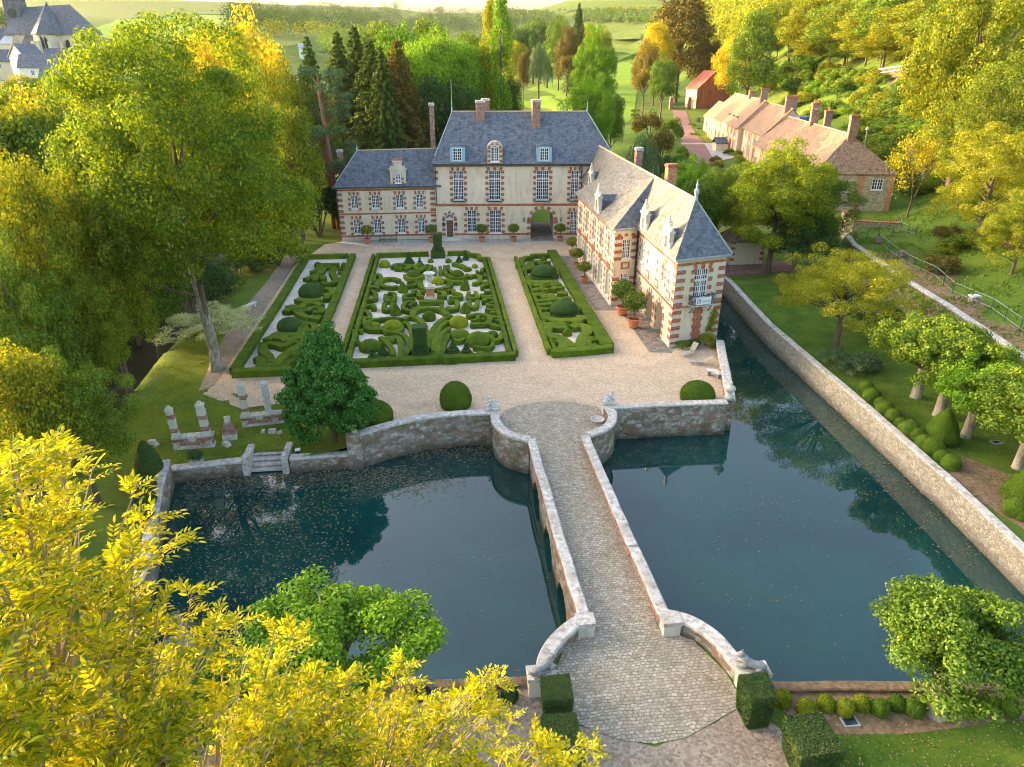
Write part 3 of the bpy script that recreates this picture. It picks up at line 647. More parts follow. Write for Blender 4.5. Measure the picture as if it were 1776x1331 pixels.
def window(parent, F, xc, z0, w, h, nx=4, nz=5, trans=0., arch=0., y=.16, name='window', sill=True, label=None, bar=.055, fr=.10, mat='white'):
    """casement with glazing bars; F = frame matrix of the facade; pane is a sub-part"""
    key = (round(w, 2), round(h, 2), nx, nz, trans, arch, bar, fr, sill, mat)
    if key not in _wc:
        b = MB(); d = .07
        def bar_(xa, za, xb, zb): b.box(xa, -d/2, za, xb, d/2, zb)
        zt = h-arch
        bar_(-w/2, 0, -w/2+fr, zt); bar_(w/2-fr, 0, w/2, zt); bar_(-w/2+fr, 0, w/2-fr, fr)
        if arch: 
            n = 10; P = [(-w/2*math.cos(pi*i/n), zt+arch*math.sin(pi*i/n)) for i in range(n+1)]; k = 1-fr/(w/2)
            Q = [(p[0]*k, zt+(p[1]-zt)*(1-fr/arch)) for p in P]
            for i in range(n):
                for yy in (-d/2, d/2): b.poly([(P[i][0], yy, P[i][1]), (P[i+1][0], yy, P[i+1][1]), (Q[i+1][0], yy, Q[i+1][1]), (Q[i][0], yy, Q[i][1])])
                b.poly([(Q[i][0], -d/2, Q[i][1]), (Q[i+1][0], -d/2, Q[i+1][1]), (Q[i+1][0], d/2, Q[i+1][1]), (Q[i][0], d/2, Q[i][1])])
            for a in ((.25, .5, .75)): b.tube([(0, 0, zt), (-w/2*math.cos(pi*a)*.95, 0, zt+arch*math.sin(pi*a)*.95)], bar/2, 4)
            bar_(-w/2+fr, zt-.05, w/2-fr, zt+.03)
        else: bar_(-w/2+fr, h-fr, w/2-fr, h)
        if trans: bar_(-w/2+fr, trans-.06, w/2-fr, trans+.06)
        bar_(-fr*.6, fr, fr*.6, zt-fr)
        for i in range(1, nx):
            if nx % 2 == 0 and i == nx//2: continue
            x = -w/2+fr+(w-2*fr)*i/nx; bar_(x-bar/2, fr, x+bar/2, zt-.05)
        for i in range(1, nz):
            z = fr+(zt-2*fr)*i/nz
            for xa, xb in ((-w/2+fr, -fr*.6), (fr*.6, w/2-fr)): b.box(xa, -d/2+.006, z-bar/2, xb, d/2-.006, z+bar/2)
        if sill: b.box(-w/2-.12, -.26, -.14, w/2+.12, .02, -.003)
        me = b.mesh(name); me.materials.append(M[mat])
        p = MB(); pts = [(-w/2+.02, .0, .02), (w/2-.02, .0, .02), (w/2-.02, .0, zt)] + ([(w/2*.96*math.cos(pi*i/8), 0, zt+arch*.96*math.sin(pi*i/8)) for i in range(1, 8)] if arch else [])+[(-w/2+.02, .0, zt)]
        p.poly(pts); p.poly([(a, .012, c) for a, _, c in pts][::-1]); pm = p.mesh('pane'); pm.materials.append(M['glass']); _wc[key] = (me, pm)
    me, pm = _wc[key]
    wp = F @ Vector((xc, y, z0)); rz = F.to_euler().z
    o = link(name, me, parent, wp, rz); q = bpy.data.objects.new('pane', pm); COL.objects.link(q); q.parent = o; q.location = (0, .045, 0)
    if label: o['label'] = label
    return o
def surround(bb, sb, x0, x1, z0, z1, w=.55, ch=.40, out=.03, arch=False, head=True):
    """alternating brick and stone blocks up both jambs, with splayed flat arch"""
    n = max(2, round((z1-z0)/ch)); ch = (z1-z0)/n
    for i in range(n):
        t = bb if i % 2 == 0 else sb; o = out if i % 2 == 0 else out*.6; ww = w if i % 2 == 0 else w*.8
        t.box(x0-ww, -o, z0+i*ch, x0, .02, z0+(i+1)*ch-.004); t.box(x1, -o, z0+i*ch, x1+ww, .02, z0+(i+1)*ch-.004)
    if head:
        m = 5; hw = (x1-x0)+.36
        for i in range(m):
            a, c = x0-.18+hw*i/m, x0-.18+hw*(i+1)/m; t = bb if i % 2 == 0 else sb
            sp = lambda v: (v-(x0+x1)/2)*1.12+(x0+x1)/2
            o = out*1.4 if i % 2 == 0 else out
            t.poly([(a, -o, z1+.003), (c, -o, z1+.003), (sp(c), -o, z1+.46), (sp(a), -o, z1+.46)]); t.poly([(sp(a), -o, z1+.46), (sp(c), -o, z1+.46), (sp(c), 0, z1+.46), (sp(a), 0, z1+.46)])
            t.poly([(a, -o, z1+.003), (sp(a), -o, z1+.46), (sp(a), 0, z1+.46), (a, 0, z1+.003)]); t.poly([(c, -o, z1+.003), (c, 0, z1+.003), (sp(c), 0, z1+.46), (sp(c), -o, z1+.46)])
def voussoirs(bb, sb, xc, zs, r, w=.5, n=11, out=.035):
    for i in range(n):
        a0, a1 = pi*i/n, pi*(i+1)/n; t = bb if i % 2 == 0 else sb; o = out if i % 2 == 0 else out*.7
        q = [(xc-r*math.cos(a0), zs+r*math.sin(a0)), (xc-r*math.cos(a1), zs+r*math.sin(a1)), (xc-(r+w)*math.cos(a1), zs+(r+w)*math.sin(a1)), (xc-(r+w)*math.cos(a0), zs+(r+w)*math.sin(a0))]
        t.poly([(x, -o, z) for x, z in q]); 
        for k in range(4): (xa, za), (xb, zb) = q[k], q[(k+1) % 4]; t.poly([(xa, -o, za), (xb, -o, zb), (xb, .01, zb), (xa, .01, za)])
def quoin(bb, sb, x0, z0, z1, w=.75, ch=.42, out=.03, side=1):
    n = round((z1-z0)/ch); ch = (z1-z0)/n
    for i in range(n):
        t = bb if i % 2 else sb; ww = w if i % 2 else w*.85; o = out if i % 2 else out*.6
        xa, xb = (x0, x0+ww) if side > 0 else (x0-ww, x0)
        t.box(xa-(o if side > 0 else 0), -o, z0+i*ch, xb+(o if side < 0 else 0), .02, z0+(i+1)*ch-.004)
def roof(parent, polys, mat, name='roof', th=.16):
    b = MB()
    for p in polys: b.poly(p)
    o = b.build(name, mat, parent); me = o.data
    import bmesh
    bm = bmesh.new(); bm.from_mesh(me); bmesh.ops.remove_doubles(bm, verts=bm.verts, dist=.01)
    for f in bm.faces:
        if f.normal.z < 0: f.normal_flip()
    r = bmesh.ops.extrude_face_region(bm, geom=bm.faces[:]); vs = [v for v in r['geom'] if isinstance(v, bmesh.types.BMVert)]
    for v in vs: v.co.z -= th
    bmesh.ops.recalc_face_normals(bm, faces=bm.faces); bm.to_mesh(me); bm.free(); return o
def chimney(parent, x0, y0, x1, y1, z0, z1, mat='brick_old', pots=0, rz=0., cap=True):
    b = MB(); b.box(x0, y0, z0, x1, y1, z1-.3); o = b.build('chimney', M[mat], parent)
    c = MB(); c.box(x0-.09, y0-.09, z1-.34, x1+.09, y1+.09, z1-.1); c.box(x0-.02, y0-.02, z1-.1, x1+.02, y1+.02, z1); c.build('chimney_cap', M['coping' if mat != 'brick_orange' else 'brick'], o)
    c = MB(); c.box(x0-.12, y0-.12, z0+.1, x1+.12, y1+.12, z0+.18)
    for i in range(pots):
        x = x0+(x1-x0)*(i+.5)/pots; p = MB(); p.lathe(x, (y0+y1)/2, [(.15, z1), (.18, z1+.1), (.13, z1+.5), (.16, z1+.55)], 8); p.build('chimney_pot', M['terracotta'], o)
    return o
def ridge(parent, pts, r=.13, mat='ridge'):
    b = MB(); b.tube(pts, r, 6); return b.build('ridge_cap', M[mat], parent)
# ------------------------------------------------ the chateau
ch = thing('chateau', 'cream and red brick chateau with steep slate roofs behind the topiary garden', 'chateau', (0, 104.5, 0))
A = math.radians(-5.)
Fm = frame(0, 104.5, A); Fl = frame(-14., 104.75, 0.)
LM = 25.6; EM = 10.7
bb = MB(); sb = MB(); wb = MB()
bb.M = sb.M = wb.M = Fm
ups = [(3.35, 1.5), (8.55, 1.75), (15.4, 1.8), (20.0, 1.15)]
lows = [(5.15, 1.35, .95, 4.2), (8.6, 1.75, .85, 4.2)]
holes = [(x-w/2, x+w/2, 5.65, 9.75) for x, w in ups]+[(x-w/2, x+w/2, a, c) for x, w, a, c in lows]
holes += [(1.3, 2.5, .3, 3.6, .6), (13.75, 17.15, -.05, 4.35, 1.7, 1.), (19.5, 20.55, .1, 4.0)]
wall_face(wb, LM, -.2, EM, holes)
wb.poly([(0, 0, -.2), (0, 0, EM), (0, 11, EM), (0, 11, -.2)]); wb.poly([(0, 11, -.2), (0, 11, EM), (13.75, 11, EM), (13.75, 11, -.2)]); wb.poly([(17.15, 11, -.2), (17.15, 11, EM), (LM, 11, EM), (LM, 11, -.2)]); wb.poly([(13.75, 11, 4.36), (13.75, 11, EM), (17.15, 11, EM), (17.15, 11, 4.36)]); wb.poly([(LM, 0, -.2), (LM, 11, -.2), (LM, 11, EM), (LM, 0, EM)])
# inside the carriage passage: a vault running back
for xx in (13.75, 17.15): wb.poly([(xx, .99, -.05), (xx, 10.9, -.05), (xx, 10.9, 4.4), (xx, .99, 4.4)])
wb.poly([(13.75, 1., 4.36), (17.15, 1., 4.36), (17.15, 10.9, 4.36), (13.75, 10.9, 4.36)])
for x, w in ups:
    surround(bb, sb, x-w/2, x+w/2, 5.45, 9.75, .48, .40); window(ch, Fm, x, 5.65, w, 4.1, 6 if w > 1.3 else 4, 8, 2.9)
    k = MB(); k.M = Fm; k.box(x-w/2-.2, -.32, 5.42, x+w/2+.2, .0, 5.53)
    for i in range(9): k.box(x-w/2-.1+(w+.2)*i/8-.012, -.27, 5.53, x-w/2-.1+(w+.2)*i/8+.012, -.245, 5.95)
    k.box(x-w/2-.14, -.28, 5.95, x+w/2+.14, -.24, 5.99); k.build('window_guard', M['iron'], ch)
for x, w, a, c in lows: surround(bb, sb, x-w/2, x+w/2, a, c, .48, .40); window(ch, Fm, x, a, w, c-a, 4 if w < 1.5 else 6, 6, 2.2)
surround(bb, sb, 19.5, 20.55, .5, 4.0, .42, .4); window(ch, Fm, 20.02, .1, 1.05, 3.9, 4, 8, 2.7, name='window', sill=False)
surround(bb, sb, 1.3, 2.5, .5, 3.0, .5, .38, head=False); voussoirs(bb, sb, 1.9, 3.0, .62, .42, 9)
surround(bb, sb, 13.75, 17.15, .5, 2.65, .55, .40, head=False); voussoirs(bb, sb, 15.45, 2.65, 1.72, .5, 13)
quoin(bb, sb, .02, 8., 10.2, .5, .4)
bb.box(0, -.05, 4.78, LM, .01, 5.1); bb.box(0, -.04, .55, 1.25, .01, .82); bb.box(2.6, -.04, .55, 13.2, .01, .82); bb.box(17.7, -.04, .55, 21, .01, .82); bb.box(-.05, -.06, 10.3, LM, .01, 10.52)
sb.box(0, -.09, -.1, 1.25, .01, .5); sb.box(2.6, -.09, -.1, 13.6, .01, .5); sb.box(17.25, -.09, -.1, 21, .01, .5)
# left wing
LL = 14.0; EL = 7.7; wb2 = MB(); wb2.M = bb.M = sb.M = Fl
wins = [(2.45, 1.0), (5.4, 1.1), (8.85, 1.1), (11.7, 1.0)]
hl = [(x-w/2, x+w/2, 4.6, 6.5) for x, w in wins]+[(x-w/2+.05, x+w/2+.05, .95, 3.1) for x, w in wins]
wall_face(wb2, LL, -.2, EL, hl); wb2.poly([(0, 0, -.2), (0, 0, EL), (0, 6.8, EL), (0, 6.8, -.2)]); wb2.poly([(0, 6.8, -.2), (0, 6.8, EL), (LL, 6.8, EL), (LL, 6.8, -.2)])
for x, w in wins:
    surround(bb, sb, x-w/2, x+w/2, 4.35, 6.5, .42, .36); window(ch, Fl, x, 4.6, w, 1.9, 4, 4)
    surround(bb, sb, x-w/2+.05, x+w/2+.05, .8, 3.1, .42, .36); window(ch, Fl, x+.05, .95, w, 2.15, 4, 4)
quoin(bb, sb, 0, .5, 7.2, .8, .40); quoin(bb, sb, LL, .5, 7.2, .8, .40, side=-1)
bb.box(0, -.05, 3.75, LL, .01, 3.95); bb.box(0, -.05, .52, LL, .01, .78); bb.box(0, -.06, 7.1, LL, .01, 7.3); sb.box(0, -.08, -.1, LL, .01, .5)
wb.take(wb2, 0).take(bb, 1).take(sb, 2).build('wall', [M['plaster'], M['brick'], M['stone']], ch)
# cornices
c = MB(); c.M = Fm; c.box(-.15, -.22, 10.52, LM+.2, .02, 10.68); c.M = Fl; c.box(-.2, -.2, 7.45, LL, .02, 7.62); c.build('cornice', M['stone'], ch)
c = MB(); c.M = Fm; c.tube([(-.35, -.5, 10.66), (LM+.3, -.5, 10.66)], .09, 6); c.tube([(20.95, -.12, 0), (20.95, -.12, 10.5)], .07, 6); c.tube([(.15, -.12, 5.1), (.15, -.12, 10.4)], .06, 6)
c.M = Fl; c.tube([(-.4, -.45, 7.62), (LL, -.45, 7.62)], .08, 6); c.tube([(.1, -.1, 0), (.1, -.1, 7.5)], .06, 6); c.build('gutter', M['iron'], ch)
T = lambda F, *P: [tuple(F @ Vector(p)) for p in P]
E0 = EM-.02
f1, f2, f3, f4 = (-.45, -.5, E0), (LM+.5, -.5, E0), (LM+.5, 11.5, E0), (-.45, 11.5, E0)
g1, g2, g3, g4 = (.1, .45, E0+1.0), (LM-.1, .45, E0+1.0), (LM-.1, 10.55, E0+1.0), (.1, 10.55, E0+1.0)
r1, r2 = (2.45, 5.5, 17.2), (22.0, 5.5, 17.2)
roof(ch, [T(Fm, *q) for q in ((f1, f2, g2, g1), (g1, g2, r2, r1), (f2, f3, g3, g2), (g2, g3, r2), (f3, f4, g4, g3), (g3, g4, r1, r2), (f4, f1, g1, g4), (g4, g1, r1))], M['slate'])
ridge(ch, T(Fm, r1, r2)); ridge(ch, T(Fm, r2, g2), .07, 'lead'); ridge(ch, T(Fm, r1, g1), .07, 'lead')
for p in (r1, r2):
    w = Fm @ Vector(p); b = MB(); b.lathe(w.x, w.y, [(.16, w.z), (.1, w.z+.3), (.04, w.z+.9), (.02, w.z+(4.2 if p is r1 else 1.6))], 6); b.build('finial', M['lead'], ch)
e0 = EL-.05; q1, q2, q3, q4 = (-.45, -.45, e0), (LL+.9, -.45, e0), (LL+.9, 7.2, e0), (-.45, 7.2, e0)
h1, h2, h3, h4 = (.2, .3, e0+.75), (LL+.3, .3, e0+.75), (LL+.3, 6.5, e0+.75), (.2, 6.5, e0+.75); s1, s2 = (3.1, 3.4, 12.2), (LL+.6, 3.4, 12.35)
roof(ch, [T(Fl, *q) for q in ((q1, q2, h2, h1), (h1, h2, s2, s1), (q3, q4, h4, h3), (h3, h4, s1, s2), (q4, q1, h1, h4), (h4, h1, s1))], M['slate'])
ridge(ch, T(Fl, s1, s2), .1); ridge(ch, T(Fl, s1, h1), .07, 'lead')
w = Fl @ Vector(s1); b = MB(); b.lathe(w.x, w.y, [(.14, w.z), (.16, w.z+.2), (.05, w.z+.5), (.02, w.z+1.0)], 6); b.build('finial', M['lead'], ch)
# chimneys
chimney(ch, 6.35, 108.2, 7.55, 109.3, 14.6, 18.75); chimney(ch, 7.3, 110.2, 8.4, 111.2, 15, 18.9); chimney(ch, 14.25, 106.8, 15.4, 108.0, 15.0, 18.9)
chimney(ch, -.35, 109., .35, 110.1, 10.5, 18.4); chimney(ch, -13.9, 109.2, -13.15, 110., 6, 12.2)
# dormers of the main roof
def dormer(F, xc, y0, z0, w, h, mat, style, parent):
    """roof dormer projecting forward of the slope; front at local y0"""
    d = thing  # noqa
    b = MB(); b.M = F; ww = w/2; yb = y0+h*.75+.6
    if style == 'blue':
        wall = [(-ww, z0), (ww, z0), (ww, z0+h)]+[(ww*math.cos(pi*i/8), z0+h+.32*math.sin(pi*i/8)) for i in range(1, 8)]+[(-ww, z0+h)]
    else:
        wall = [(-ww, z0), (ww, z0), (ww, z0+h)]+[(ww*.95*math.cos(pi*i/8), z0+h+.85*math.sin(pi*i/8)) for i in range(1, 8)]+[(-ww, z0+h)]
    n = len(wall)
    b.poly([(xc+p, y0, q) for p, q in wall])
    for k in range(n):
        (p, q), (u, v) = wall[k], wall[(k+1) % n]; b.poly([(xc+p, y0, q), (xc+p, yb, q), (xc+u, yb, v), (xc+u, y0, v)])
    o = b.build('dormer', M[mat], parent)
    c = MB(); c.M = F; top = wall[2:-1]+[wall[-1]]
    for (p, q), (u, v) in zip(top, top[1:]):
        k = 1.1; c.poly([(xc+p*k, y0-.12, q+.02), (xc+p*k, yb+.4, q+.02), (xc+u*k, yb+.4, v+.02), (xc+u*k, y0-.12, v+.02)]); c.poly([(xc+p*k, y0-.12, q-.1), (xc+p*k, y0-.12, q+.02), (xc+u*k, y0-.12, v+.02), (xc+u*k, y0-.12, v-.1)])
    c.build('dormer_roof', M['slate' if style == 'blue' else 'stone'], o)
    return o
for x in (3.35, 15.55):
    d = dormer(Fm, x, -.3, 10.95, 2.1, 2.0, 'bluepaint', 'blue', ch); window(d, Fm, x, 11.15, 1.3, 1.7, 4, 4, y=-.35, sill=False)
d = dormer(Fm, 8.6, -.4, 10.75, 2.1, 2.0, 'plaster', 'stone', ch); window(d, Fm, 8.6, 11.05, 1.15, 2.2, 4, 5, arch=.35, y=-.46)
b1 = MB(); s1_ = MB(); b1.M = s1_.M = frame(*(Fm @ Vector((0, -.4, 0))).xy, A); surround(b1, s1_, 8.6-.6, 8.6+.6, 10.95, 12.9, .42, .33, .07, head=False); voussoirs(b1, s1_, 8.6, 12.75, .62, .38, 7, .08); b1.take(s1_, 1).build('surround', [M['brick'], M['stone']], d)
# stone dormer on the left wing
b = MB(); b.M = Fl; b.box(7.75, -.05, 7.7, 9.95, 2.4, 9.9); b.prism([(7.6, -.15), (10.1, -.15), (10.1, .5), (7.6, .5)], 9.9, 10.05); b.box(7.8, -.12, 10.05, 9.9, .4, 10.4); b.box(8.25, -.1, 10.4, 9.45, .35, 11.0); b.box(8.15, -.18, 10.98, 9.55, .4, 11.12)
d = b.build('dormer', M['plaster_pale'], ch)
for x in (8.4, 8.85, 9.3):
    p = MB(); p.M = Fl; p.lathe(x, .1, [(.12, 11.12), (.14, 11.3), (.09, 11.5)], 7); p.build('chimney_pot', M['terracotta'], d)
b = MB(); b.M = Fl; s1_ = MB(); s1_.M = Fl @ Matrix.Translation((0, -.05, 0)); b.M = s1_.M; surround(b, s1_, 8.45, 9.25, 8.0, 9.1, .36, .28, .03, head=False); voussoirs(s1_, s1_, 8.85, 9.1, .42, .22, 7, .05); b.take(s1_, 1).build('surround', [M['brick'], M['stone']], d)
window(d, Fl, 8.85, 8.15, .8, 1.3, 2, 4, arch=.38, y=-.12)
b = MB(); b.M = Fl; b.box(7.65, .5, 9.91, 10.05, 2.9, 10.03); b.build('dormer_roof', M['slate'], d)
# doors
b = MB(); b.M = Fm; b.box(1.34, .18, .3, 2.46, .26, 2.72); o = b.build('door', M['door'], ch)
k = MB(); k.M = Fm
for i in range(5): k.box(1.5, .15, .5+.44*i, 2.3, .18, .84+.44*i)
k.build('door_panel', M['brownwood'], o)
k = MB(); k.M = Fm; k.box(1.3, .12, .3, 1.42, .24, 3.0); k.box(2.38, .12, .3, 2.5, .24, 3.0); k.box(1.42, .12, 2.72, 2.38, .24, 2.86); k.build('door_frame', M['white'], o)
window(ch, Fm, 1.9, 2.86, 1.2, .74, 2, 1, arch=.55, y=.2, name='fanlight', sill=False)
b = MB(); b.M = Fm; b.box(.6, -1.3, 0, 3.5, .1, .14); b.box(.95, -.9, .14, 3.15, .1, .3); b.build('door_step', M['stone'], ch)
sheet('passage_paving', [tuple((Fm @ Vector(p)).xy) for p in ((13.7, -1.5, 0), (17.2, -1.5, 0), (17.2, 11, 0), (13.7, 11, 0))], M['pave'], .04)
# lanterns on brackets
for x in (12.75, 18.15, 1.0, 2.85):
    b = MB(); b.M = Fm; z = 2.6 if x > 5 else 1.9
    if x > 5: b.tube([(x, -.05, z+1.5), (x, -.12, z+1.3), (x, -.35, z+.7)], .035, 5)
    yy = -.35 if x > 5 else -.18
    b.lathe(x, yy, [(.03, z+.62), (.22, z+.45), (.2, z+.4), (.12, z), (.05, z-.1)], 6); tag(b.build('wall_lantern', M['verdigris' if x > 5 else 'iron'], ch, None))
# ------------------------------------------------ right hand wing with its corner tower
wg = thing('wing', 'long banded brick and stone wing ending in a slate topped tower at the moat', 'building', (23.5, 75, 0))
EW = 8.15; RZ = 12.9
plan = dict(t=(21.06, 59.6), e=(26.1, 60.95), i=(21.1, 72.55), p=(18.43, 71.9), q=(18.43, 92.3), r=(21.1, 92.0), s=(21.1, 102.6))
def fac(a, b_): 
    d = (b_[0]-a[0], b_[1]-a[1]); return frame(a[0], a[1], math.atan2(d[1], d[0])), math.hypot(*d)
bb = MB(); sb = MB(); wb = MB(); wp = MB()
# tower south face
F, L = fac(plan['t'], plan['e']); bb.M = sb.M = wp.M = F
wx = 2.75; wall_face(wp, L, -.4, EW, [(wx-.75, wx+.75, 4.45, 7.25)])
surround(bb, sb, wx-.75, wx+.75, 4.45, 7.25, .42, .38); window(wg, F, wx, 4.45, 1.5, 2.8, 6, 5, 1.75)
quoin(bb, sb, 0, .5, 7.7, .95, .37, side=1); quoin(bb, sb, L, .5, 7.7, .75, .37, side=-1)
bb.box(0, -.05, 3.75, L, .01, 3.9); bb.box(0, -.06, 7.72, L, .01, 7.95); bb.box(0, -.05, .3, L, .01, .5)
for i in range(9): bb.box(wx-.42-.12*(i % 2), -.045, .5+.36*i, wx+.42+.12*(i % 2), .01, .86+.36*i-.004)
sb.box(-.1, -.12, -.4, L, .01, .28)
# balcony
b = MB(); b.M = F; b.box(wx-1.25, -.75, 3.92, wx+1.25, 0, 4.04); o = b.build('balcony', M['coping'], wg)
b = MB(); b.M = F
for x in (-1.0, 1.0): b.tube([(wx+x, -.05, 3.2), (wx+x, -.25, 3.3), (wx+x, -.6, 3.85), (wx+x, -.3, 3.9)], .05, 5)
n = 16
for i in range(n+1): b.box(wx-1.2+2.4*i/n-.015, -.72, 4.04, wx-1.2+2.4*i/n+.015, -.69, 4.95)
for s in (-1, 1):
    for i in range(5): b.box(wx+1.2*s-.015, -.7+.14*i, 4.04, wx+1.2*s+.015, -.67+.14*i, 4.95)
    b.box(wx+1.2*s-.025, -.72, 4.93, wx+1.2*s+.025, 0, 4.98)
b.box(wx-1.22, -.73, 4.93, wx+1.22, -.68, 4.985); b.build('railing', M['iron'], o)
b = MB(); b.M = F; b.box(wx-.85, -.775, 4.12, wx+.75, -.735, 4.8); o2 = b.build('banner', M['white'], o); o2['label'] = 'white lettered panel hung on the balcony'
b = MB(); b.M = F     # faint blue strokes as on the panel
for i in range(3): b.box(wx-.72+.14*i, -.79, 4.25, wx-.67+.14*i, -.776, 4.7)
b.tube([(wx-.25+.09*i, -.785, 4.42+.12*math.sin(i*1.9)) for i in range(11)], .018, 4); b.build('banner_lettering', M['bluepipe'], o2)
# tower / section west face
F, L = fac(plan['i'], plan['t']); bb.M = sb.M = wb.M = F
yl = lambda Y: 72.5-Y
a1, a2 = 5.9, 9.2; hh = [(1.1, 2.3, 5.2, 7.0), (9.0, 9.8, 5.3, 7.1), (1.0, 2.4, .5, 3.0, .7), (a1-.95, a1+.95, -.1, 3.1, .95, 1.), (a2-.95, a2+.95, -.1, 3.1, .95, 1.)]
wall_face(wb, L, -.4, EW, hh)
window(wg, F, 1.7, 5.2, 1.2, 1.8, 4, 4); window(wg, F, 9.4, 5.3, .8, 1.8, 2, 4); window(wg, F, 1.7, .5, 1.4, 2.5, 4, 5, arch=.7)
surround(bb, sb, 1.1, 2.3, 4.9, 7.0, .45, .38); surround(bb, sb, 9.0, 9.8, 5.0, 7.1, .4, .38); surround(bb, sb, 1., 2.4, .4, 2.3, .4, .36, head=False); voussoirs(bb, sb, 1.7, 2.3, .72, .38, 9)
for a in (a1, a2): surround(bb, sb, a-.95, a+.95, .3, 2.15, .52, .34, head=False); voussoirs(bb, sb, a, 2.15, .96, .5, 11)
for x0, x1 in ((3.6, 4.9), (7.0, 8.1), (10.6, 11.8)):
    bb.box(x0, -.03, 4.1, x1, .01, 4.95); sb.box(x0+.2, -.05, 4.25, x1-.2, .01, 4.8); 
    for i in range(5): (bb if i % 2 else sb).box(x0+.1, -.03, 5.2+.42*i, x0+.55, .01, 5.58+.42*i)
quoin(bb, sb, L, .3, 7.7, .8, .37, side=-1); quoin(bb, sb, 0, .3, 7.7, .5, .37)
bb.box(0, -.06, 3.75, L, .01, 3.95); bb.box(0, -.06, 7.72, L, .01, 7.95); sb.box(0, -.1, -.3, a1-1.5, .01, .28); sb.box(a2+1.5, -.1, -.3, L, .01, .28); sb.box(a1+.97, -.12, -.1, a2-.97, .01, .3)
d = MB(); d.M = F; d.box(a1-1.2, .9, -.1, a2+1.3, 3.2, 3.3); d.build('porch_recess', M['brownwood'], wg)
# pavilion south return
F, L = fac(plan['p'], plan['i']); bb.M = sb.M = wb.M = F
wall_face(wb, L, -.2, EW, [(.95, 1.95, 5.1, 7.2), (.95, 1.85, 1.6, 3.5)]); window(wg, F, 1.45, 5.1, 1.0, 2.1, 4, 5); window(wg, F, 1.4, 1.6, .9, 1.9, 4, 4)
for i in range(10):
    z = .55+.74*i
    if z > 7.3: break
    if 3.4 < z < 4.9: 
        continue
    for xa, xb in ((0, .9), (2.0, L-.01)): bb.box(xa-(.03 if xa == 0 else 0), -.03, z, xb-(.12 if xa == 0 and z < 3.4 else 0), .01, z+.36)
bb.box(.9, -.03, 4.0, 1.9, .01, 4.75); sb.box(1.1, -.05, 4.15, 1.7, .01, 4.6)
for x in (.3, 1.1, 1.9): bb.box(x, -.03, 7.5, x+.4, .01, 7.8)
sb.box(-.08, -.12, -.2, L, .01, .35)
# pavilion west face
F, L = fac(plan['q'], plan['p']); bb.M = sb.M = wb.M = F
bays = [2.1, 6.1, 10.2, 14.3, 18.2]
hh = []
for x in bays: hh += [(x-.55, x+.55, 4.75, 7.0), (x-.7, x+.7, .45, 3.5, .5)]
wall_face(wb, L, -.2, EW, hh)
for x in bays:
    window(wg, F, x, 4.75, 1.1, 2.25, 4, 5); surround(bb, sb, x-.55, x+.55, 4.4, 7.0, .42, .38); window(wg, F, x, .45, 1.4, 3.05, 4, 6, arch=.5, sill=False); sb.box(x-.95, -.06, .3, x-.72, .02, 3.3); sb.box(x+.72, -.06, .3, x+.95, .02, 3.3)
    surround(bb, sb, x-.95, x+.95, .35, 3.3, .25, .34, head=False); bb.box(x-.8, -.05, 3.95, x+.8, .01, 4.25); bb.box(x-.9, -.08, 3.6, x+.9, .01, 3.72)
for x in (0, 4.1, 8.15, 12.2, 16.3, L-.5):
    for i in range(20): (bb if i % 2 else sb).box(x, -.035 if i % 2 else -.02, .35+.37*i, x+.45, .01, .35+.37*(i+1)-.004)
bb.box(0, -.06, 3.75, L, .01, 3.93); bb.box(0, -.06, 7.75, L, .01, 7.95); sb.box(0, -.14, -.2, L, .01, .33)
# north return, recess, hidden sides
F, L = fac(plan['r'], plan['q']); wb.M = bb.M = sb.M = F; wall_face(wb, L, -.2, EW, [])
F, L = fac(plan['s'], plan['r']); wb.M = bb.M = sb.M = F; wall_face(wb, L, -.2, EW, [(5, 6.2, 4.9, 7.1), (5, 6.2, .6, 3.4)]); window(wg, F, 5.6, 4.9, 1.2, 2.2, 4, 5); window(wg, F, 5.6, .6, 1.2, 2.8, 4, 6)
surround(bb, sb, 5, 6.2, 4.6, 7.1, .42, .38); surround(bb, sb, 5, 6.2, .6, 3.4, .42, .38); bb.box(0, -.06, 3.75, L, .01, 3.93); quoin(bb, sb, 0, .3, 7.7, .6, .4); quoin(bb, sb, L, .3, 7.7, .6, .4, side=-1)
F, L = fac(plan['e'], (26.1, 104)); wb.M = F; wall_face(wb, L, -2.6, EW, [])
wb.take(wp, 3).take(bb, 1).take(sb, 2).build('wall', [M['plaster'], M['brick'], M['stone'], M['plaster_pale']], wg)
# cornice follows the plan
c = MB(); pl = [plan[k] for k in 'srqpit']+[plan['e'], (26.1, 104)]
c.ribbon(pl, [(-.02, EW-.05), (-.32, EW+.08), (-.36, EW+.3), (-.02, EW+.3)]); c.build('cornice', M['lead'], wg)
ze = EW+.3; R_ = lambda y: (23.5, y, RZ)
t_, i_, p_, q_, r_, s_ = (20.72, 59.2, ze), (20.72, 72.1, ze), (18.06, 71.5, ze), (18.06, 92.7, ze), (20.72, 92.35, ze), (20.72, 103, ze)
e_, e2 = (26.5, 60.7, ze), (26.5, 104, ze)
roof(wg, [[t_, R_(63.3), R_(76.3), i_], [p_, R_(76.3), R_(88.4), q_], [r_, R_(88.4), R_(104.5), s_]], M['slate_warm'], th=.12)
roof(wg, [[t_, e_, R_(63.3)], [i_, R_(76.3), p_], [q_, R_(88.4), r_], [e_, e2, R_(104.5), R_(88.4), R_(76.3), R_(63.3)]], M['slate'], th=.12)
ridge(wg, [R_(63.3), R_(104)], .12, 'ridge'); ridge(wg, [R_(63.3), e_], .06, 'lead'); ridge(wg, [R_(63.3), t_], .05, 'slate')
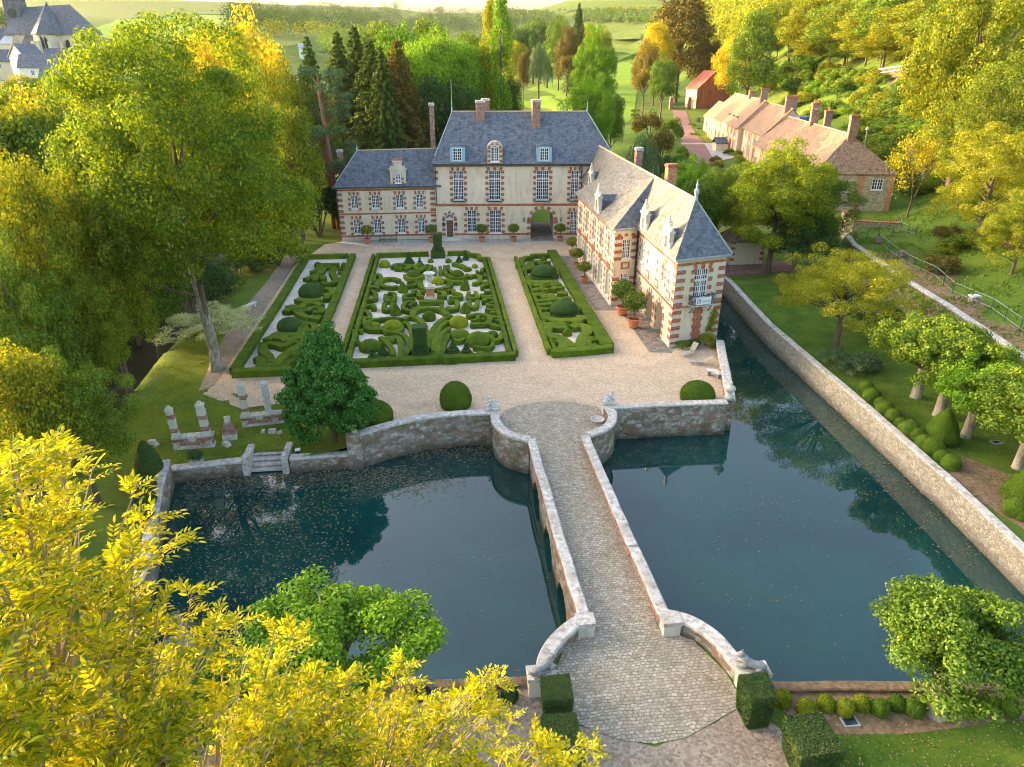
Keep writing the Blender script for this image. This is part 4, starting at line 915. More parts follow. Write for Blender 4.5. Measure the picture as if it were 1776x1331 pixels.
b = MB(); b.lathe(23.5, 63.3, [(.22, RZ-.1), (.14, RZ+.3), (.24, RZ+.55), (.24, RZ+.8), (.08, RZ+1.0), (.14, RZ+1.3), (.05, RZ+1.45), (.02, RZ+1.8)], 8); b.build('finial', M['lead'], wg)
chimney(wg, 25.2, 90.2, 26., 91.2, 9, 14.2); chimney(wg, 25.2, 77.2, 26.2, 78.3, 9, 14.0, 'brick_orange')
c = MB(); c.tube([(20.95, 72.3, .1), (20.95, 72.3, 8.1)], .09, 6); c.tube([(21.0, 92.6, .1), (21.0, 92.6, 8.1)], .08, 6); c.build('downpipe', M['iron'], wg)
def gable_dormer(x, y, s=1.):
    """carved stone lucarne facing west with volutes, pediment and finial, slated roof behind"""
    b = MB(); b.M = frame(x, y, -pi/2, EW+.2); z = s
    b.box(-.85*s, -.1, 0, -.4*s, .35, 1.75*z); b.box(.4*s, -.1, 0, .85*s, .35, 1.75*z); b.box(-.4*s, -.06, 0, .4*s, .33, .3); b.box(-.4*s, -.06, 1.35*z, .4*s, .33, 1.75*z)
    b.box(-1.0*s, -.18, 1.75*z, 1.0*s, .4, 1.92*z)
    b.prism([(-.8*s, -.08), (.8*s, -.08), (.8*s, .3), (-.8*s, .3)], 1.92*z, 2.1*z)
    for k, (w, h) in enumerate(((.62, .22), (.45, .22), (.26, .22))): b.box(-w*s, -.06, 2.1*z+.22*k, w*s, .28, 2.1*z+.22*(k+1)-.003)
    b.lathe(0, .1, [(.12, 2.75*z), (.17, 2.85*z), (.08, 2.98*z), (.12, 3.08*z), (.02, 3.2*z)], 8)
    for e in (-1, 1): b.lathe(.85*e*s, .1, [(.13, 1.92*z), (.17, 2.05*z), (.07, 2.25*z), (.02, 2.45*z)], 7); b.prism([(e*.86*s, -.05), (e*1.25*s, -.05), (e*1.25*s, .25), (e*.86*s, .25)], 0, .45); b.prism([(e*.86*s, -.05), (e*1.05*s, -.05), (e*1.05*s, .25), (e*.86*s, .25)], .45, 1.0)
    o = b.build('dormer', M['stone'], wg); r_ = MB(); r_.M = b.M
    r_.box(-.75*s, .35, .1, .75*s, 2.0, 1.45*z); r_.poly([(-.85*s, .36, 1.46*z), (.0, .36, 2.0*z), (0, 3., 2.0*z), (-.85*s, 2.5, 1.46*z)]); r_.poly([(.85*s, .36, 1.46*z), (.0, .36, 2.0*z), (0, 3., 2.0*z), (.85*s, 2.5, 1.46*z)]); r_.poly([(-.85*s, .36, 1.46*z), (.85*s, .36, 1.46*z), (0, .36, 2.0*z)])
    r_.build('dormer_roof', M['slate'], o); window(o, b.M, 0, .3, .8*s, 1.05*z, 2, 3, y=.15, sill=False)
gable_dormer(20.95, 97., 1.0); gable_dormer(18.2, 80.0, 1.05); gable_dormer(20.9, 70.3, 1.05); gable_dormer(20.9, 62.6, 1.05)
# ------------------------------------------------ the topiary garden
def A_(cx, cy, z=.62): return g(580+cx/5.382, 430+cy/5.382, z)
def B_(cx, cy, z=.62): return g(390+cx/5.546, 430+cy/5.546, z)
def C_(cx, cy, z=.62): return g(880+cx/6.655, 430+cy/6.655, z)
def resamp(P, s=.4):
    out = [P[0]]; acc = 0.
    for a, b in zip(P, P[1:]):
        d = math.dist(a, b); t = s-acc
        while t < d: out.append((a[0]+(b[0]-a[0])*t/d, a[1]+(b[1]-a[1])*t/d)); t += s
        acc = d-(t-s)
    if math.dist(out[-1], P[-1]) > .12: out.append(P[-1])
    return out
def hedge(P, w, h, label, group, mat='hedge', smooth_=True, closed=False, name='box_hedge', jit=.03):
    if smooth_ and len(P) > 2: P = smooth_path(P, 5)
    P = resamp(P, .3)
    if closed: P = P[:-1]
    P = [(p[0]+random.uniform(-jit, jit), p[1]+random.uniform(-jit, jit)) for p in P]
    b = MB(); k = w/2; b.ribbon(P, [(-k, 0), (k, 0), (k+.01, h*.5), (k+.01, h-.04), (k-.03, h), (0, h+.01), (-k+.03, h), (-k-.01, h-.04), (-k-.01, h*.5)], closed=closed)
    o = b.build(name, M[mat], None, (P[0][0], P[0][1], 0)); me = o.data
    n = len(me.vertices); c = np.empty(n*3, np.float32); me.vertices.foreach_get('co', c); c += rng.normal(0, .014, n*3).astype(np.float32); me.vertices.foreach_set('co', c); me.update()
    me.polygons.foreach_set('use_smooth', [True]*len(me.polygons)) if False else None
    return tag(o, label, 'hedge', group)
def dome_mesh(b, x, y, r, h, z0=0., n=22, m=9, jit=.02, flat=1.0, waist=.12):
    """clipped dome: bulging side, rounded crown"""
    rings = []
    for j in range(m+1):
        t = j/m; a = t*pi/2*1.28-.28*pi/2
        rr = r*max(.0, math.cos(a))**flat*(1.0); zz = z0+h*(math.sin(a)+math.sin(.28*pi/2))/(1+math.sin(.28*pi/2))
        if j == m: rr = .03
        rings.append([b.pt((x+(rr+random.gauss(0, jit))*math.cos(2*pi*k/n), y+(rr+random.gauss(0, jit))*math.sin(2*pi*k/n), zz+random.gauss(0, jit*.5))) for k in range(n)])
    for a, c in zip(rings, rings[1:]):
        for k in range(n): b.f.append([a[k], a[(k+1) % n], c[(k+1) % n], c[k]]); b.m.append(0)
    b.f.append(rings[-1]); b.m.append(0)
def dome(x, y, r, h, label, group='clipped domes of the parterre', mat='hedge', z0=0., name='topiary_dome', plinth=0.):
    b = MB()
    if plinth: b.lathe(x, y, [(r*1.12, 0), (r*1.14, plinth), (r*1.0, plinth+.02)], 22)
    dome_mesh(b, x, y, r, h, z0+plinth*.8); return tag(b.build(name, M[mat], None, (x, y, z0), True), label, 'topiary', group)
def cone(x, y, r, h, label, group='clipped cones of the parterre', mat='hedge', z0=0.):
    b = MB(); n = 18; prof = [(r*.92, 0), (r, h*.12), (r*.93, h*.3), (r*.74, h*.52), (r*.45, h*.76), (r*.2, h*.92), (.03, h)]
    b.lathe(x, y, [(p, q+z0) for p, q in prof], n); o = b.build('topiary_cone', M[mat], None, (x, y, z0), True); return tag(o, label, 'topiary', group)
def tiers(x, y, r, h, label, group='tiered topiaries of the parterre', mat='hedge_dark'):
    b = MB(); pr = []; k = 4
    for i in range(k):
        rr = r*(1-.23*i); za = h*.72*i/k; zb = h*.72*(i+1)/k
        pr += [(rr*.8, za+.02), (rr, za+.08), (rr*.98, zb-.10), (rr*.78, zb)]
    pr += [(r*.12, h*.75)]
    pr += [(r*.26*math.cos(a), h*.86+h*.13*math.sin(a)) for a in (-1.1, -.6, 0, .6, 1.1, 1.5)]
    b.lathe(x, y, pr, 18); return tag(b.build('tiered_topiary', M[mat], None, (x, y, 0), True), label, 'topiary', group)
def wpx(x, y, px, z=.6):   # metres spanned by px photo pixels at that ground place
    v = Vector((x, y, z-HC)); return px*v.dot(_fw)/FO
GM, GL, GR = 'box hedges of the middle parterre', 'box hedges of the left parterre', 'box hedges of the right parterre'
# white chips under the beds
sheet('parterre_chips_middle', [(-8.7, 58.2), (6.4, 58.3), (6.2, 90.8), (4.2, 94.6), (-8.3, 94.6)], M['chips'], .022)
sheet('parterre_chips_left', [(-17.4, 57.2), (-11.9, 57.2), (-11.5, 94.9), (-17.0, 94.9)], M['chips'], .022)
sheet('parterre_chips_right', [(9.9, 58.7), (15.1, 59.3), (15.2, 94), (12.5, 94.2), (10.4, 92)], M['chips'], .022)
# borders (world)
HB = .62
hedge([(-8.9, 58.15), (-1.2, 58.2), (6.55, 58.35)], .85, HB, 'thick straight box hedge closing the front of the middle parterre', GM, smooth_=False)
hedge([(-8.95, 58.6), (-8.75, 76), (-8.55, 94.7)], .42, HB, 'outer of the two thin box hedges down the left edge of the middle parterre', GM, smooth_=False)
hedge([(-8.3, 58.7), (-8.12, 76), (-7.95, 94.3)], .40, HB, 'inner of the two thin box hedges down the left edge of the middle parterre', GM, smooth_=False)
hedge([(6.6, 58.8), (6.6, 76), (6.55, 91.2)], .42, HB, 'outer of the two thin box hedges down the right edge of the middle parterre', GM, smooth_=False)
hedge([(6.0, 58.8), (6.0, 76), (5.95, 90.6)], .38, HB, 'inner of the two thin box hedges down the right edge of the middle parterre', GM, smooth_=False)
hedge([(-8.2, 94.7), (-1.2, 94.75)], .6, HB, 'straight box hedge at the back of the middle parterre, left of the tall green pillar', GM, smooth_=False)
hedge([(1.3, 94.75), (3.9, 94.7), (4.1, 93.6), (5.3, 92.9), (5.5, 91.3), (6.5, 91.2)], .6, HB, 'notched box hedge at the back right corner of the middle parterre', GM, smooth_=False)
hedge([(-17.75, 57.1), (-11.9, 57.1)], .8, HB, 'thick box hedge closing the front of the left parterre', GL, smooth_=False)
hedge([(-17.75, 57.5), (-17.45, 76), (-17.35, 95)], .75, HB, 'long box hedge down the path side of the left parterre', GL, smooth_=False)
hedge([(-11.7, 57.3), (-11.45, 76), (-11.35, 95)], .75, HB, 'long box hedge down the court side of the left parterre', GL, smooth_=False)
hedge([(-17.0, 94.9), (-11.8, 94.9)], .7, HB, 'short box hedge at the back of the left parterre', GL, smooth_=False)
hedge([(9.75, 58.55), (12.6, 58.7), (15.6, 59.2)], .85, HB, 'thick box hedge closing the front of the right parterre', GR, smooth_=False)
hedge([(15.2, 59.6), (15.3, 76), (15.4, 94.1)], 1.2, HB, 'broad straight box hedge down the wing side of the right parterre', GR, smooth_=False)
hedge([(9.65, 58.9), (9.85, 76), (10.15, 91.4)], .40, HB, 'outer of the two thin box hedges down the left edge of the right parterre', GR, smooth_=False)
hedge([(10.2, 59), (10.4, 76), (10.7, 91)], .34, HB-.08, 'inner of the two thin box hedges down the left edge of the right parterre', GR, smooth_=False)
hedge([C_(105, 185), C_(205, 200), C_(165, 170), C_(165, 130), C_(205, 100), C_(280, 95), C_(290, 72), C_(490, 68)], .6, HB, 'stepped box hedge round the back left corner of the right parterre', GR, smooth_=False)
def scroll(fn, pts, w, h, label, grp): return hedge([fn(*p) for p in pts], w, h, label, grp)
# middle parterre: scrolls digitised from the survey
S = [
 ([(545, 165), (590, 138), (690, 150), (760, 160), (800, 125)], .85, 'curling box scroll under the tiered topiaries at the back left of the middle parterre'),
 ([(670, 190), (680, 170), (740, 160), (790, 185), (860, 150)], .6, 'box curl wrapped behind the back left dome of the middle parterre'),
 ([(660, 240), (690, 268), (760, 275), (815, 255), (870, 200), (905, 150)], .6, 'box band sweeping from the back left dome to the tall pillar'),
 ([(775, 215), (830, 190), (870, 145)], .5, 'inner thin box band between the back left dome and the pillar'),
 ([(935, 170), (930, 225)], .5, 'short straight box bar left of the centre line behind the yellow dome'),
 ([(985, 165), (992, 225)], .5, 'short straight box bar right of the centre line behind the yellow dome'),
 ([(1030, 155), (1035, 215), (1090, 260), (1160, 272), (1225, 255), (1235, 235)], .6, 'box band sweeping round the back right dome of the middle parterre'),
 ([(1065, 150), (1070, 190), (1110, 225)], .45, 'thin box band between the pillar and the back right dome'),
 ([(1110, 130), (1170, 145), (1215, 165), (1240, 185)], .8, 'box scroll under the two tiered topiaries at the back right'),
 ([(600, 290), (550, 270), (470, 275), (430, 300), (440, 335), (520, 350), (600, 345)], .75, 'rounded box scroll left of the urn, behind the left cone'),
 ([(620, 345), (700, 340), (770, 320), (760, 295), (680, 300)], .7, 'box scroll right of the left back cone of the middle parterre'),
 ([(800, 300), (800, 340), (860, 365), (935, 370), (1010, 365), (1070, 340), (1078, 300), (1040, 280)], .85, 'broad half ring of box in front of the yellow dome behind the urn'),
 ([(1095, 300), (1180, 300), (1250, 300)], 1.0, 'straight box band right of the half ring by the urn'),
 ([(1260, 255), (1290, 240), (1345, 245), (1360, 280), (1330, 310), (1285, 312)], .6, 'box curl closing the right scroll behind the right cone'),
 ([(790, 485), (1020, 485)], 1.0, 'straight box block in front of the urn pedestal'),
 ([(790, 440), (790, 400), (850, 395)], .7, 'square box corner left of the urn pedestal'),
 ([(1020, 440), (1020, 400), (960, 395)], .7, 'square box corner right of the urn pedestal'),
 ([(785, 440), (840, 440)], .6, 'short box bar touching the left side of the urn pedestal'),
 ([(960, 440), (1025, 440)], .6, 'short box bar touching the right side of the urn pedestal'),
 ([(775, 385), (730, 390), (735, 415), (660, 425), (655, 460), (760, 455)], .6, 'stepped box scroll on the left flank of the urn square, back half'),
 ([(760, 500), (680, 490), (645, 520), (650, 560), (720, 570), (760, 545)], .65, 'stepped box scroll on the left flank of the urn square, front half'),
 ([(1045, 390), (1100, 378), (1120, 400), (1175, 420), (1175, 445), (1060, 450)], .6, 'stepped box scroll on the right flank of the urn square, back half'),
 ([(1060, 480), (1130, 475), (1150, 510), (1130, 545), (1050, 540)], .65, 'stepped box scroll on the right flank of the urn square, front half'),
 ([(690, 520), (730, 510)], .5, 'tiny box bar inside the left flank scroll of the urn square'),
 ([(480, 420), (480, 470), (550, 480), (560, 415), (500, 405)], .55, 'box capsule with a ball on top, left of the urn, back half'),
 ([(465, 500), (465, 560), (530, 550), (545, 500)], .6, 'box capsule left of the urn, front half'),
 ([(1255, 400), (1250, 450), (1325, 450), (1320, 400)], .55, 'box capsule with a ball on top, right of the urn, back half'),
 ([(1260, 480), (1265, 530), (1320, 535), (1335, 480)], .6, 'box capsule right of the urn, front half'),
 ([(790, 520), (790, 545), (870, 535)], .5, 'thin box hook in front left of the urn square'),
 ([(1000, 520), (1020, 560), (1100, 560), (1150, 545)], .55, 'thin box hook in front right of the urn square'),
 ([(730, 620), (740, 580), (800, 555), (880, 548), (960, 555), (1030, 580), (1060, 620)], .8, 'half ring of box behind the round dome in front of the urn'),
 # left lower
 ([(640, 650), (700, 625), (770, 640), (815, 670), (850, 740), (850, 800)], .7, 'outermost sweeping box band left of the dark front pillar'),
 ([(300, 700), (330, 665), (420, 650), (520, 640), (620, 650)], .7, 'box band along the back of the yellow dome in the front left quarter'),
 ([(300, 700), (310, 735), (400, 745), (440, 740)], .85, 'box band curling round the front left yellow shrub'),
 ([(450, 725), (480, 765), (560, 765), (620, 750), (625, 700)], .55, 'box collar in front of the front left yellow dome'),
 ([(640, 680), (690, 700), (720, 760), (725, 850), (715, 950)], .6, 'second sweeping box band left of the dark front pillar'),
 ([(500, 770), (600, 780), (660, 810), (690, 870), (690, 940), (660, 980)], .6, 'third sweeping box band left of the dark front pillar'),
 ([(540, 810), (600, 830), (620, 900), (610, 990), (550, 1030), (470, 1030)], .7, 'box band curving round the front left white triangle'),
 ([(430, 820), (470, 850), (520, 900), (545, 960), (530, 990)], .6, 'inner box curl beside the front left tiered topiary'),
 ([(205, 815), (180, 780), (200, 750), (250, 760)], .55, 'small box curl low on the left edge of the middle parterre'),
 ([(250, 700), (215, 670), (240, 650), (280, 665), (275, 700)], .5, 'small round box curl on the left edge, second from the front'),
 ([(230, 620), (270, 640), (325, 640), (325, 600), (280, 570), (260, 540), (310, 520), (370, 525), (360, 550)], .6, 'S-shaped box scroll on the left edge, in front of the left capsules'),
 ([(240, 600), (250, 560)], .5, 'short box bar on the left edge beside the S-shaped scroll'),
 ([(300, 440), (310, 465), (375, 460), (380, 410), (340, 380)], .65, 'box curl on the left edge beside the left capsules'),
 ([(330, 370), (350, 340), (405, 365), (395, 330), (360, 310)], .5, 'box curl on the left edge level with the left back cone'),
 ([(370, 300), (370, 255), (410, 235), (435, 260), (420, 290)], .55, 'box curl on the left edge level with the back left dome'),
 ([(170, 730), (200, 715), (240, 720)], .5, 'little box bar low on the left edge of the middle parterre'),
 # right lower
 ([(1090, 620), (1000, 660), (930, 730), (895, 820), (885, 930)], .7, 'innermost sweeping box band right of the dark front pillar'),
 ([(1065, 665), (1010, 700), (960, 770), (935, 860), (925, 960)], .65, 'second sweeping box band right of the dark front pillar'),
 ([(1070, 735), (1010, 780), (975, 860), (960, 960), (965, 1000)], .65, 'third sweeping box band right of the dark front pillar'),
 ([(1060, 790), (1030, 850), (1010, 930), (990, 1015), (1140, 1020)], .7, 'outer sweeping box band ending below the front right tiered topiaries'),
 ([(1110, 840), (1160, 850), (1210, 830)], .6, 'box band under the green shrub in the front right quarter'),
 ([(1240, 620), (1330, 605), (1420, 610), (1450, 645), (1420, 690), (1330, 695), (1270, 700)], .7, 'oval box scroll with a ball inside, right of the front yellow dome'),
 ([(1270, 660), (1330, 655), (1340, 620)], .5, 'short box bar inside the oval scroll at the right'),
 ([(1415, 780), (1440, 820), (1500, 845), (1550, 830), (1555, 780)], .6, 'box cup under the right edge ball of the front right quarter'),
 ([(1300, 905), (1400, 915), (1470, 900), (1475, 830), (1460, 800)], .5, 'box collar in front of the big front right dome'),
 ([(1400, 990), (1500, 975), (1610, 965)], .75, 'box bar at the front right corner of the middle parterre'),
 ([(1470, 640), (1450, 670), (1460, 700), (1560, 715), (1560, 670), (1500, 660)], .6, 'box curl on the right edge, second from the front'),
 ([(1455, 590), (1530, 590), (1540, 630), (1470, 625)], .5, 'box curl on the right edge level with the oval scroll'),
 ([(1410, 560), (1500, 565), (1510, 530), (1420, 520)], .55, 'box curl on the right edge beside the right capsules, front one'),
 ([(1395, 490), (1400, 465), (1480, 460), (1505, 490), (1440, 500)], .55, 'box curl on the right edge beside the right capsules, back one'),
 ([(1375, 420), (1385, 440), (1480, 435), (1485, 400), (1390, 395)], .6, 'box curl on the right edge level with the urn pedestal'),
 ([(1385, 360), (1380, 340), (1460, 330), (1480, 360)], .5, 'box curl on the right edge level with the right back cone'),
 ([(1370, 300), (1420, 310), (1460, 290), (1440, 250), (1380, 250)], .55, 'box curl on the right edge level with the back right dome'),
 ([(1375, 215), (1385, 180), (1430, 185), (1440, 230)], .55, 'box curl in the back right corner of the middle parterre'),
 ([(1330, 200), (1345, 220)], .5, 'stub of box beside the back right corner curl'),
]
for p, w, lab in S: scroll(A_, p, w*.78, .52, lab, GM)
def dm(fn, sc, cx, cy, wpx_, k, label, grp='clipped domes of the parterre', mat='hedge', plinth=0.):
    x, y = fn(cx, cy, .7); r = wpx(x, y, wpx_/sc)/2; return dome(x, y, r, r*k, label, grp, mat, plinth=plinth)
for a in [(467, 130, 105, 1.25, 'bright yellow green dome in the back left corner of the middle parterre', 'hedge_yel'), (738, 235, 145, 1.0, 'green dome on a box ring at the back left of the middle parterre', 'hedge'),
          (1145, 222, 128, 1.05, 'green dome in the box ring at the back right of the middle parterre', 'hedge'), (965, 285, 130, 1.1, 'golden green dome directly behind the stone urn', 'hedge_yel'),
          (1310, 140, 60, 1.4, 'small yellow green ball in the back right corner of the middle parterre', 'hedge_yel'), (1253, 165, 60, 1.2, 'small dark ball beside the yellow ball at the back right', 'hedge'),
          (882, 615, 130, 1.35, 'round green dome in front of the urn square', 'hedge'), (545, 705, 190, 1.0, 'large yellow green dome in the front left quarter', 'hedge_yel'),
          (1157, 668, 185, 1.05, 'large yellow green dome in the front right quarter', 'hedge_yel'), (1165, 775, 195, .8, 'flattened green dome with a yellow patch in front of the right yellow dome', 'hedge'),
          (1340, 840, 235, 1.05, 'biggest dome of the middle parterre, plain green, front right', 'hedge'), (1475, 770, 112, 1.1, 'ball sitting in a box cup near the right edge of the middle parterre', 'hedge'),
          (330, 890, 212, 1.0, 'big dull green dome in the front left corner beside the holly', 'hedge'), (195, 845, 105, .9, 'small low dome at the left edge beside the holly', 'hedge'),
          (505, 822, 150, .8, 'low green dome between the yellow dome and the front left tiered topiary', 'hedge'), (1362, 955, 112, 1.0, 'small ball near the front hedge, right of the tiered topiaries', 'hedge'),
          (1380, 635, 70, 1.3, 'little ball inside the oval scroll at the right', 'hedge'), (370, 680, 110, .9, 'low yellow tipped shrub in the front left scroll', 'hedge_yel'),
          (510, 440, 75, 1.2, 'little ball on the left capsule beside the urn', 'hedge'), (1288, 418, 70, 1.2, 'little ball on the right capsule beside the urn', 'hedge'),
          (895, 90, 55, 1.3, 'small ball left of the back pillar', 'hedge'), (1063, 92, 60, 1.4, 'small ball right of the back pillar', 'hedge'), (600, 165, 100, .9, 'low dome at the end of the back left scroll', 'hedge')]:
    dm(A_, 5.382, a[0], a[1], a[2], a[3], a[4], mat=a[5])
for a in [(640, 400, 102, 2.1, 'clipped cone left of the urn, the back one'), (1218, 380, 95, 2.1, 'clipped cone right of the urn, the back one'), (572, 610, 112, 2.1, 'clipped cone left of the urn, the front one'), (1223, 590, 102, 2.1, 'clipped cone right of the urn, the front one'),
          (672, 1040, 105, 1.5, 'pale clipped cone left of the dark front pillar'), (915, 1030, 108, 1.5, 'pale clipped cone right of the dark front pillar')]:
    x, y = A_(a[0], a[1], .2); r = wpx(x, y, a[2]/5.382)/2; cone(x, y, r, r*a[3], a[4])
for a in [(697, 130, 110, 2.1, 'tall tiered topiary at the back left of the middle parterre'), (797, 145, 80, 2.0, 'smaller tiered topiary next to it at the back left, nearer the pillar'), (1165, 115, 75, 2.3, 'slim tiered topiary at the back right, nearer the pillar'), (1225, 95, 70, 2.8, 'tallest slim tiered topiary at the back right'),
          (362, 1045, 170, 1.75, 'wide tiered topiary at the front left beside the holly'), (455, 975, 125, 2.0, 'tiered topiary just behind the wide one at the front left'), (1105, 950, 140, 2.1, 'tiered topiary at the front right, the left one of two'), (1232, 995, 175, 1.8, 'tiered topiary at the front right, the right one of two')]:
    x, y = A_(a[0], a[1], .3); r = wpx(x, y, a[2]/5.382)/2; tiers(x, y, r, r*a[3], a[4])
def pillar(x, y, w, h, pl, label):
    b = MB(); b.box(x-pl, y-pl, 0, x+pl, y+pl, .75, taper=.04); b.box(x-pl*.86, y-pl*.86, .75, x+pl*.86, y+pl*.86, 1.15, taper=.05); b.box(x-w, y-w, 1.15, x+w, y+w, h, taper=-.05)
    o = b.build('topiary_pillar', M['hedge_dark'], None, (x, y, 0)); import bmesh
    bm = bmesh.new(); bm.from_mesh(o.data); bmesh.ops.subdivide_edges(bm, edges=bm.edges, cuts=5, use_grid_fill=True)
    for v in bm.verts: v.co += Vector((random.gauss(0, .02), random.gauss(0, .02), random.gauss(0, .015)))
    bm.to_mesh(o.data); bm.free(); return tag(o, label, 'topiary', 'square topiary pillars')
pillar(-1.95, 59.75, .58, 3.0, .78, 'dark square clipped pillar at the front of the middle parterre')
pillar(.0, 94.3, .55, 3.2, .95, 'square clipped pillar at the back of the middle parterre before the facade')
# the urn
r = thing('garden_urn', 'white stone urn on a brick pedestal at the heart of the parterre', 'urn', (-1.05, 75.9, 0))
b = MB(); b.box(-1.7, 75.3, 0, -.4, 76.5, .55, taper=.06); b.box(-1.62, 75.38, 1.45, -.48, 76.42, 1.68); b.build('plinth', M['stone'], r)
b = MB(); b.box(-1.5, 75.5, .55, -.6, 76.3, 1.45); b.build('pedestal', M['brick_orange'], r)
b = MB(); b.lathe(-1.05, 75.9, [(.34, 1.68), (.3, 1.8), (.13, 1.95), (.16, 2.15), (.42, 2.45), (.5, 2.8), (.46, 2.95), (.66, 3.1), (.62, 3.15), (.4, 3.0), (.3, 2.8)], 18); b.build('urn', M['statue'], r, smooth=True)
# left parterre
S = [([(925, 150), (1100, 145)], .7, 'straight box bar at the back of the left parterre'), ([(820, 225), (880, 210), (910, 170), (900, 140)], .65, 'box curl in the back left corner of the left parterre'),
 ([(770, 290), (850, 260), (920, 225), (950, 180), (1020, 170)], .6, 'sweeping box band near the back of the left parterre'), ([(1040, 170), (1030, 230), (1070, 290), (1050, 320), (980, 335), (930, 320)], .6, 'bottle shaped box curl at the back right of the left parterre'),
 ([(860, 300), (890, 265), (940, 270), (950, 300)], .6, 'small box arch behind the back dome of the left parterre'), ([(690, 480), (800, 495), (930, 480)], .75, 'box plinth in front of the back dome of the left parterre'), ([(960, 380), (1030, 390), (1020, 440), (960, 430)], .55, 'box curl beside the back dome, court side, left parterre'),
 ([(970, 480), (1000, 440)], .55, 'short box bar beside the back dome, left parterre'), ([(600, 560), (650, 545), (720, 560), (760, 525), (850, 515), (930, 540)], .55, 'wavy box band across the middle of the left parterre, back one'),
 ([(580, 600), (620, 580), (700, 590), (740, 610)], .6, 'box curl left of centre in the left parterre'), ([(780, 600), (830, 565), (920, 565), (930, 600), (850, 600)], .6, 'box curl right of centre in the left parterre'),
 ([(690, 600), (760, 640), (830, 660), (890, 650), (870, 680)], .55, 'wavy box band across the middle of the left parterre, front one'), ([(470, 810), (600, 825), (740, 800), (745, 700)], .75, 'box plinth in front of the front dome of the left parterre'),
 ([(770, 720), (850, 720), (860, 770), (790, 790), (770, 750)], .5, 'round box curl beside the front dome, court side, left parterre'), ([(400, 870), (440, 850), (540, 850), (600, 870), (690, 850), (760, 850), (750, 900), (640, 970), (530, 1050), (490, 1110), (395, 1110)], .65, 'long heart shaped box scroll, outer sweep, front of the left parterre'),
 ([(370, 900), (360, 960), (420, 1030), (430, 1090)], .65, 'left side of the heart shaped box scroll in the left parterre'), ([(400, 900), (500, 910), (560, 930), (620, 900), (690, 880)], .6, 'inner lobe of the heart shaped scroll in the left parterre'),
 ([(300, 1040), (340, 1060), (345, 1120), (320, 1150), (200, 1165)], .6, 'hooked box scroll in the front left corner of the left parterre'), ([(350, 1160), (470, 1160), (560, 1140), (600, 1080), (680, 1060)], .55, 'thin box band along the front hedge of the left parterre'),
 ([(600, 1000), (680, 1000), (720, 960)], .6, 'box band half hidden by the holly at the front of the left parterre')]
for p, w, lab in S: scroll(B_, p, w*1.3, .55, lab, GL)
for a in [(825, 405, 240, 1.05, 'big dark green dome at the back of the left parterre', 'hedge_dark'), (620, 725, 245, 1.0, 'big dark green dome at the front of the left parterre', 'hedge_dark'), (1140, 135, 60, 1.5, 'small ball in the back right corner of the left parterre', 'hedge'), (1108, 170, 60, 1.4, 'small ball just in front of the corner ball, left parterre', 'hedge'),
          (1110, 205, 60, 1.2, 'third small ball at the court side of the left parterre', 'hedge'), (890, 130, 70, 1.3, 'small ball in the back left corner of the left parterre', 'hedge'), (585, 835, 75, 1.2, 'little ball between the front dome and the heart scroll, left parterre', 'hedge'), (565, 900, 110, 1.0, 'ball in the heart scroll of the left parterre', 'hedge'),
          (230, 1155, 80, .9, 'low ball in the front left corner of the left parterre', 'hedge'), (545, 1140, 90, 1.0, 'ball by the front hedge of the left parterre', 'hedge'), (820, 735, 60, 1.1, 'little ball in the round curl of the left parterre', 'hedge'), (725, 615, 80, .9, 'low ball in the centre of the left parterre', 'hedge')]:
    dm(B_, 5.546, *a[:5], mat=a[5])
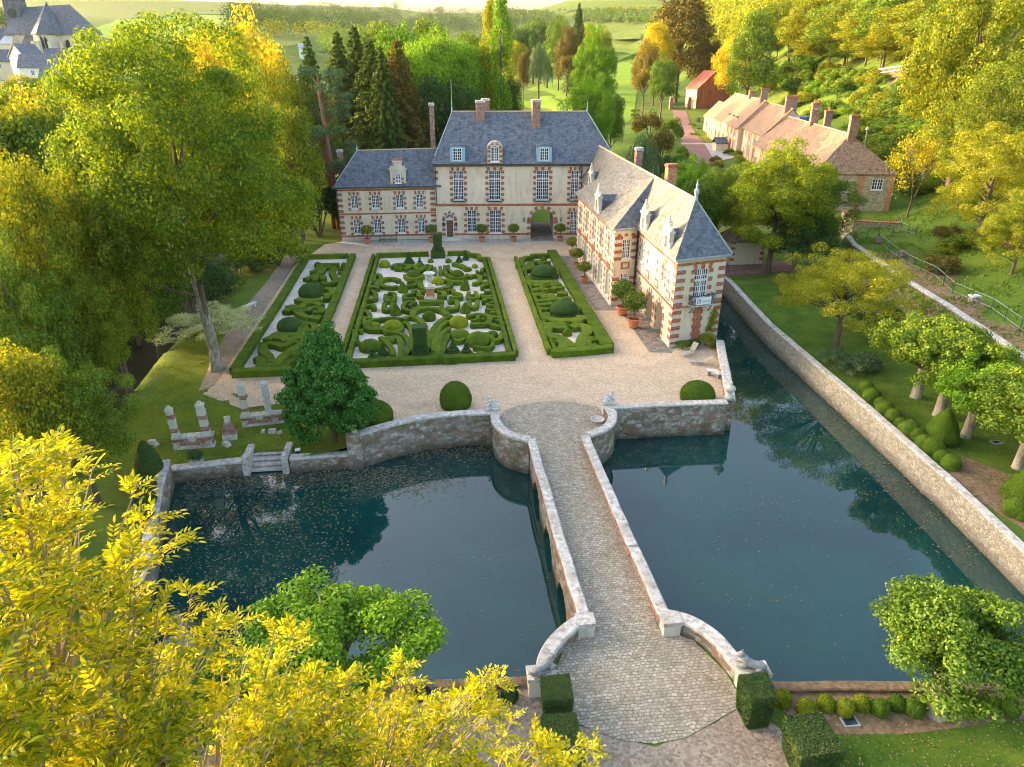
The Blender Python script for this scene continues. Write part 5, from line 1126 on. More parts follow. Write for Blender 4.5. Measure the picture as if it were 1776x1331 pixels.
# right parterre
S = [([(190, 260), (200, 230), (260, 200), (270, 165), (330, 150), (370, 150), (390, 180)], .65, 'box arch in the back half of the right parterre'), ([(420, 150), (490, 155)], .6, 'short box bar in the back right corner of the right parterre'), ([(230, 240), (270, 220), (300, 180)], .5, 'inner curl of the back arch in the right parterre'),
 ([(190, 370), (290, 380), (420, 385), (600, 375)], .8, 'box plinth in front of the back dome of the right parterre'), ([(220, 410), (280, 400)], .8, 'small box cube left of the centre curls, right parterre'), ([(300, 430), (370, 415), (430, 440)], .7, 'first arch of the left wavy curls, right parterre'), ([(290, 480), (380, 460), (450, 480)], .65, 'second arch of the left wavy curls, right parterre'),
 ([(290, 540), (390, 525), (450, 555), (560, 540)], .7, 'third arch of the wavy curls, right parterre'), ([(490, 430), (540, 410), (620, 410)], .65, 'first arch of the right wavy curls, right parterre'), ([(510, 470), (570, 445), (650, 455)], .65, 'second arch of the right wavy curls, right parterre'), ([(580, 510), (690, 505)], .8, 'broad box bar of the right wavy curls, right parterre'),
 ([(310, 600), (400, 595), (470, 590), (560, 570), (620, 590)], .6, 'long wavy box band behind the front dome, right parterre'), ([(640, 570), (730, 565)], .6, 'short box bar by the wing side hedge, right parterre'), ([(340, 650), (420, 640), (510, 630)], .65, 'wavy box band left of the front dome, right parterre'), ([(350, 700), (430, 690), (480, 700)], .6, 'box band beside the front dome, left side, right parterre'),
 ([(380, 780), (450, 790), (450, 740)], .6, 'box cup under the little ball at the left edge, right parterre'), ([(480, 790), (500, 810), (680, 825), (860, 805), (850, 770)], .8, 'box plinth in front of the front dome, right parterre'), ([(390, 830), (400, 870), (480, 880), (490, 850)], .65, 'box curl left of the heart, right parterre'), ([(510, 860), (620, 860), (660, 880)], .5, 'thin box bar behind the heart, left, right parterre'), ([(750, 860), (860, 840)], .5, 'thin box bar behind the heart, right, right parterre'),
 ([(690, 900), (600, 905), (520, 890), (450, 930), (460, 980), (560, 1010), (640, 1040), (720, 1100), (740, 1110), (850, 1105), (850, 1060), (870, 1010), (930, 950), (900, 900), (820, 880), (740, 900)], .72, 'big heart shaped box scroll at the front of the right parterre'),
 ([(570, 1080), (620, 1070), (650, 1110), (620, 1150), (560, 1170)], .65, 'box curl in the front left corner of the right parterre'), ([(920, 1110), (920, 1060), (970, 1030), (1010, 1060)], .65, 'box curl in the front right corner of the right parterre'), ([(640, 1165), (800, 1150), (1000, 1125)], .6, 'thin box band along the front hedge of the right parterre'), ([(930, 1120), (1040, 1110)], .6, 'stub of box by the front right ball of the right parterre')]
for p, w, lab in S: scroll(C_, p, w*1.3, .58, lab, GR)
for a in [(425, 280, 300, .85, 'broad flat dome at the back of the right parterre', 'hedge_dark', .35), (650, 700, 335, .85, 'broadest flat dome of the garden, front of the right parterre', 'hedge_dark', .35), (420, 100, 80, 1.4, 'small ball in the back corner of the right parterre', 'hedge', 0), (235, 320, 120, 1.0, 'low dome at the left edge near the back dome, right parterre', 'hedge', 0),
          (443, 410, 100, 1.6, 'ball in the centre of the right parterre', 'hedge', 0), (510, 525, 120, 1.0, 'low dome among the wavy curls of the right parterre', 'hedge', 0), (405, 755, 95, 1.2, 'ball at the left edge beside the front dome, right parterre', 'hedge', 0), (697, 850, 90, 1.2, 'small ball behind the heart, right parterre', 'hedge', 0),
          (693, 935, 115, 1.5, 'ball in the notch of the heart, right parterre', 'hedge', 0), (525, 1060, 115, 1.5, 'ball in the front left corner of the right parterre, the back one', 'hedge', 0), (578, 1150, 110, 1.4, 'ball in the front left corner of the right parterre, the front one', 'hedge', 0), (990, 1030, 95, 1.8, 'upright ball in the front right corner of the right parterre', 'hedge', 0), (1040, 1115, 90, 1.0, 'low ball at the front right corner of the right parterre', 'hedge', 0)]:
    dm(C_, 6.655, *a[:5], mat=a[5], plinth=a[6])
# ------------------------------------------------ skins of small leaves for the nearer clipped bushes
def skin(o, n, size, mat, name='foliage'):
    """scatter leaf blades over an object's faces; a part of that object"""
    me = o.data; me.calc_loop_triangles(); T = me.loop_triangles; a = np.array([t.area for t in T]); N = len(me.vertices); co_ = np.empty(N*3); me.vertices.foreach_get('co', co_); co_ = co_.reshape(-1, 3)
    tv = np.array([t.vertices[:] for t in T]); tn = np.array([t.normal[:] for t in T]); ix = rng.choice(len(T), n, p=a/a.sum()); u, v = rng.random(n), rng.random(n); f = u+v > 1; u[f], v[f] = 1-u[f], 1-v[f]
    p = co_[tv[ix, 0]]*(1-u-v)[:, None]+co_[tv[ix, 1]]*u[:, None]+co_[tv[ix, 2]]*v[:, None]; nn = tn[ix]; c = co_.mean(0); s = np.sign(((p-c)*nn).sum(1))[:, None]; nn = nn*np.where(s == 0, 1, s)
    m = leaf_mesh(name, p+nn*rng.uniform(-.01, size*.5, (n, 1)), nn+rdir(n)*.9, size, .6); m.materials.append(M[mat])
    q = bpy.data.objects.new(name, m); COL.objects.link(q); q.parent = o; return q
M['L_box'] = leafmat('box_leaf', [(.035, .07, .01), (.07, .135, .014), (.11, .19, .02), (.17, .25, .03)], .15, 1., 2.)
M['L_boxy'] = leafmat('golden_box_leaf_blade', [(.08, .11, .01), (.16, .20, .014), (.26, .30, .02), (.36, .36, .03)], .2, 1., 2.)
M['L_yew'] = leafmat('yew_leaf_blade', [(.018, .045, .012), (.04, .085, .02), (.07, .125, .03), (.14, .13, .04)], .12, 1., 2.)
for x, y, r_, h_, lab in ((.85, 49.6, 1.22, 2.0, 'single round clipped bush on the gravel left of the bridge end'), (19.9, 48.6, 1.35, 1.55, 'clipped bush behind the wall right of the bridge'), (-5.1, 47.5, 1.25, 1.7, 'clipped bush half hidden between the holly and the moat wall')):
    o = dome(x, y, r_, h_, lab, 'round bushes on the gravel court', name='clipped_bush'); skin(o, 9000, .075, 'L_box')
gb = 'clipped balls along the right side of the moat'
xs = [(1503, 676), (1512, 690), (1528, 700), (1535, 712), (1550, 724), (1563, 736), (1577, 748), (1592, 757), (1603, 771), (1619, 779), (1634, 793), (1650, 805), (1762, 885), (1775, 893)]
ordn = 'first second third fourth fifth sixth seventh eighth ninth tenth eleventh twelfth thirteenth fourteenth'.split()
proto = None
for i, (px, py) in enumerate(xs):
    x, y = g(px, py-3, .4); r_ = .58+.12*math.sin(i*2.3)
    if i in (0, 4, 8): proto = dome(x, y, .62, .95, 'x', gb, name='clipped_ball'); skin(proto, 1500, .07, 'L_box'); o = proto
    else: o = copy_tree(proto, (x, y, 0), i*1.3, sc=(r_/.6,)*3)
    o['label'] = f'{ordn[i]} box ball from the far end of the row beside the right moat wall'
o = cone(34.9, 40.6, 1.15, 2.5, 'stout clipped cone at the end of the ball row below the pollards', 'clipped cones', 'hedge'); skin(o, 5000, .08, 'L_box')
o = cone(35.2, 33.2, 1.2, 2.3, 'clipped cone at the right edge of the photo by the moat wall', 'clipped cones', 'hedge'); skin(o, 4000, .08, 'L_box')
gn = 'golden clipped balls on the near bank'
xs = [1358, 1400, 1434, 1467, 1496, 1528, 1558, 1586, 1612, 1640, 1668, 1697, 1725, 1752]
for i, px in enumerate(xs):
    py = 1212 + (8 if i % 2 else 0)+(2 if i else -6); x, y = g(px, py, .45)
    if i % 5 == 0: proto = dome(x, y, .37, .68, 'x', gn, 'hedge_yel' if i < 5 else 'hedge', name='clipped_ball'); skin(proto, 1800, .055, 'L_boxy' if i < 5 else 'L_box'); o = proto
    else: o = copy_tree(proto, (x, y, 0), i*1.7, sc=(1+.1*math.sin(i*3),)*3)
    o['label'] = f'{ordn[i]} clipped ball from the bridge in the right hand row of the near bank'
for i, (px, py) in enumerate(((884, 1200), (850, 1205), (820, 1212))):
    x, y = g(px, py, .4); o = dome(x, y, .36, .68, ('dark clipped ball nearest the bridge on the left near bank', 'dark clipped ball second from the bridge on the left near bank', 'dark clipped ball third from the bridge, half behind yellow leaves')[i], 'dark clipped balls on the near bank', 'hedge_dark', name='clipped_ball'); skin(o, 1800, .055, 'L_yew')
def yewblock(pts, h, label, ins=.15):
    b = MB(); n = len(pts); cx = sum(p[0] for p in pts)/n; cy = sum(p[1] for p in pts)/n
    lo_ = [(p[0]+(cx-p[0])*ins, p[1]+(cy-p[1])*ins) for p in pts]
    k = 6; rings = []
    for j in range(k+1):
        t = j/k; rings.append([b.pt((l[0]+(p[0]-l[0])*min(1, t*1.3), l[1]+(p[1]-l[1])*min(1, t*1.3), h*t)) for l, p in zip(lo_, pts)])
    for a, c in zip(rings, rings[1:]):
        for i in range(n): b.f.append([a[i], a[(i+1) % n], c[(i+1) % n], c[i]]); b.m.append(0)
    b.f.append(rings[-1]); b.m.append(0)
    o = b.build('yew_block', M['hedge_dark'], None, (cx, cy, 0)); tag(o, label, 'topiary', 'square yew blocks'); skin(o, 16000, .065, 'L_yew'); return o
yewblock([(11.6, 19.0), (12.6, 19.05), (12.75, 20.35), (11.55, 20.3)], 1.75, 'tall dark yew block at the right pier of the bridge, foreground')
yewblock([(12.4, 16.5), (14.15, 16.6), (14.1, 18.35), (12.6, 18.3)], 1.6, 'broad yew block at the bottom edge, right of the approach, foreground')
yewblock([(3.4, 19.95), (4.55, 19.9), (4.6, 21.15), (3.45, 21.15)], 1.7, 'dark yew block behind the left pier of the bridge, foreground')
yewblock([(3.3, 17.5), (4.55, 17.5), (4.5, 19.2), (3.2, 19.25)], 1.75, 'larger dark yew block at the bottom edge, left of the approach, foreground')
o = cone(-17.9, 41.9, .85, 2.3, 'dark clipped cone at the left corner of the pond', 'clipped cones', 'hedge_dark'); o.location.x = -19.5; o.location.y = 42.2; skin(o, 3500, .08, 'L_yew')
for i, (x, y) in enumerate(((-19.0, 39.9), (-18.5, 38.4), (-18.2, 36.9))): o = dome(x, y, .7, .9, ('clipped ball nearest the dark cone on the left bank', 'middle clipped ball on the left bank below the dark cone', 'lowest clipped ball on the left bank, behind yellow leaves')[i], 'clipped balls on the left bank', 'hedge_dark', name='clipped_ball'); skin(o, 1500, .08, 'L_yew')
# ------------------------------------------------ potted citrus
def potted(label, s=1., flat=.75, seed=0):
    r = thing('potted_citrus', label, 'potted tree', (0, 0, 0), 'clipped citrus trees in terracotta pots'); 
    b = MB(); b.lathe(0, 0, [(.28*s, .02), (.34*s, .1*s), (.42*s, .5*s), (.5*s, .56*s), (.5*s, .66*s), (.43*s, .66*s), (.42*s, .58*s)], 16); b.build('pot', M['terracotta'], r)
    b = MB(); b.lathe(0, 0, [(.41*s, .55*s), (.40*s, .6*s)], 12); b.build('soil', M['soil'], r)
    b = MB(); b.tube([(0, 0, .55*s), (.02, .01, 1.0*s), (0, 0, 1.5*s)], [.05*s, .045*s, .05*s], 7)
    for k in range(5): b.tube([(0, 0, 1.3*s), (.3*s*math.cos(k*1.26), .3*s*math.sin(k*1.26), 1.65*s)], [.03*s, .015*s], 5)
    b.build('trunk', M['bark'], r)
    n = 2600; d = rdir(n, .15); rad = rng.uniform(.55, 1.04, (n, 1)); P = d*rad*np.array([.82, .82, .82*flat])*s+np.array([0, 0, 1.85*s]); m = leaf_mesh('crown', P, d+rdir(n)*.7, .13*s, .5); m.materials.append(M['L_cit']); link('crown', m, r)
    return r
P0 = potted('x', 1.05, .72); P1 = potted('x', 1.0, .95)
pots = [((-10, 102.9), 'pot tree in front of the left wing, farthest left'), ((-.85, 102.5), 'pot tree left of the front door'), ((6.45, 102.0), 'pot tree right of the front door between the tall windows'), ((11.0, 101.7), 'pot tree left of the carriage arch'), ((17.75, 101.1), 'pot tree right of the carriage arch'),
        ((18.0, 92.9), 'pot tree in the corner where the wing meets the court'), ((17.5, 86.9), 'pot tree beside the wing windows, the farther of a pair'), ((17.2, 80.6), 'pot tree beside the wing windows, the nearer of a pair'), ((18.9, 68.9), 'large pot tree by the tower arches, the farther of a pair'), ((19.1, 65.1), 'large pot tree by the tower arches, the nearer of a pair')]
for i, ((x, y), lab) in enumerate(pots):
    big = i > 7; src = P1 if big else P0
    if i == 0 or i == 8: o = src; o.location = (x, y, .03)
    else: o = copy_tree(src, (x, y, .03), i*.9)
    if big: o.scale = (1.45,)*3
    o['label'] = 'terracotta '+lab
# ------------------------------------------------ seats
def bench(x, y, rz, w, label, mat, name='garden_bench', stone=False):
    r = thing(name, label, 'bench', (x, y, 0)); F = frame(x, y, rz)
    if stone:
        b = MB(); b.M = F; b.box(-w/2, -.25, .42, w/2, .25, .54); b.build('seat', M[mat], r)
        for e in (-1, 1): b = MB(); b.M = F; b.box(e*w*.36-.12, -.2, 0, e*w*.36+.12, .2, .42); b.build('leg', M[mat], r)
        return r
    b = MB(); b.M = F
    for k in range(5): b.box(-w/2, -.42+.11*k, .42, w/2, -.33+.11*k, .45)
    b.build('seat', M[mat], r); b = MB(); b.M = F
    for k in range(15): b.box(-w/2+.06+(w-.12)*k/14-.02, .12, .45, -w/2+.06+(w-.12)*k/14+.02, .15, .92)
    b.box(-w/2, .1, .9, w/2, .17, .98); b.build('backrest', M[mat], r)
    for e in (-1, 1):
        for yy in (-.4, .12): b = MB(); b.M = F; b.box(e*(w/2-.05)-.03, yy-.03, 0, e*(w/2-.05)+.03, yy+.03, .64 if yy < 0 else .95); b.build('leg', M[mat], r)
        b = MB(); b.M = F; b.box(e*(w/2-.05)-.04, -.46, .64, e*(w/2-.05)+.04, .16, .68); b.build('armrest', M[mat], r)
    return r
bench(-7.1, 103.4, 0, 2.5, 'brown wooden slatted bench against the left wing between two windows', 'brownwood')
bench(-20.4, 74.9, math.radians(62), 2.2, 'pale stone bench beside the garden path under the big tree', 'statue', 'stone_bench', True)
b_ = thing('curved_stone_seat', 'small curved white stone seat by the parapet below the loungers', 'bench', (22.9, 52.7, 0))
b = MB(); b.ribbon([(22.3, 53.2), (22.75, 53.05), (23.05, 52.7), (23.15, 52.2)], [(-.25, .4), (.25, .4), (.25, .52), (-.25, .52)]); b.build('seat', M['statue'], b_)
for p in ((22.5, 53.1), (23.1, 52.35)): b = MB(); b.box(p[0]-.14, p[1]-.14, .02, p[0]+.14, p[1]+.14, .4); b.build('leg', M['statue_grey'], b_)
def lounger(x, y, rz, label, tilt):
    r = thing('sun_lounger', label, 'sun lounger', (x, y, 0), 'wooden loungers by the parapet'); F = frame(x, y, rz)
    b = MB(); b.M = F
    for k in range(9): b.box(-1.0+.13*k, -.28, .32, -.90+.13*k, .28, .345)
    for e in (-1, 1): b.box(-1.0, e*.3-.02, .26, .25, e*.3+.02, .34)
    b.build('seat', M['greywood'], r); b = MB(); b.M = F; c, s = math.cos(tilt), math.sin(tilt)
    for k in range(7):
        t0, t1 = .03+.13*k, .13+.13*k; b.poly([(.2+t0*c, -.28, .34+t0*s), (.2+t1*c, -.28, .34+t1*s), (.2+t1*c, .28, .34+t1*s), (.2+t0*c, .28, .34+t0*s)])
    for e in (-1, 1): b.tube([(.2, e*.3, .33), (.2+.95*c, e*.3, .33+.95*s)], .025, 4)
    b.build('backrest', M['greywood'], r)
    for e in (-1, 1):
        for xx, dx in ((-.75, .1), (.1, .18)): b = MB(); b.M = F; b.tube([(xx-dx, e*.27, 0), (xx+dx, e*.27, .34)], .025, 4); b.build('leg', M['greywood'], r)
        b = MB(); b.M = F; b.box(-.45, e*.34-.03, .55, .35, e*.34+.03, .575); b.tube([(-.4, e*.34, .34), (-.42, e*.34, .56)], .018, 4); b.build('armrest', M['greywood'], r)
    return r
lounger(22.35, 57.6, math.radians(25), 'weathered wooden lounger with its back raised by the tower shrubs', math.radians(58)); lounger(22.6, 55.5, math.radians(-8), 'flatter weathered wooden lounger nearer the small stone seat', math.radians(22))
# ------------------------------------------------ ruined colonnade on the lower lawn
GZ = -.95
def ruincol(x, y, w, h, rz, label, lean=0., br=.5, mat='stone'):
    r = thing('ruined_pillar', label, 'pillar', (x, y, GZ), 'broken pillars of the ruin'); b = MB(); b.M = frame(x, y, rz, GZ); z = .0; k = 0; c = MB(); c.M = b.M
    while z < h:
        dz = random.uniform(.28, .42); t = c if (k % 3 == 1 and random.random() < br*1.6) else b; s = w*random.uniform(.88, 1.05); o = lean*z+random.uniform(-.02, .02); t.box(-s+o, -s*.8, z, s+o, s*.8, min(h, z+dz)-.006); z += dz; k += 1
    b.box(-w*1.1+lean*h, -w*.9, h, w*1.05+lean*h, w*.9, h+.16, taper=.04); b.box(-w*.6+lean*h, -w*.5, h+.16, w*.5+lean*h, w*.55, h+random.uniform(.26, .45), taper=.05)
    b.build('shaft', M[mat], r); 
    if c.v: c.build('brick_course', M['brick_old'], r)
    return r
def ruinbase(x0, x1, y, h, rz, label):
    L = x1-x0; r = thing('ruined_wall', label, 'wall', (x0, y, GZ)); b = MB(); b.M = frame(x0, y, rz, GZ); c = MB(); c.M = b.M
    b.box(0, 0, -.2, L, .55, .28); c.box(.05, .02, .28, L-.05, .5, h-.12); b.box(-.03, -.05, h-.12, L+.03, .6, h+.02)
    for k in range(int(L/1.1)+1):
        b.box(min(L-.5, k*1.1), -.02, .28+(.32 if k % 2 else 0), min(L-.5, k*1.1)+.48, .54, .58+(.32 if k % 2 else 0))
    c.build('brickwork', M['brick_old'], r); b.build('stonework', M['coping'], r); return r
ruinbase(-19.5, -16.7, 46.5, 1.0, .06, 'low red brick and stone wall fragment carrying the two left broken pillars')
ruincol(-19.2, 46.8, .24, 3.1, .06, 'leftmost broken pillar of the ruin, slim and pale', -.05); ruincol(-17.15, 46.9, .28, 3.3, .06, 'second broken pillar from the left with rough brick at its shoulder', -.03, .9)
b = thing('ruined_pier', 'short broken brick pier between the two wall fragments of the ruin', 'pillar', (-15.9, 47.9, GZ))
for zz, s in ((0, .5), (.45, .42), (.9, .32), (1.35, .2)): k = MB(); k.M = frame(-15.9, 47.9, .2, GZ); k.box(-s, -s*.8, zz, s, s*.8, zz+.45); k.build('block', M['brick_old' if zz in (.45, .9) else 'coping'], b)
ruinbase(-15.4, -11.4, 49.4, .95, .12, 'longer brick and stone wall fragment beside the holly tree')
ruincol(-15.1, 49.8, .26, 3.4, .12, 'third broken pillar from the left, banded with brick', .0, 1.); ruincol(-13.4, 50.0, .23, 3.3, .12, 'fourth broken pillar from the left, all pale stone', -.02, .0, 'statue'); ruincol(-11.7, 50.2, .25, 3.4, .12, 'rightmost broken pillar beside the holly, brick on its right side', -.02, .9)
for i, (x, y, s) in enumerate(((-13.0, 48.5, .3), (-12.4, 48.3, .2), (-13.7, 48.6, .22), (-15.9, 46.8, .32), (-21.4, 47.7, .3), (-21, 47.4, .2))):
    b = MB(); b.M = frame(x, y, i*.8, GZ); b.box(-s, -s*.7, -.05, s, s*.7, s*.9, taper=s*.18); tag(b.build('fallen_stone', M['coping'], None, (x, y, GZ)), 'mossy stone fallen on the lawn, '+('in front of the fourth pillar', 'small, in front of the fourth pillar', 'left of the one before the fourth pillar', 'by the short brick pier', 'far left on the lawn', 'smaller, far left on the lawn')[i], 'stone', 'fallen stones of the ruin')
r = thing('stone_planter', 'mossy stone planter with a little shrub left of the moat stairs', 'planter', (-17.2, 43.9, GZ)); b = MB(); b.box(-17.6, 43.95, GZ, -16.9, 44.6, GZ+.5, taper=-.05); b.build('trough', M['coping'], r)
n = 900; d = rdir(n, .3); m = leaf_mesh('foliage', d*rng.uniform(.3, 1, (n, 1))*np.array([.6, .5, .45])+np.array([-17.25, 44.3, GZ+.7]), d, .12); m.materials.append(M['L_dark']); o = bpy.data.objects.new('foliage', m); COL.objects.link(o); o.parent = r; o.location = -r.location
r = thing('garden_lamp', 'small white spotlight on the grass right of the moat stairs', 'lamp', (-10.6, 45.2, GZ)); b = MB(); b.box(-10.7, 45.1, GZ, -10.5, 45.3, GZ+.15); b.build('base', M['black'], r); b = MB(); b.tube([(-10.75, 45.2, GZ+.25), (-10.4, 45.2, GZ+.3)], [.1, .13], 8); b.build('lamp_head', M['white'], r)
# odds and ends
for i, (x, y, w) in enumerate(((16.0, 19.0, .35), (38.6, 39.8, .35), (39.0, 34.6, .4))):
    b = MB(); b.box(x-w, y-w*.7, .0, x+w, y+w*.7, .05); o = b.build('ground_light_cover', M['manhole'], None, (x, y, 0)); c = MB(); c.box(x-w*.75, y-w*.5, .05, x+w*.75, y+w*.5, .06); c.build('cover_plate', M['glass'], o); tag(o, ('pale square cover set in the soil behind the foreground yew block', 'pale square cover in the grass beside the ball row', 'larger pale cover in the grass near the last pollard')[i], 'cover')
for x, y, lab in ((15.2, 70.5, 'round pale drain cover on the gravel beside the right parterre'), (-10.4, 98.0, 'small pale drain cover on the gravel before the left wing')): b = MB(); b.lathe(x, y, [(.35, .02), (.35, .045)], 14); tag(b.build('drain_cover', M['manhole'], None, (x, y, 0)), lab, 'cover')
# pipes and a coil on the near bank
r = thing('pond_ladder', 'thin pale blue pipe frame standing on the near bank by the pond', 'pipe frame', (-.6, 21.9, 0))
for x in (-1.05, -.15): b = MB(); b.tube([(x, 21.9, 0), (x, 22.0, 1.2)], .035, 6); b.build('upright', M['bluepipe'], r)
b = MB(); b.tube([(-1.05, 21.9, .1), (-.15, 21.9, .1)], .03, 6); b.build('rung', M['wire'], r)
b = MB(); F = Matrix.Translation((-1.5, 22., .35)) @ Matrix.Rotation(1.2, 4, 'X'); b.M = F
b.ribbon([(.3*math.cos(t*pi/8), .3*math.sin(t*pi/8)) for t in range(16)], [(-.06, -.12), (.06, -.12), (.06, .12), (-.06, .12)], closed=True); tag(b.build('hose_reel', M['black'], None, (-1.5, 22, 0)), 'black round coil leaning on the near bank wall among yellow leaves', 'coil')
# ------------------------------------------------ trees
def clumps_to_leaves(CC, CR, n, leaf, squash=.75, up=.35, asp=.62):
    """leaf blades on the outer shells of many clumps"""
    CC = np.array(CC); CR = np.array(CR); w = CR**2; ix = rng.choice(len(CC), n, p=w/w.sum()); d = rdir(n, up); rad = rng.uniform(.55, 1.08, (n, 1))
    P = CC[ix]+d*rad*CR[ix][:, None]*np.array([1, 1, squash]); return leaf_mesh('crown', P, d+rdir(n)*.75, leaf, asp)
def trunk_mesh(CC, r0=.018, zb=.3, n=14, seed=0, lean=(0, 0)):
    rd = random.Random(seed); b = MB(); top = .62; b.tube([(0, 0, -.03), (0, 0, .02), (lean[0]*.3, lean[1]*.3, zb*.6), (lean[0], lean[1], top), (lean[0], lean[1], .85)], [r0*1.6, r0*1.15, r0, r0*.55, r0*.2], 8)
    for c in rd.sample(CC, min(n, len(CC))):
        z0 = max(zb*.7, min(.75, c[2]*.62)); t = (z0)/top; s = (lean[0]*min(1, t), lean[1]*min(1, t), z0); m = ((s[0]+c[0])*.5+rd.uniform(-.02, .02), (s[1]+c[1])*.5, (s[2]+c[2])*.5+.02)
        b.tube([s, m, c], [r0*.42, r0*.28, r0*.1], 5)
    return b.mesh('trunk', smooth=True)
def crown_broad(seed, n=16000, leaf=.021, R=.40, K=90, zc=.60, hz_=.40, cr=(.07, .125), zb=.2, r0=.018, top=1., fill=.2, conic=0.):
    rd = random.Random(seed); CC = []; CR = []
    ph = [rd.uniform(0, 6.28) for _ in range(4)]
    while len(CC) < K:
        d = [rd.gauss(0, 1) for _ in range(3)]; l = math.sqrt(sum(t*t for t in d)); d = [t/l for t in d]
        if d[2] < -.75: continue
        a = math.atan2(d[1], d[0]); lump = 1+.13*math.sin(3*a+ph[0])+.10*math.sin(2*a+ph[1]+3*d[2])+.07*math.sin(5*d[2]+ph[2]); r = (rd.uniform(.45, .7) if rd.random() < fill else rd.uniform(.78, .97))*lump; k = rd.uniform(*cr)
        w = R-k*.7; h = hz_-k*.6; w *= 1-conic*max(0, d[2])*r; x, y, z = d[0]*r*w, d[1]*r*w, zc+d[2]*r*h*(1.0 if d[2] > 0 else 1.0)
        CC.append((x, y, min(z, top-k*.6))); CR.append(k)
    me = clumps_to_leaves(CC, CR, n, leaf); return me, trunk_mesh(CC, r0, zb, 16, seed)
def crown_poplar(seed, n=9000):
    rd = random.Random(seed); CC, CR = [], []
    for i in range(110):
        z = rd.uniform(.1, .97); w = .085*math.sin(pi*min(1, max(.05, (z-.04)/.98)))**.6+.01; a = rd.uniform(0, 6.28); CC.append((w*math.cos(a)*rd.uniform(.3, 1), w*math.sin(a)*rd.uniform(.3, 1), z)); CR.append(rd.uniform(.02, .04))
    return clumps_to_leaves(CC, CR, n, .014, 2.2, .5), trunk_mesh(CC, .012, .1, 5, seed)
def crown_conifer(seed, n=34000, R=.21, droop=.05):
    rd = random.Random(seed); P = []; N = []; b = MB(); b.tube([(0, 0, -.03), (0, 0, .5), (0, 0, .99)], [.017, .010, .002], 7); k = 0; z = .06
    while z < .98:
        r = R*(1-z)**.85+.012; m = max(5, int(10*(1-z)+5))
        for j in range(m):
            a = k*2.4+j*6.283/m+rd.uniform(-.2, .2); L = r*rd.uniform(.75, 1.15); q = max(6, int(n*L/(R*m*40)))
            t = rng.uniform(.12, 1, q)**.7; side = rng.normal(0, 1, q)*.16*L*(1.15-t); zz = z-droop*t*L*6*t*.5+rng.normal(0, .006, q)
            X = np.cos(a)*t*L-np.sin(a)*side; Y = np.sin(a)*t*L+np.cos(a)*side; P.append(np.stack([X, Y, zz-np.abs(side)*.35], 1)); N.append(np.tile([np.cos(a)*.5, np.sin(a)*.5, .8], (q, 1)))
            b.tube([(0, 0, z), (math.cos(a)*L*.9, math.sin(a)*L*.9, z-droop*L*2.4)], [.003, .001], 3)
        z += .017+.008*rd.random(); k += 1
    P = np.concatenate(P); N = np.concatenate(N); me = leaf_mesh('crown', P, N+rdir(len(P))*.6, .021, .42); return me, b.mesh('trunk')
def crown_pine(seed, n=9000):
    rd = random.Random(seed); CC, CR = [], []; b = MB(); b.tube([(0, 0, -.02), (.0, 0, .3), (.015, 0, .55), (-.005, .01, .75), (.01, 0, .95)], [.02, .016, .013, .009, .003], 8)
    for i in range(34):
        z = rd.uniform(.38, .95); a = rd.uniform(0, 6.28); L = rd.uniform(.1, .25)*(1.15-z*.5); c = (L*math.cos(a), L*math.sin(a), z+.02); CC.append(c); CR.append(rd.uniform(.045, .085)); b.tube([(0, 0, z-.06), (c[0]*.5, c[1]*.5, z-.02), c], [.006, .004, .002], 5)
    return clumps_to_leaves(CC, CR, n, .018, .5, .5, .3), b.mesh('trunk', smooth=True)
def crown_layered(seed, n=9000, leaf=.022, R=.62):
    """spreading, see-through crown in drifting tiers"""
    rd = random.Random(seed); b = MB(); b.tube([(0, 0, -.02), (0, 0, .1), (.01, 0, .32)], [.032, .024, .02], 8); CC, CR = [], []
    for i in range(46):
        a = i*2.4+rd.uniform(-.3, .3); L = R*rd.uniform(.35, 1.); z = .40+.50*(1-(L/R)**1.6)*rd.uniform(.3, 1)+rd.uniform(-.05, .1); z = min(z, .95)
        c = (L*math.cos(a), L*math.sin(a), z); b.tube([(0, 0, .25+.1*rd.random()), (c[0]*.45, c[1]*.45, .3+(z-.3)*.62), c], [.012, .007, .002], 5)
        for k in range(4): t = rd.uniform(.45, 1.08); CC.append((c[0]*t+rd.uniform(-.05, .05), c[1]*t+rd.uniform(-.05, .05), .3+(z-.3)*(.55+.45*t)+rd.uniform(0, .03))); CR.append(rd.uniform(.05, .1))
    return clumps_to_leaves(CC, CR, n, leaf, .38, .3), b.mesh('trunk', smooth=True)
def crown_willow(seed, n=9000):
    rd = random.Random(seed); P = []; N = []; b = MB(); b.tube([(0, 0, -.02), (0, 0, .3), (0, 0, .6)], [.04, .03, .012], 7)
    for i in range(150):
        a = rd.uniform(0, 6.28); r = .42*math.sqrt(rd.random()); z0 = .97-.55*(r/.42)**2*.8; L = rd.uniform(.2, .6)*(z0-.05); q = n//150; t = rng.random(q); P.append(np.stack([math.cos(a)*(r+.04*t)+rng.normal(0, .01, q), math.sin(a)*(r+.04*t)+rng.normal(0, .01, q), z0-t*L], 1)); N.append(np.tile([math.cos(a), math.sin(a), .3], (q, 1)))
    P = np.concatenate(P); return leaf_mesh('crown', P, np.concatenate(N)+rdir(len(P))*.4, .03, .3, droop=2.5), b.mesh('trunk')
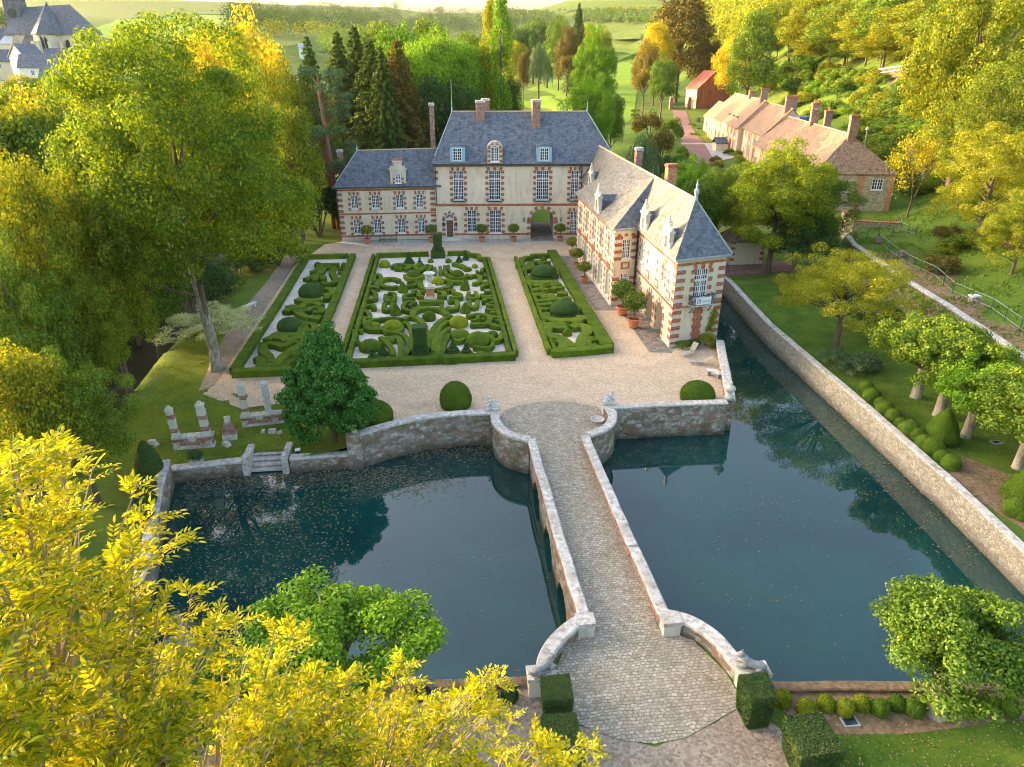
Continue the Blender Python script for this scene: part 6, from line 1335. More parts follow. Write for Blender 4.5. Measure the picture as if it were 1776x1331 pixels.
def crown_bush(seed, n=3000, leaf=.06):
    rd = random.Random(seed); CC, CR = [], []
    for i in range(26):
        a = rd.uniform(0, 6.28); r = .5*math.sqrt(rd.random()); CC.append((r*math.cos(a), r*math.sin(a), .25+.5*(1-(r/.55)**2)*rd.uniform(.5, 1))); CR.append(rd.uniform(.13, .24))
    b = MB(); 
    for k in range(5): b.tube([(0, 0, -.05), (.2*math.cos(k*1.3), .2*math.sin(k*1.3), .4)], [.02, .01], 4)
    return clumps_to_leaves(CC, CR, n, leaf, .8, .3), b.mesh('trunk')
def crown_bare(seed):
    rd = random.Random(seed); b = MB(); tips = []
    def grow(p, d, L, r, lv):
        q = p+d*L; b.tube([p, (p+q)/2+Vector((rd.gauss(0, .02*L), rd.gauss(0, .02*L), 0)), q], [r, r*.8, r*.6], 5)
        if lv == 0: tips.append(tuple(q)); return
        for k in range(3 if lv > 1 else 4): grow(p+(q-p)*rd.uniform(.55, 1), (d+Vector((rd.gauss(0, .55), rd.gauss(0, .55), rd.gauss(.05, .3)))).normalized(), L*rd.uniform(.6, .78), r*.55, lv-1)
    grow(Vector((0, 0, -.02)), Vector((0, 0, 1)), .34, .016, 4); n = 2600; T_ = np.array(tips); ix = rng.integers(0, len(T_), n); return leaf_mesh('crown', T_[ix]+rng.normal(0, .035, (n, 3)), rdir(n), .02, .6), b.mesh('trunk')
TP = {}
def proto(k, f): TP[k] = f
proto('b0', crown_broad(1)); proto('b1', crown_broad(2, R=.36, K=80)); proto('b2', crown_broad(3, R=.46, K=100)); proto('b3', crown_broad(4, R=.33, K=70, zc=.56, hz_=.46, zb=.1))
proto('pop', crown_poplar(5)); proto('c0', crown_conifer(6)); proto('c1', crown_conifer(7, R=.28)); proto('pine', crown_pine(8)); proto('lay', crown_layered(9)); proto('wil', crown_willow(10)); proto('bu0', crown_bush(11)); proto('bu1', crown_bush(12)); proto('bare', crown_bare(13))
proto('hero', crown_broad(21, 130000, .0092, .42, 260, .60, .40, (.035, .075), .34, .011, fill=.3)); proto('low', crown_broad(31, 46000, .0125, .42, 190, .50, .50, (.04, .08), .08, .02, fill=.25))
proto('mid0', crown_broad(22, 52000, .0125, .40, 190, .58, .42, (.04, .085), .15, .02, fill=.3)); proto('mid1', crown_broad(23, 52000, .0125, .36, 170, .58, .42, (.04, .08), .15, .02, fill=.3))
proto('pol', crown_broad(24, 26000, .026, .52, 130, .66, .34, (.06, .12), .3, .05, fill=.3)); proto('pol2', crown_broad(25, 26000, .026, .50, 130, .66, .34, (.06, .12), .3, .05, fill=.3))
proto('holly', crown_broad(26, 70000, .019, .36, 520, .50, .50, (.03, .06), .1, .02, fill=.25, conic=.42)); proto('lay3', crown_broad(28, 44000, .0125, .62, 170, .60, .38, (.05, .10), .2, .03, fill=.55)); proto('lay2', crown_layered(27, 16000, .02, .6))
def tree(kind, X, Y, h, w, mat, label, group=None, bark='bark', z=None, name='tree', cat='tree', rz=None, sink=.0):
    """h total height, w crown diameter; both in metres"""
    cm, tm = TP[kind]; z = hz(X, Y)-sink if z is None else z; r = thing(name, label, cat, (X, Y, z), group)
    base = {'b0': .8, 'b1': .72, 'b2': .92, 'b3': .66, 'pop': .2, 'c0': .42, 'c1': .56, 'pine': .5, 'lay': 1.24, 'lay2': 1.2, 'wil': .86, 'bu0': 1.15, 'bu1': 1.15, 'bare': .9, 'hero': .84, 'low': .84, 'mid0': .8, 'mid1': .72, 'pol': 1.04, 'pol2': 1., 'holly': .72, 'lay3': 1.24}[kind]; s = w/base
    for nm, me, mt in (('crown', cm, mat), ('trunk', tm, bark)):
        if not me.materials: me.materials.append(M[mt])
        o = bpy.data.objects.new(nm, me); COL.objects.link(o); o.parent = r; o.scale = (s, s, h) if nm == 'crown' else (min(s, h), min(s, h), h)
        if me.materials[0] != M[mt]: o.material_slots[0].link = 'OBJECT'; o.material_slots[0].material = M[mt]
    r.rotation_euler = (0, 0, random.uniform(0, 6.28) if rz is None else rz); return r
def ptree(kind, px, yt, ym, wpx_, Y, mat, label, group=None, **kw):
    """place a tree whose crown middle is seen at px,ym and whose top at row yt, standing Y metres off"""
    d = ray(px, ym); X = d.x/d.y*Y; z = hz(X, Y); zt = zat(yt, X, Y); v = Vector((X, Y, (z+zt)/2-HC)); w = wpx_*v.dot(_fw)/FO; return tree(kind, X, Y, max(1.5, zt-z), w, mat, label, group, **kw)
M['L_big'] = leafmat('maple_leaf', [(.05, .10, .012), (.10, .18, .016), (.19, .27, .02), (.36, .38, .022)], .5, 1.3, .22, .55)
M['L_con'] = leafmat('conifer_needle', [(.025, .050, .012), (.055, .095, .020), (.095, .15, .028), (.16, .20, .04)], .2)
M['L_hill'] = leafmat('hillside_leaf', [(.045, .085, .010), (.10, .16, .013), (.20, .245, .016), (.36, .335, .02)], .4, 1.2, .18, .55)
M['L_scrub'] = leafmat('scrub_leaf', [(.05, .10, .012), (.09, .17, .018), (.16, .25, .025), (.26, .32, .03)], .3, 1.1, .3, .5)
# left side
o = tree('hero', -19.6, 58.8, 27.6, 20.4, 'L_big', 'huge green and gold maple leaning over the left parterre, pale trunk on the lawn', bark='bark', z=-.05, rz=.6)
b = MB(); b.tube([(0, 0, -.2), (.05, 0, .4), (.1, .05, 2), (-.1, .1, 5), (-.5, .3, 9), (-.4, .4, 14)], [.85, .55, .44, .40, .34, .2], 12); q = b.build('main_trunk', M['bark_pale'], None); q.parent = o; q.rotation_euler[2] = -.6
GLW = 'trees of the left wood'
LW = [('mid0', 60, 235, 380, 250, 52, 'L_hill', 'soft green tree at the left edge of the photo, middle height'), ('mid1', 170, 300, 460, 190, 55, 'L_big', 'dense green tree just left of the huge maple, lower crown'), ('b2', 45, 150, 240, 210, 78, 'L_yel', 'golden crowned tree at the left edge below the church'),
      ('b0', 150, 165, 260, 170, 84, 'L_gold', 'sunlit golden tree below the church tower, left of the maple'), ('b2', 250, 190, 300, 170, 80, 'L_yel', 'yellow tree showing behind the left side of the maple'), ('mid1', 20, 400, 540, 200, 46, 'L_scrub', 'green tree low at the left edge above the yellow foreground branches'),
      ('mid0', 120, 420, 560, 190, 49, 'L_big', 'darker tree over the ditch, left of the maple trunk'), ('b1', 40, 590, 680, 170, 38, 'L_yel', 'yellowing tree at the left edge behind the foreground branches'), ('mid1', 120, 610, 700, 190, 40, 'L_scrub', 'dark leafy tree on the far bank of the ditch near the pond'),
      ('b0', 190, 240, 380, 160, 70, 'L_hill', 'yellow green tree behind the dense green one, left of the maple'), ('b0', 385, 4, 70, 210, 120, 'L_gold', 'bright golden round tree behind the top of the maple'), ('b2', 460, 95, 190, 130, 105, 'L_yel', 'yellow green tree right of the maple top'), ('b1', 505, 170, 260, 110, 98, 'L_hill', 'tree with olive crown between maple and pine'),
      ('b0', 120, 140, 200, 120, 110, 'L_gold', 'golden treetops in front of the village roofs, left one'), ('b1', 215, 150, 200, 110, 115, 'L_gold', 'golden treetops in front of the village roofs, right one'), ('b2', 330, 430, 520, 170, 72, 'L_dark', 'shaded tree beyond the ditch behind the maple trunk'), ('b1', 255, 400, 520, 150, 66, 'L_mid', 'green tree beyond the ditch left of the maple trunk'), ('b0', 430, 330, 420, 130, 90, 'L_mid', 'green tree behind the right lower branches of the maple'), ('bu0', 480, 400, 440, 90, 92, 'L_dark', 'dark shrub beneath the maple by the garden path'), ('b1', 488, 110, 210, 115, 116, 'L_hill', 'olive gold tree filling the gap right of the maple top'), ('b2', 540, 128, 230, 110, 124, 'L_con', 'olive green tree behind the orange trunked pine'), ('b0', 470, 60, 130, 90, 150, 'L_yel', 'farther yellow tree right of the golden round tree')]
for a in LW: ptree(*a[:8], GLW)
tree('mid0', -37, 29, 15, 13, 'L_mid', 'green tree hidden behind the foreground branches at the lower left', GLW); tree('b0', -46, 40, 17, 14, 'L_yel', 'yellow tree outside the left edge of the pond bank', GLW); tree('bu0', -24.5, 36, 3.5, 5, 'L_dark', 'dark shrubs on the left bank beneath the yellow branches', GLW, name='shrub', cat='shrub'); tree('bu1', -21, 31, 3., 4.5, 'L_dark', 'dark shrub on the left bank low behind the yellow branches', GLW, name='shrub', cat='shrub')
for i, (x, y) in enumerate(((-36, 96), (-40, 112), (-33, 122), (-50, 100), (-48, 128), (-60, 118), (-38, 78), (-47, 84), (-58, 90), (-44, 66), (-56, 72), (-66, 100))): tree(['b0', 'b1', 'b2'][i % 3], x, y, 19+i % 4*1.3, 13, ['L_mid', 'L_hill', 'L_yel'][i % 3], 'leafy tree deep in the wood left of the garden', 'trees deep in the left wood')
ptree('lay2', 366, 516, 565, 175, 63.5, 'L_pale', 'pale variegated small tree behind the trunk of the maple', name='variegated_tree')
ptree('pine', 560, 112, 200, 140, 113, 'L_blue', 'tall pine with orange trunk left of the chateau', bark='bark_red', name='pine_tree'); ptree('pine', 525, 200, 270, 100, 118, 'L_blue', 'smaller pine behind the orange trunked pine', bark='bark_red', name='pine_tree')
b = MB(); d_ = ray(566, 250); X_ = d_.x/d_.y*112; b.tube([(X_+.6, 112, 0), (X_+.5, 112, 8), (X_+.1, 112, 14), (X_-.4, 112, 21)], [.42, .36, .3, .18], 8); tag(b.build('bare_trunk', M['bark_red'], None, (X_, 112, 0), True), 'bare orange pine trunk standing left of the chateau roof', 'tree trunk')
ptree('bu1', 545, 285, 330, 110, 108, 'L_dark', 'dark evergreen bush at the left corner of the chateau', name='shrub', cat='shrub'); ptree('b2', 520, 300, 350, 90, 106, 'L_dark', 'dark evergreen tree behind the corner bush left of the chateau'); ptree('bu0', 490, 355, 385, 70, 104, 'L_dark', 'low dark evergreen by the path end left of the chateau', name='shrub', cat='shrub')
GC = 'dark conifers behind the left wing'
for i, a in enumerate([('c0', 592, 52, 150, 125, 132, 'L_con', 'dark spruce behind the left wing, leftmost of the row'), ('c0', 622, 42, 150, 130, 138, 'L_con', 'second dark spruce from the left behind the left wing'), ('c1', 648, 62, 180, 165, 128, 'L_con', 'broad dark spruce directly behind the left wing roof'), ('c1', 693, 62, 160, 160, 130, 'L_brn', 'brownish spruce behind the left wing next to the tall chimney'), ('c0', 665, 78, 170, 110, 124, 'L_con', 'bluish spruce between the broad one and the brown one'), ('c0', 540, 60, 140, 100, 150, 'L_mid', 'olive spruce left of the dark spruce row'), ('b1', 607, 78, 170, 90, 142, 'L_con', 'rounded dark tree filling the gap in the spruce row, left one'), ('b1', 672, 82, 170, 95, 140, 'L_con', 'rounded dark tree filling the gap in the spruce row, right one')]): ptree(*a[:8], GC, name='spruce')
GA = 'bright green lime trees of the avenue'
for i, (px, yt, w, Y) in enumerate(((655, 40, 100, 165), (690, 30, 110, 160), (728, 45, 110, 152), (745, 36, 110, 175), (770, 48, 110, 168), (795, 50, 105, 182), (815, 58, 100, 196), (835, 66, 90, 212), (715, 60, 100, 142), (760, 75, 100, 156), (790, 82, 90, 170))):
    ptree(['b3', 'b1', 'b0'][i % 3], px, yt, yt+80, w, Y, 'L_lime' if i % 3 else 'L_scrub', f'{ordn[i]} bright green tree from the left in the tall row behind the chateau', GA)
ptree('b2', 740, 130, 190, 130, 136, 'L_dark', 'dark leafy mass low behind the tall chimney'); ptree('b2', 800, 140, 175, 120, 140, 'L_dark', 'dark leafy mass low behind the main roof ridge'); ptree('bu1', 850, 168, 185, 90, 150, 'L_dark', 'dark bush behind the ridge under the poplars', name='shrub', cat='shrub')
ptree('pop', 868, -22, 90, 44, 176, 'L_lime', 'tallest poplar rising behind the chateau into the sky', 'slim poplars', name='poplar'); ptree('pop', 848, 0, 90, 36, 182, 'L_yel', 'slimmer poplar just left of the tallest poplar', 'slim poplars', name='poplar')
ptree('b2', 888, 132, 160, 48, 196, 'L_dark', 'small dark round tree on the meadow right of the poplars'); ptree('wil', 935, 68, 95, 48, 320, 'L_blue', 'grey green weeping willow beyond the meadow', name='willow'); ptree('b0', 908, 82, 98, 24, 310, 'L_brn', 'small purple brown tree left of the far willow')
GT = 'trees beyond the meadow'
for i, a in enumerate([('b0', 905, 40, 75, 72, 420, 'L_dark'), ('b1', 925, 30, 70, 70, 440, 'L_mid'), ('b0', 950, 28, 70, 72, 400, 'L_dark'), ('b2', 970, 26, 80, 66, 380, 'L_mid'), ('c1', 1003, 2, 60, 52, 360, 'L_dark'), ('b3', 985, 45, 85, 50, 340, 'L_brn'), ('b0', 890, 60, 90, 46, 330, 'L_yel'), ('b1', 1020, 35, 70, 52, 420, 'L_yel'), ('b2', 878, 88, 110, 40, 250, 'L_yel'), ('b0', 1045, 45, 75, 40, 520, 'L_hill')]):
    ptree(*a[:7], ['dark tree beyond the meadow just right of the poplars', 'second tree beyond the meadow right of the poplars', 'dark round tree above the far willow', 'tree right of and above the far willow', 'lone dark fir standing taller than the far trees', 'brownish tree at the foot of the lone fir', 'yellowish tree between the poplars and the purple tree', 'yellow tree right of the lone fir', 'low yellow tree beside the poplar trunks', 'distant tree right of the lone fir'][i], GT)
ptree('mid1', 1028, 42, 110, 88, 178, 'L_lime', 'tall bright green tree behind the right end of the main roof', 'pair of bright trees on the meadow'); ptree('mid0', 1022, 120, 165, 96, 142, 'L_lime', 'lower bright green tree in front of the tall one behind the roof', 'pair of bright trees on the meadow'); ptree('b0', 1062, 150, 185, 50, 160, 'L_mid', 'small green tree right of the bright pair behind the roof')
GB = 'tall autumn trees by the farm gate'
for a in [('b3', 1180, -15, 80, 130, 305, 'L_brn', 'tall orange brown tree behind the red barn'), ('b2', 1120, 68, 120, 60, 250, 'L_brn', 'dark brown tree left of the farm gate'), ('b0', 1150, 95, 145, 62, 238, 'L_mid', 'green tree in front of the brown trees left of the gate'), ('b1', 1140, 30, 80, 60, 290, 'L_gold', 'golden tree behind the dark brown tree'), ('b0', 1228, 60, 120, 70, 305, 'L_brn', 'brownish tree directly behind the red barn roof'), ('b1', 1275, 55, 110, 80, 262, 'L_gold', 'bright yellow tree right of the red barn'), ('b3', 1305, 20, 90, 90, 240, 'L_scrub', 'green tree right of the bright yellow tree')]: ptree(*a, GB)
# hedge beyond meadow
P_ = [onhill(905, 136)[:2], onhill(940, 131)[:2], onhill(985, 121)[:2]]
if True:
    n = 9000; t = rng.random(n)*2; k = np.minimum(t.astype(int), 1); f = (t-k)[:, None]; PP = np.array(P_); C_0 = PP[k]*(1-f)+PP[k+1]*f; d = rdir(n, .3); z = np.array([hz(c[0], c[1]) for c in C_0[:300]]).mean()
    m = leaf_mesh('laurel_hedge', np.column_stack([C_0[:, 0]+d[:, 0]*2.2, C_0[:, 1]+d[:, 1]*3.2, z+2.+d[:, 2]*2.4]), d+rdir(n)*.5, .7); m.materials.append(M['L_mid']); o = link('laurel_hedge', m); tag(o, 'long dark clipped laurel hedge running beyond the meadow', 'hedge')
# between wing and farm
GY = 'green trees between the wing and the farm'
for a in [('mid1', 1196, 268, 320, 90, 97, 'L_lime', 'round green tree right behind the wing ridge'), ('mid0', 1248, 282, 340, 100, 92, 'L_scrub', 'green tree right of the tower finial'), ('b1', 1215, 300, 350, 90, 88, 'L_mid', 'darker tree right behind the tower roof')]: ptree(*a, GY)
ptree('mid1', 1352, 240, 340, 190, 82, 'L_big', 'tall airy yellow green tree in front of the farm row'); ptree('mid0', 1392, 268, 370, 180, 85, 'L_scrub', 'denser green tree merged behind the tall airy one'); ptree('b2', 1395, 370, 420, 130, 80, 'L_dark', 'dark laurel bush under the airy tree by the wall', name='shrub', cat='shrub')
tree('lay3', 36.4, 57.8, 9.6, 13.5, 'L_yel', 'wide yellow green cherry on the lawn beside the moat', name='cherry_tree', rz=.4); tree('b2', 42.0, 60.5, 3.4, 5, 'L_dark', 'dark shrub at the foot of the retaining wall behind the cherry', name='shrub', cat='shrub')
ptree('wil', 1118, 222, 250, 75, 117, 'L_blue', 'small weeping tree behind the wing chimneys', name='willow'); ptree('bu0', 1165, 235, 255, 40, 118, 'L_dark', 'bush beside the drive near the weeping tree', name='shrub', cat='shrub'); ptree('bu1', 1150, 205, 225, 50, 160, 'L_brn', 'rusty shrubs in the flower bed left of the drive', name='shrub', cat='shrub'); ptree('bu0', 1165, 190, 215, 40, 180, 'L_mid', 'green shrubs in the flower bed left of the drive', name='shrub', cat='shrub'); ptree('bu1', 1130, 182, 200, 60, 190, 'L_brn', 'brown shrub on the far edge of the flower bed', name='shrub', cat='shrub')
# pollards
GP = 'pollarded limes beside the moat'
for a in ((37.4, 47.2, 7.0, 8.2, 'L_scrub', 'pol', 'pollarded lime beside the moat, farthest of four'), (37.2, 44.1, 7.2, 8.2, 'L_scrub', 'pol2', 'pollarded lime beside the moat, second farthest'), (37.0, 40.8, 6.2, 6.8, 'L_lime', 'pol', 'pollarded lime beside the moat with thinner trunk, third'), (37.6, 36.5, 6.6, 8.4, 'L_scrub', 'pol2', 'pollarded lime beside the moat at the right edge, nearest of four')):
    o = tree(a[5], a[0], a[1], a[2], a[3], a[4], a[6], GP, bark='bark_pale', name='pollard_lime', z=0); b = MB(); b.tube([(0, 0, -.1), (0, 0, .3), (.1, .05, 1.1), (.05, .1, 1.9), (.1, 0, 2.6)], [.42, .33, .30, .36, .42], 10); q = b.build('pollard_bole', M['bark_pale'], None); q.parent = o
o = tree('pol', 19.8, 19.0, 6.0, 6.8, 'L_mid', 'pollarded lime in the right foreground with ivy on its pale trunk', bark='bark_pale', name='pollard_lime', z=0); b = MB(); b.tube([(0, 0, -.1), (0, 0, .3), (.15, .0, 1.0), (.1, .1, 1.7), (.1, 0, 2.4)], [.5, .38, .34, .40, .5], 10); q = b.build('pollard_bole', M['bark_pale'], None); q.parent = o
n = 260; zz = rng.random(n)*1.9+.2; aa = rng.random(n)*6.28; m = leaf_mesh('ivy', np.stack([np.cos(aa)*.42+.1, np.sin(aa)*.42, zz], 1), np.stack([np.cos(aa), np.sin(aa), zz*0], 1), .13); m.materials.append(M['L_yel']); q = bpy.data.objects.new('ivy', m); COL.objects.link(q); q.parent = o
tree('pol2', -4.7, 21.7, 5.6, 8.0, 'L_lime', 'bright green pollarded lime in the foreground behind the yellow branches', bark='bark_pale', name='pollard_lime', z=0); tree('pol', -10.2, 20.6, 4.3, 5.8, 'L_scrub', 'darker pollarded lime mostly hidden by the yellow foreground branches', bark='bark_pale', name='pollard_lime', z=0)
M['L_holly'] = leafmat('holly_leaf', [(.014, .06, .010), (.03, .12, .020), (.06, .19, .03), (.14, .30, .06)], .12, 1., .5)
tree('holly', -8.1, 46.4, 9.9, 6.7, 'L_holly', 'big glossy dark green holly between the ruin and the moat wall', name='holly_tree', z=-1.7)
for i, (x, y, s) in enumerate(((34.2, 54.3, 2.6), (34.7, 51.9, 2.9), (36.4, 53.2, 3.0))): tree('bu0', x, y, 1.9, s, 'L_blue', ('blue grey clipped shrub beside the moat, back left of three', 'blue grey clipped shrub beside the moat, front one of three', 'blue grey clipped shrub beside the moat, right one of three')[i], 'blue grey shrubs beside the moat', name='shrub', cat='shrub', z=-.1)
for i, (x, y, h, w, mt, lab) in enumerate(((22.2, 59.0, 1.1, 1.6, 'L_mid', 'green shrub at the foot of the tower, left one'), (23.3, 59.3, 1.1, 1.5, 'L_dark', 'dark shrub at the foot of the tower, next to the golden one'), (24.6, 59.6, 1.7, 1.9, 'L_yel', 'golden shrub at the foot of the tower'), (25.3, 58.9, 1.0, 1.2, 'L_brn', 'rusty low shrub behind the loungers'))): tree('bu'+str(i % 2), x, y, h, w, mt, lab, 'shrubs at the foot of the tower', name='shrub', cat='shrub', z=-.05)
n = 700; t = rng.random(n); m = leaf_mesh('climber', np.stack([25.0+.5*t+rng.normal(0, .16, n), 60.45+.12*t+rng.normal(0, .05, n), 1.2+2.1*t**1.5], 1), rdir(n)+np.array([0, -1.5, 0]), .16); m.materials.append(M['L_yel']); r = thing('climbing_vine', 'golden climbing vine on the right edge of the tower wall', 'climber', (25.2, 60.4, 0)); b = MB(); b.tube([(25.2, 60.55, 0), (25.1, 60.5, 1.4), (25.4, 60.6, 3.2)], .03, 5); b.build('stem', M['bark'], r); q = bpy.data.objects.new('foliage', m); COL.objects.link(q); q.parent = r; q.location = -r.location
# right hillside
for a in [('mid0', 1705, -60, 90, 240, 96, 'L_hill', 'great golden tree in the top right corner'), ('low', 1745, 90, 220, 220, 80, 'L_hill', 'golden tree at the right edge below the corner one'), ('low', 1715, 215, 340, 210, 72, 'L_yel', 'yellow green tree at the right edge above the grass bank'), ('low', 1765, 330, 440, 150, 62, 'L_hill', 'lowest golden tree at the right edge above the fence'), ('low', 1660, 150, 240, 120, 104, 'L_hill', 'golden tree left of the right edge trees')]: ptree(*a, 'golden trees at the right edge')
ptree('bare', 1600, 185, 270, 150, 90, 'L_gold', 'thin half bare tree with orange leaves on the hillside right of the farm', name='half_bare_tree')
GH = 'tall trees at the top of the hillside'
HT = [(1335, 5, 100, 225), (1372, -12, 110, 215), (1405, -5, 120, 200), (1440, 5, 120, 185), (1470, -10, 130, 188), (1505, 0, 130, 172), (1540, -20, 140, 176), (1575, -5, 140, 160), (1612, -25, 140, 160), (1640, -10, 130, 146), (1395, 60, 80, 190), (1520, 60, 100, 158), (1460, 70, 90, 168), (1590, 50, 100, 150)]
HT = [(px, yt, w, onhill(px, 112+(yt > 40)*10, 95.)[1]) for px, yt, w, Y in HT]
for i, (px, yt, w, Y) in enumerate(HT): ptree(['b1', 'b0', 'b3'][i % 3], px, yt, yt+90, w, Y, 'L_hill' if i % 3 else 'L_scrub', f'{ordn[i]} tree from the left in the wood along the top of the hillside', GH)
rd = random.Random(5); k = 0
for i in range(70):
    Y = rd.uniform(115, 330); X = interp(XW, Y)+rd.uniform(52, 150)
    if Y < 150 and X < 165: continue
    tree(['b0', 'b1', 'b2', 'b3'][i % 4], X, Y, rd.uniform(13, 20), rd.uniform(11, 15), ['L_hill', 'L_scrub', 'L_yel', 'L_hill'][i % 4], 'leafy tree deep in the wood on the upper right hillside', 'trees deep in the hillside wood')
# ivy and grass tufts over the retaining wall
P = []; 
for i in range(5200):
    y = rd.uniform(28, 82); c = interp(XW, y); dens_ = .5+.5*math.sin(y*.9)*math.sin(y*.37+1)
    if rd.random() > dens_: continue
    P.append((c-.18-rd.random()*.25, y, WZ-.1-abs(rd.gauss(0, 1.0))*(.5+dens_)))
P = np.array(P); m = leaf_mesh('ivy', P, np.tile([-1., 0, .5], (len(P), 1))+rdir(len(P))*.6, .28); m.materials.append(M['L_scrub']); tag(link('ivy', m), 'ragged ivy hanging over the long chalky retaining wall', 'ivy', kind='stuff')
# moss and weeds in the moat walls
P = []
for (x0, y0, x1, y1, nn) in ((12.4, 46.3, 21.6, 46.2, 90), (3.3, 46.4, -6.2, 44.1, 60), (4.2, 43.0, 3.4, 46.4, 120), (12.5, 44.8, 11.2, 43.0, 60)):
    for i in range(nn): t = rd.random(); cx = rd.choice([.12, .3, .33, .55, .8, .97]); t = min(1, max(0, cx+rd.gauss(0, .03))); P.append((x0+(x1-x0)*t, y0+(y1-y0)*t-.06, -1.2+rd.gauss(0, .55)))
P = np.array(P); m = leaf_mesh('wall_weeds', P, rdir(len(P))+np.array([0, -1, .6]), .13); m.materials.append(M['L_mid']); tag(link('wall_weeds', m), 'tufts of green weeds rooted in the moat walls', 'weeds', kind='stuff')
# leaves and weed floating on the moat
def float_(name, n, fn, size, mat, label):
    P = []
    while len(P) < n:
        p = fn()
        if p and inside(p, MOAT) and not (5.6 < p[0] < 10.2): P.append((p[0], p[1], -1.885+rd.random()*.004))
    m = leaf_mesh(name, np.array(P), np.tile([0, 0, 1.], (len(P), 1))+rng.normal(0, .05, (len(P), 3)), size, .8); m.materials.append(M[mat]); return tag(link(name, m), label, 'leaves', kind='stuff')
cl_ = [(rd.uniform(-18, 33), rd.uniform(22, 46), rd.uniform(1, 3)) for _ in range(26)]
def f1_():
    if rd.random() < .45: return (rd.uniform(-18, 34), rd.uniform(21, 90))
    c = rd.choice(cl_); return (rd.gauss(c[0], c[2]), rd.gauss(c[1], c[2]))
float_('floating_leaves', 700, f1_, .08, 'pad', 'fallen autumn leaves scattered over the moat')
def f2_():
    t = rd.random()
    if t < .30: y = rd.uniform(30, 85); return (interp([(28, 31.2), (48, 32.2), (64, 32.5), (79, 34.3)], y)-abs(rd.gauss(0, 2.0)), y+rd.gauss(0, .4)) if math.sin(y*1.7)+math.sin(y*.7) > -.3 else None
    if t < .55: x = rd.uniform(-18, 3.5); return (x, 44.2+(2.2 if x > -3 else 0)-abs(rd.gauss(0, 1.2)))
    if t < .8: return (rd.uniform(-18, -6), rd.uniform(30, 44))
    if t < .9: return (rd.gauss(-3, 2), rd.gauss(42, 1))
    return (rd.uniform(-4, 4), 22.8+abs(rd.gauss(0, .7)))
float_('pond_weed', 6500, f2_, .13, 'weed', 'drifts of weed and leaf litter along the moat edges')
# fallen leaves on lawns
P = [(rd.uniform(-25, -8), rd.uniform(44, 72)) for _ in range(2600)]; P = [(x, y, hz(x, y)+.03) for x, y in P if not inside((x, y), MOAT) and not (x > -11 and y > 52) and not (-18.5 < x < -11 and y > 56)]
m = leaf_mesh('fallen_leaves', np.array(P), np.tile([0, 0, 1.], (len(P), 1))+rng.normal(0, .2, (len(P), 3)), .11, .7); m.materials.append(M['pad']); tag(link('fallen_leaves', m), 'yellow leaves fallen on the lawn under the maple', 'leaves', kind='stuff')
for i, (x, y, s_) in enumerate(((-24.6, 78, 3.2), (-25.2, 83, 4.2), (-24.4, 88, 4.5), (-25, 93.5, 5), (-23.5, 99, 4.5), (-26.5, 104, 5))): tree('bu'+str(i % 2), x, y, s_*.85, s_*1.2, ['L_dark', 'L_mid', 'L_con'][i % 3], f'{ordn[i]} shrub from the stone bench along the ditch edge beneath the maple', 'shrubs along the ditch edge', name='shrub', cat='shrub', sink=.3)
for i in range(34):
    x, y = (-46-rd.random()*60, 8+rd.random()*95) if i < 26 else (-90-rd.random()*70, 200+rd.random()*60)
    tree(['b0', 'b1', 'b2'][i % 3], x, y, rd.uniform(12, 17) if i < 26 else 8, rd.uniform(10, 14), ['L_mid', 'L_hill', 'L_yel'][i % 3], 'leafy tree of the wood beyond the left edge of the photo' if i < 26 else 'low tree between the village and the left wood', 'trees of the outer left wood' if i < 26 else 'trees below the village')
# tufts of grass and fallen leaves break up the mown ground
def tufts(name, label, n, fn, size, mat):
    P = []
    while len(P) < n:
        p = fn()
        if p and not inside(p, MOAT): P.append((p[0], p[1], hz(*p)+size*.25))
    P = np.array(P); m = leaf_mesh(name, P, rng.normal(0, 1, (n, 3))*np.array([1, 1, .5]), size*rng.uniform(.6, 1.3, n), .3, droop=-1.5); m.materials.append(M[mat]); return tag(link(name, m), label, 'grass', kind='stuff')
def cl(f, x0, x1, y0, y1, k=.5):
    x, y = rd.uniform(x0, x1), rd.uniform(y0, y1); return (x, y) if math.sin(x*f+y*.7*f)+math.sin(y*f*1.3-x*.4)+rd.uniform(-1, 1) > k else None
tufts('grass_tufts', 'rough grass tufts on the bank above the retaining wall', 16000, lambda: (lambda p: (interp(XW, p[1])+.5+p[0], p[1]) if p else None)(cl(1.1, 0, 24, 42, 108, .0)), .34, 'L_scrub')
tufts('grass_tufts', 'grass tufts on the lawn beside the moat', 7000, lambda: (lambda p: p if p and p[0] < interp(XW, p[1])-.4 else None)(cl(1.3, 33.2, 49, 30, 80, .2)), .14, 'L_scrub')
tufts('grass_tufts', 'mossy grass tufts on the lower lawn by the ruin', 6000, lambda: (lambda p: p if p and not (-18.8 < p[0] < -8 and p[1] > 52) and not (p[0] > -20.8 and p[1] > 53) else None)(cl(1.2, -25, -7.5, 44.2, 71, .2)), .12, 'L_hill')
P = [(rd.uniform(33, 44), rd.uniform(28, 60)) for _ in range(1800)]+[(rd.uniform(14, 34), rd.uniform(13, 19.5)) for _ in range(1200)]+[(rd.uniform(2, 13), rd.uniform(15, 22.5)) for _ in range(500)]; P = [(x, y, hz(x, y)+.045) for x, y in P if not inside((x, y), MOAT)]
m = leaf_mesh('fallen_leaves', np.array(P), np.tile([0, 0, 1.], (len(P), 1))+rng.normal(0, .2, (len(P), 3)), .09, .7); m.materials.append(M['pad']); tag(link('fallen_leaves', m), 'brown leaves fallen on the right bank lawn and the near approach', 'leaves', kind='stuff')
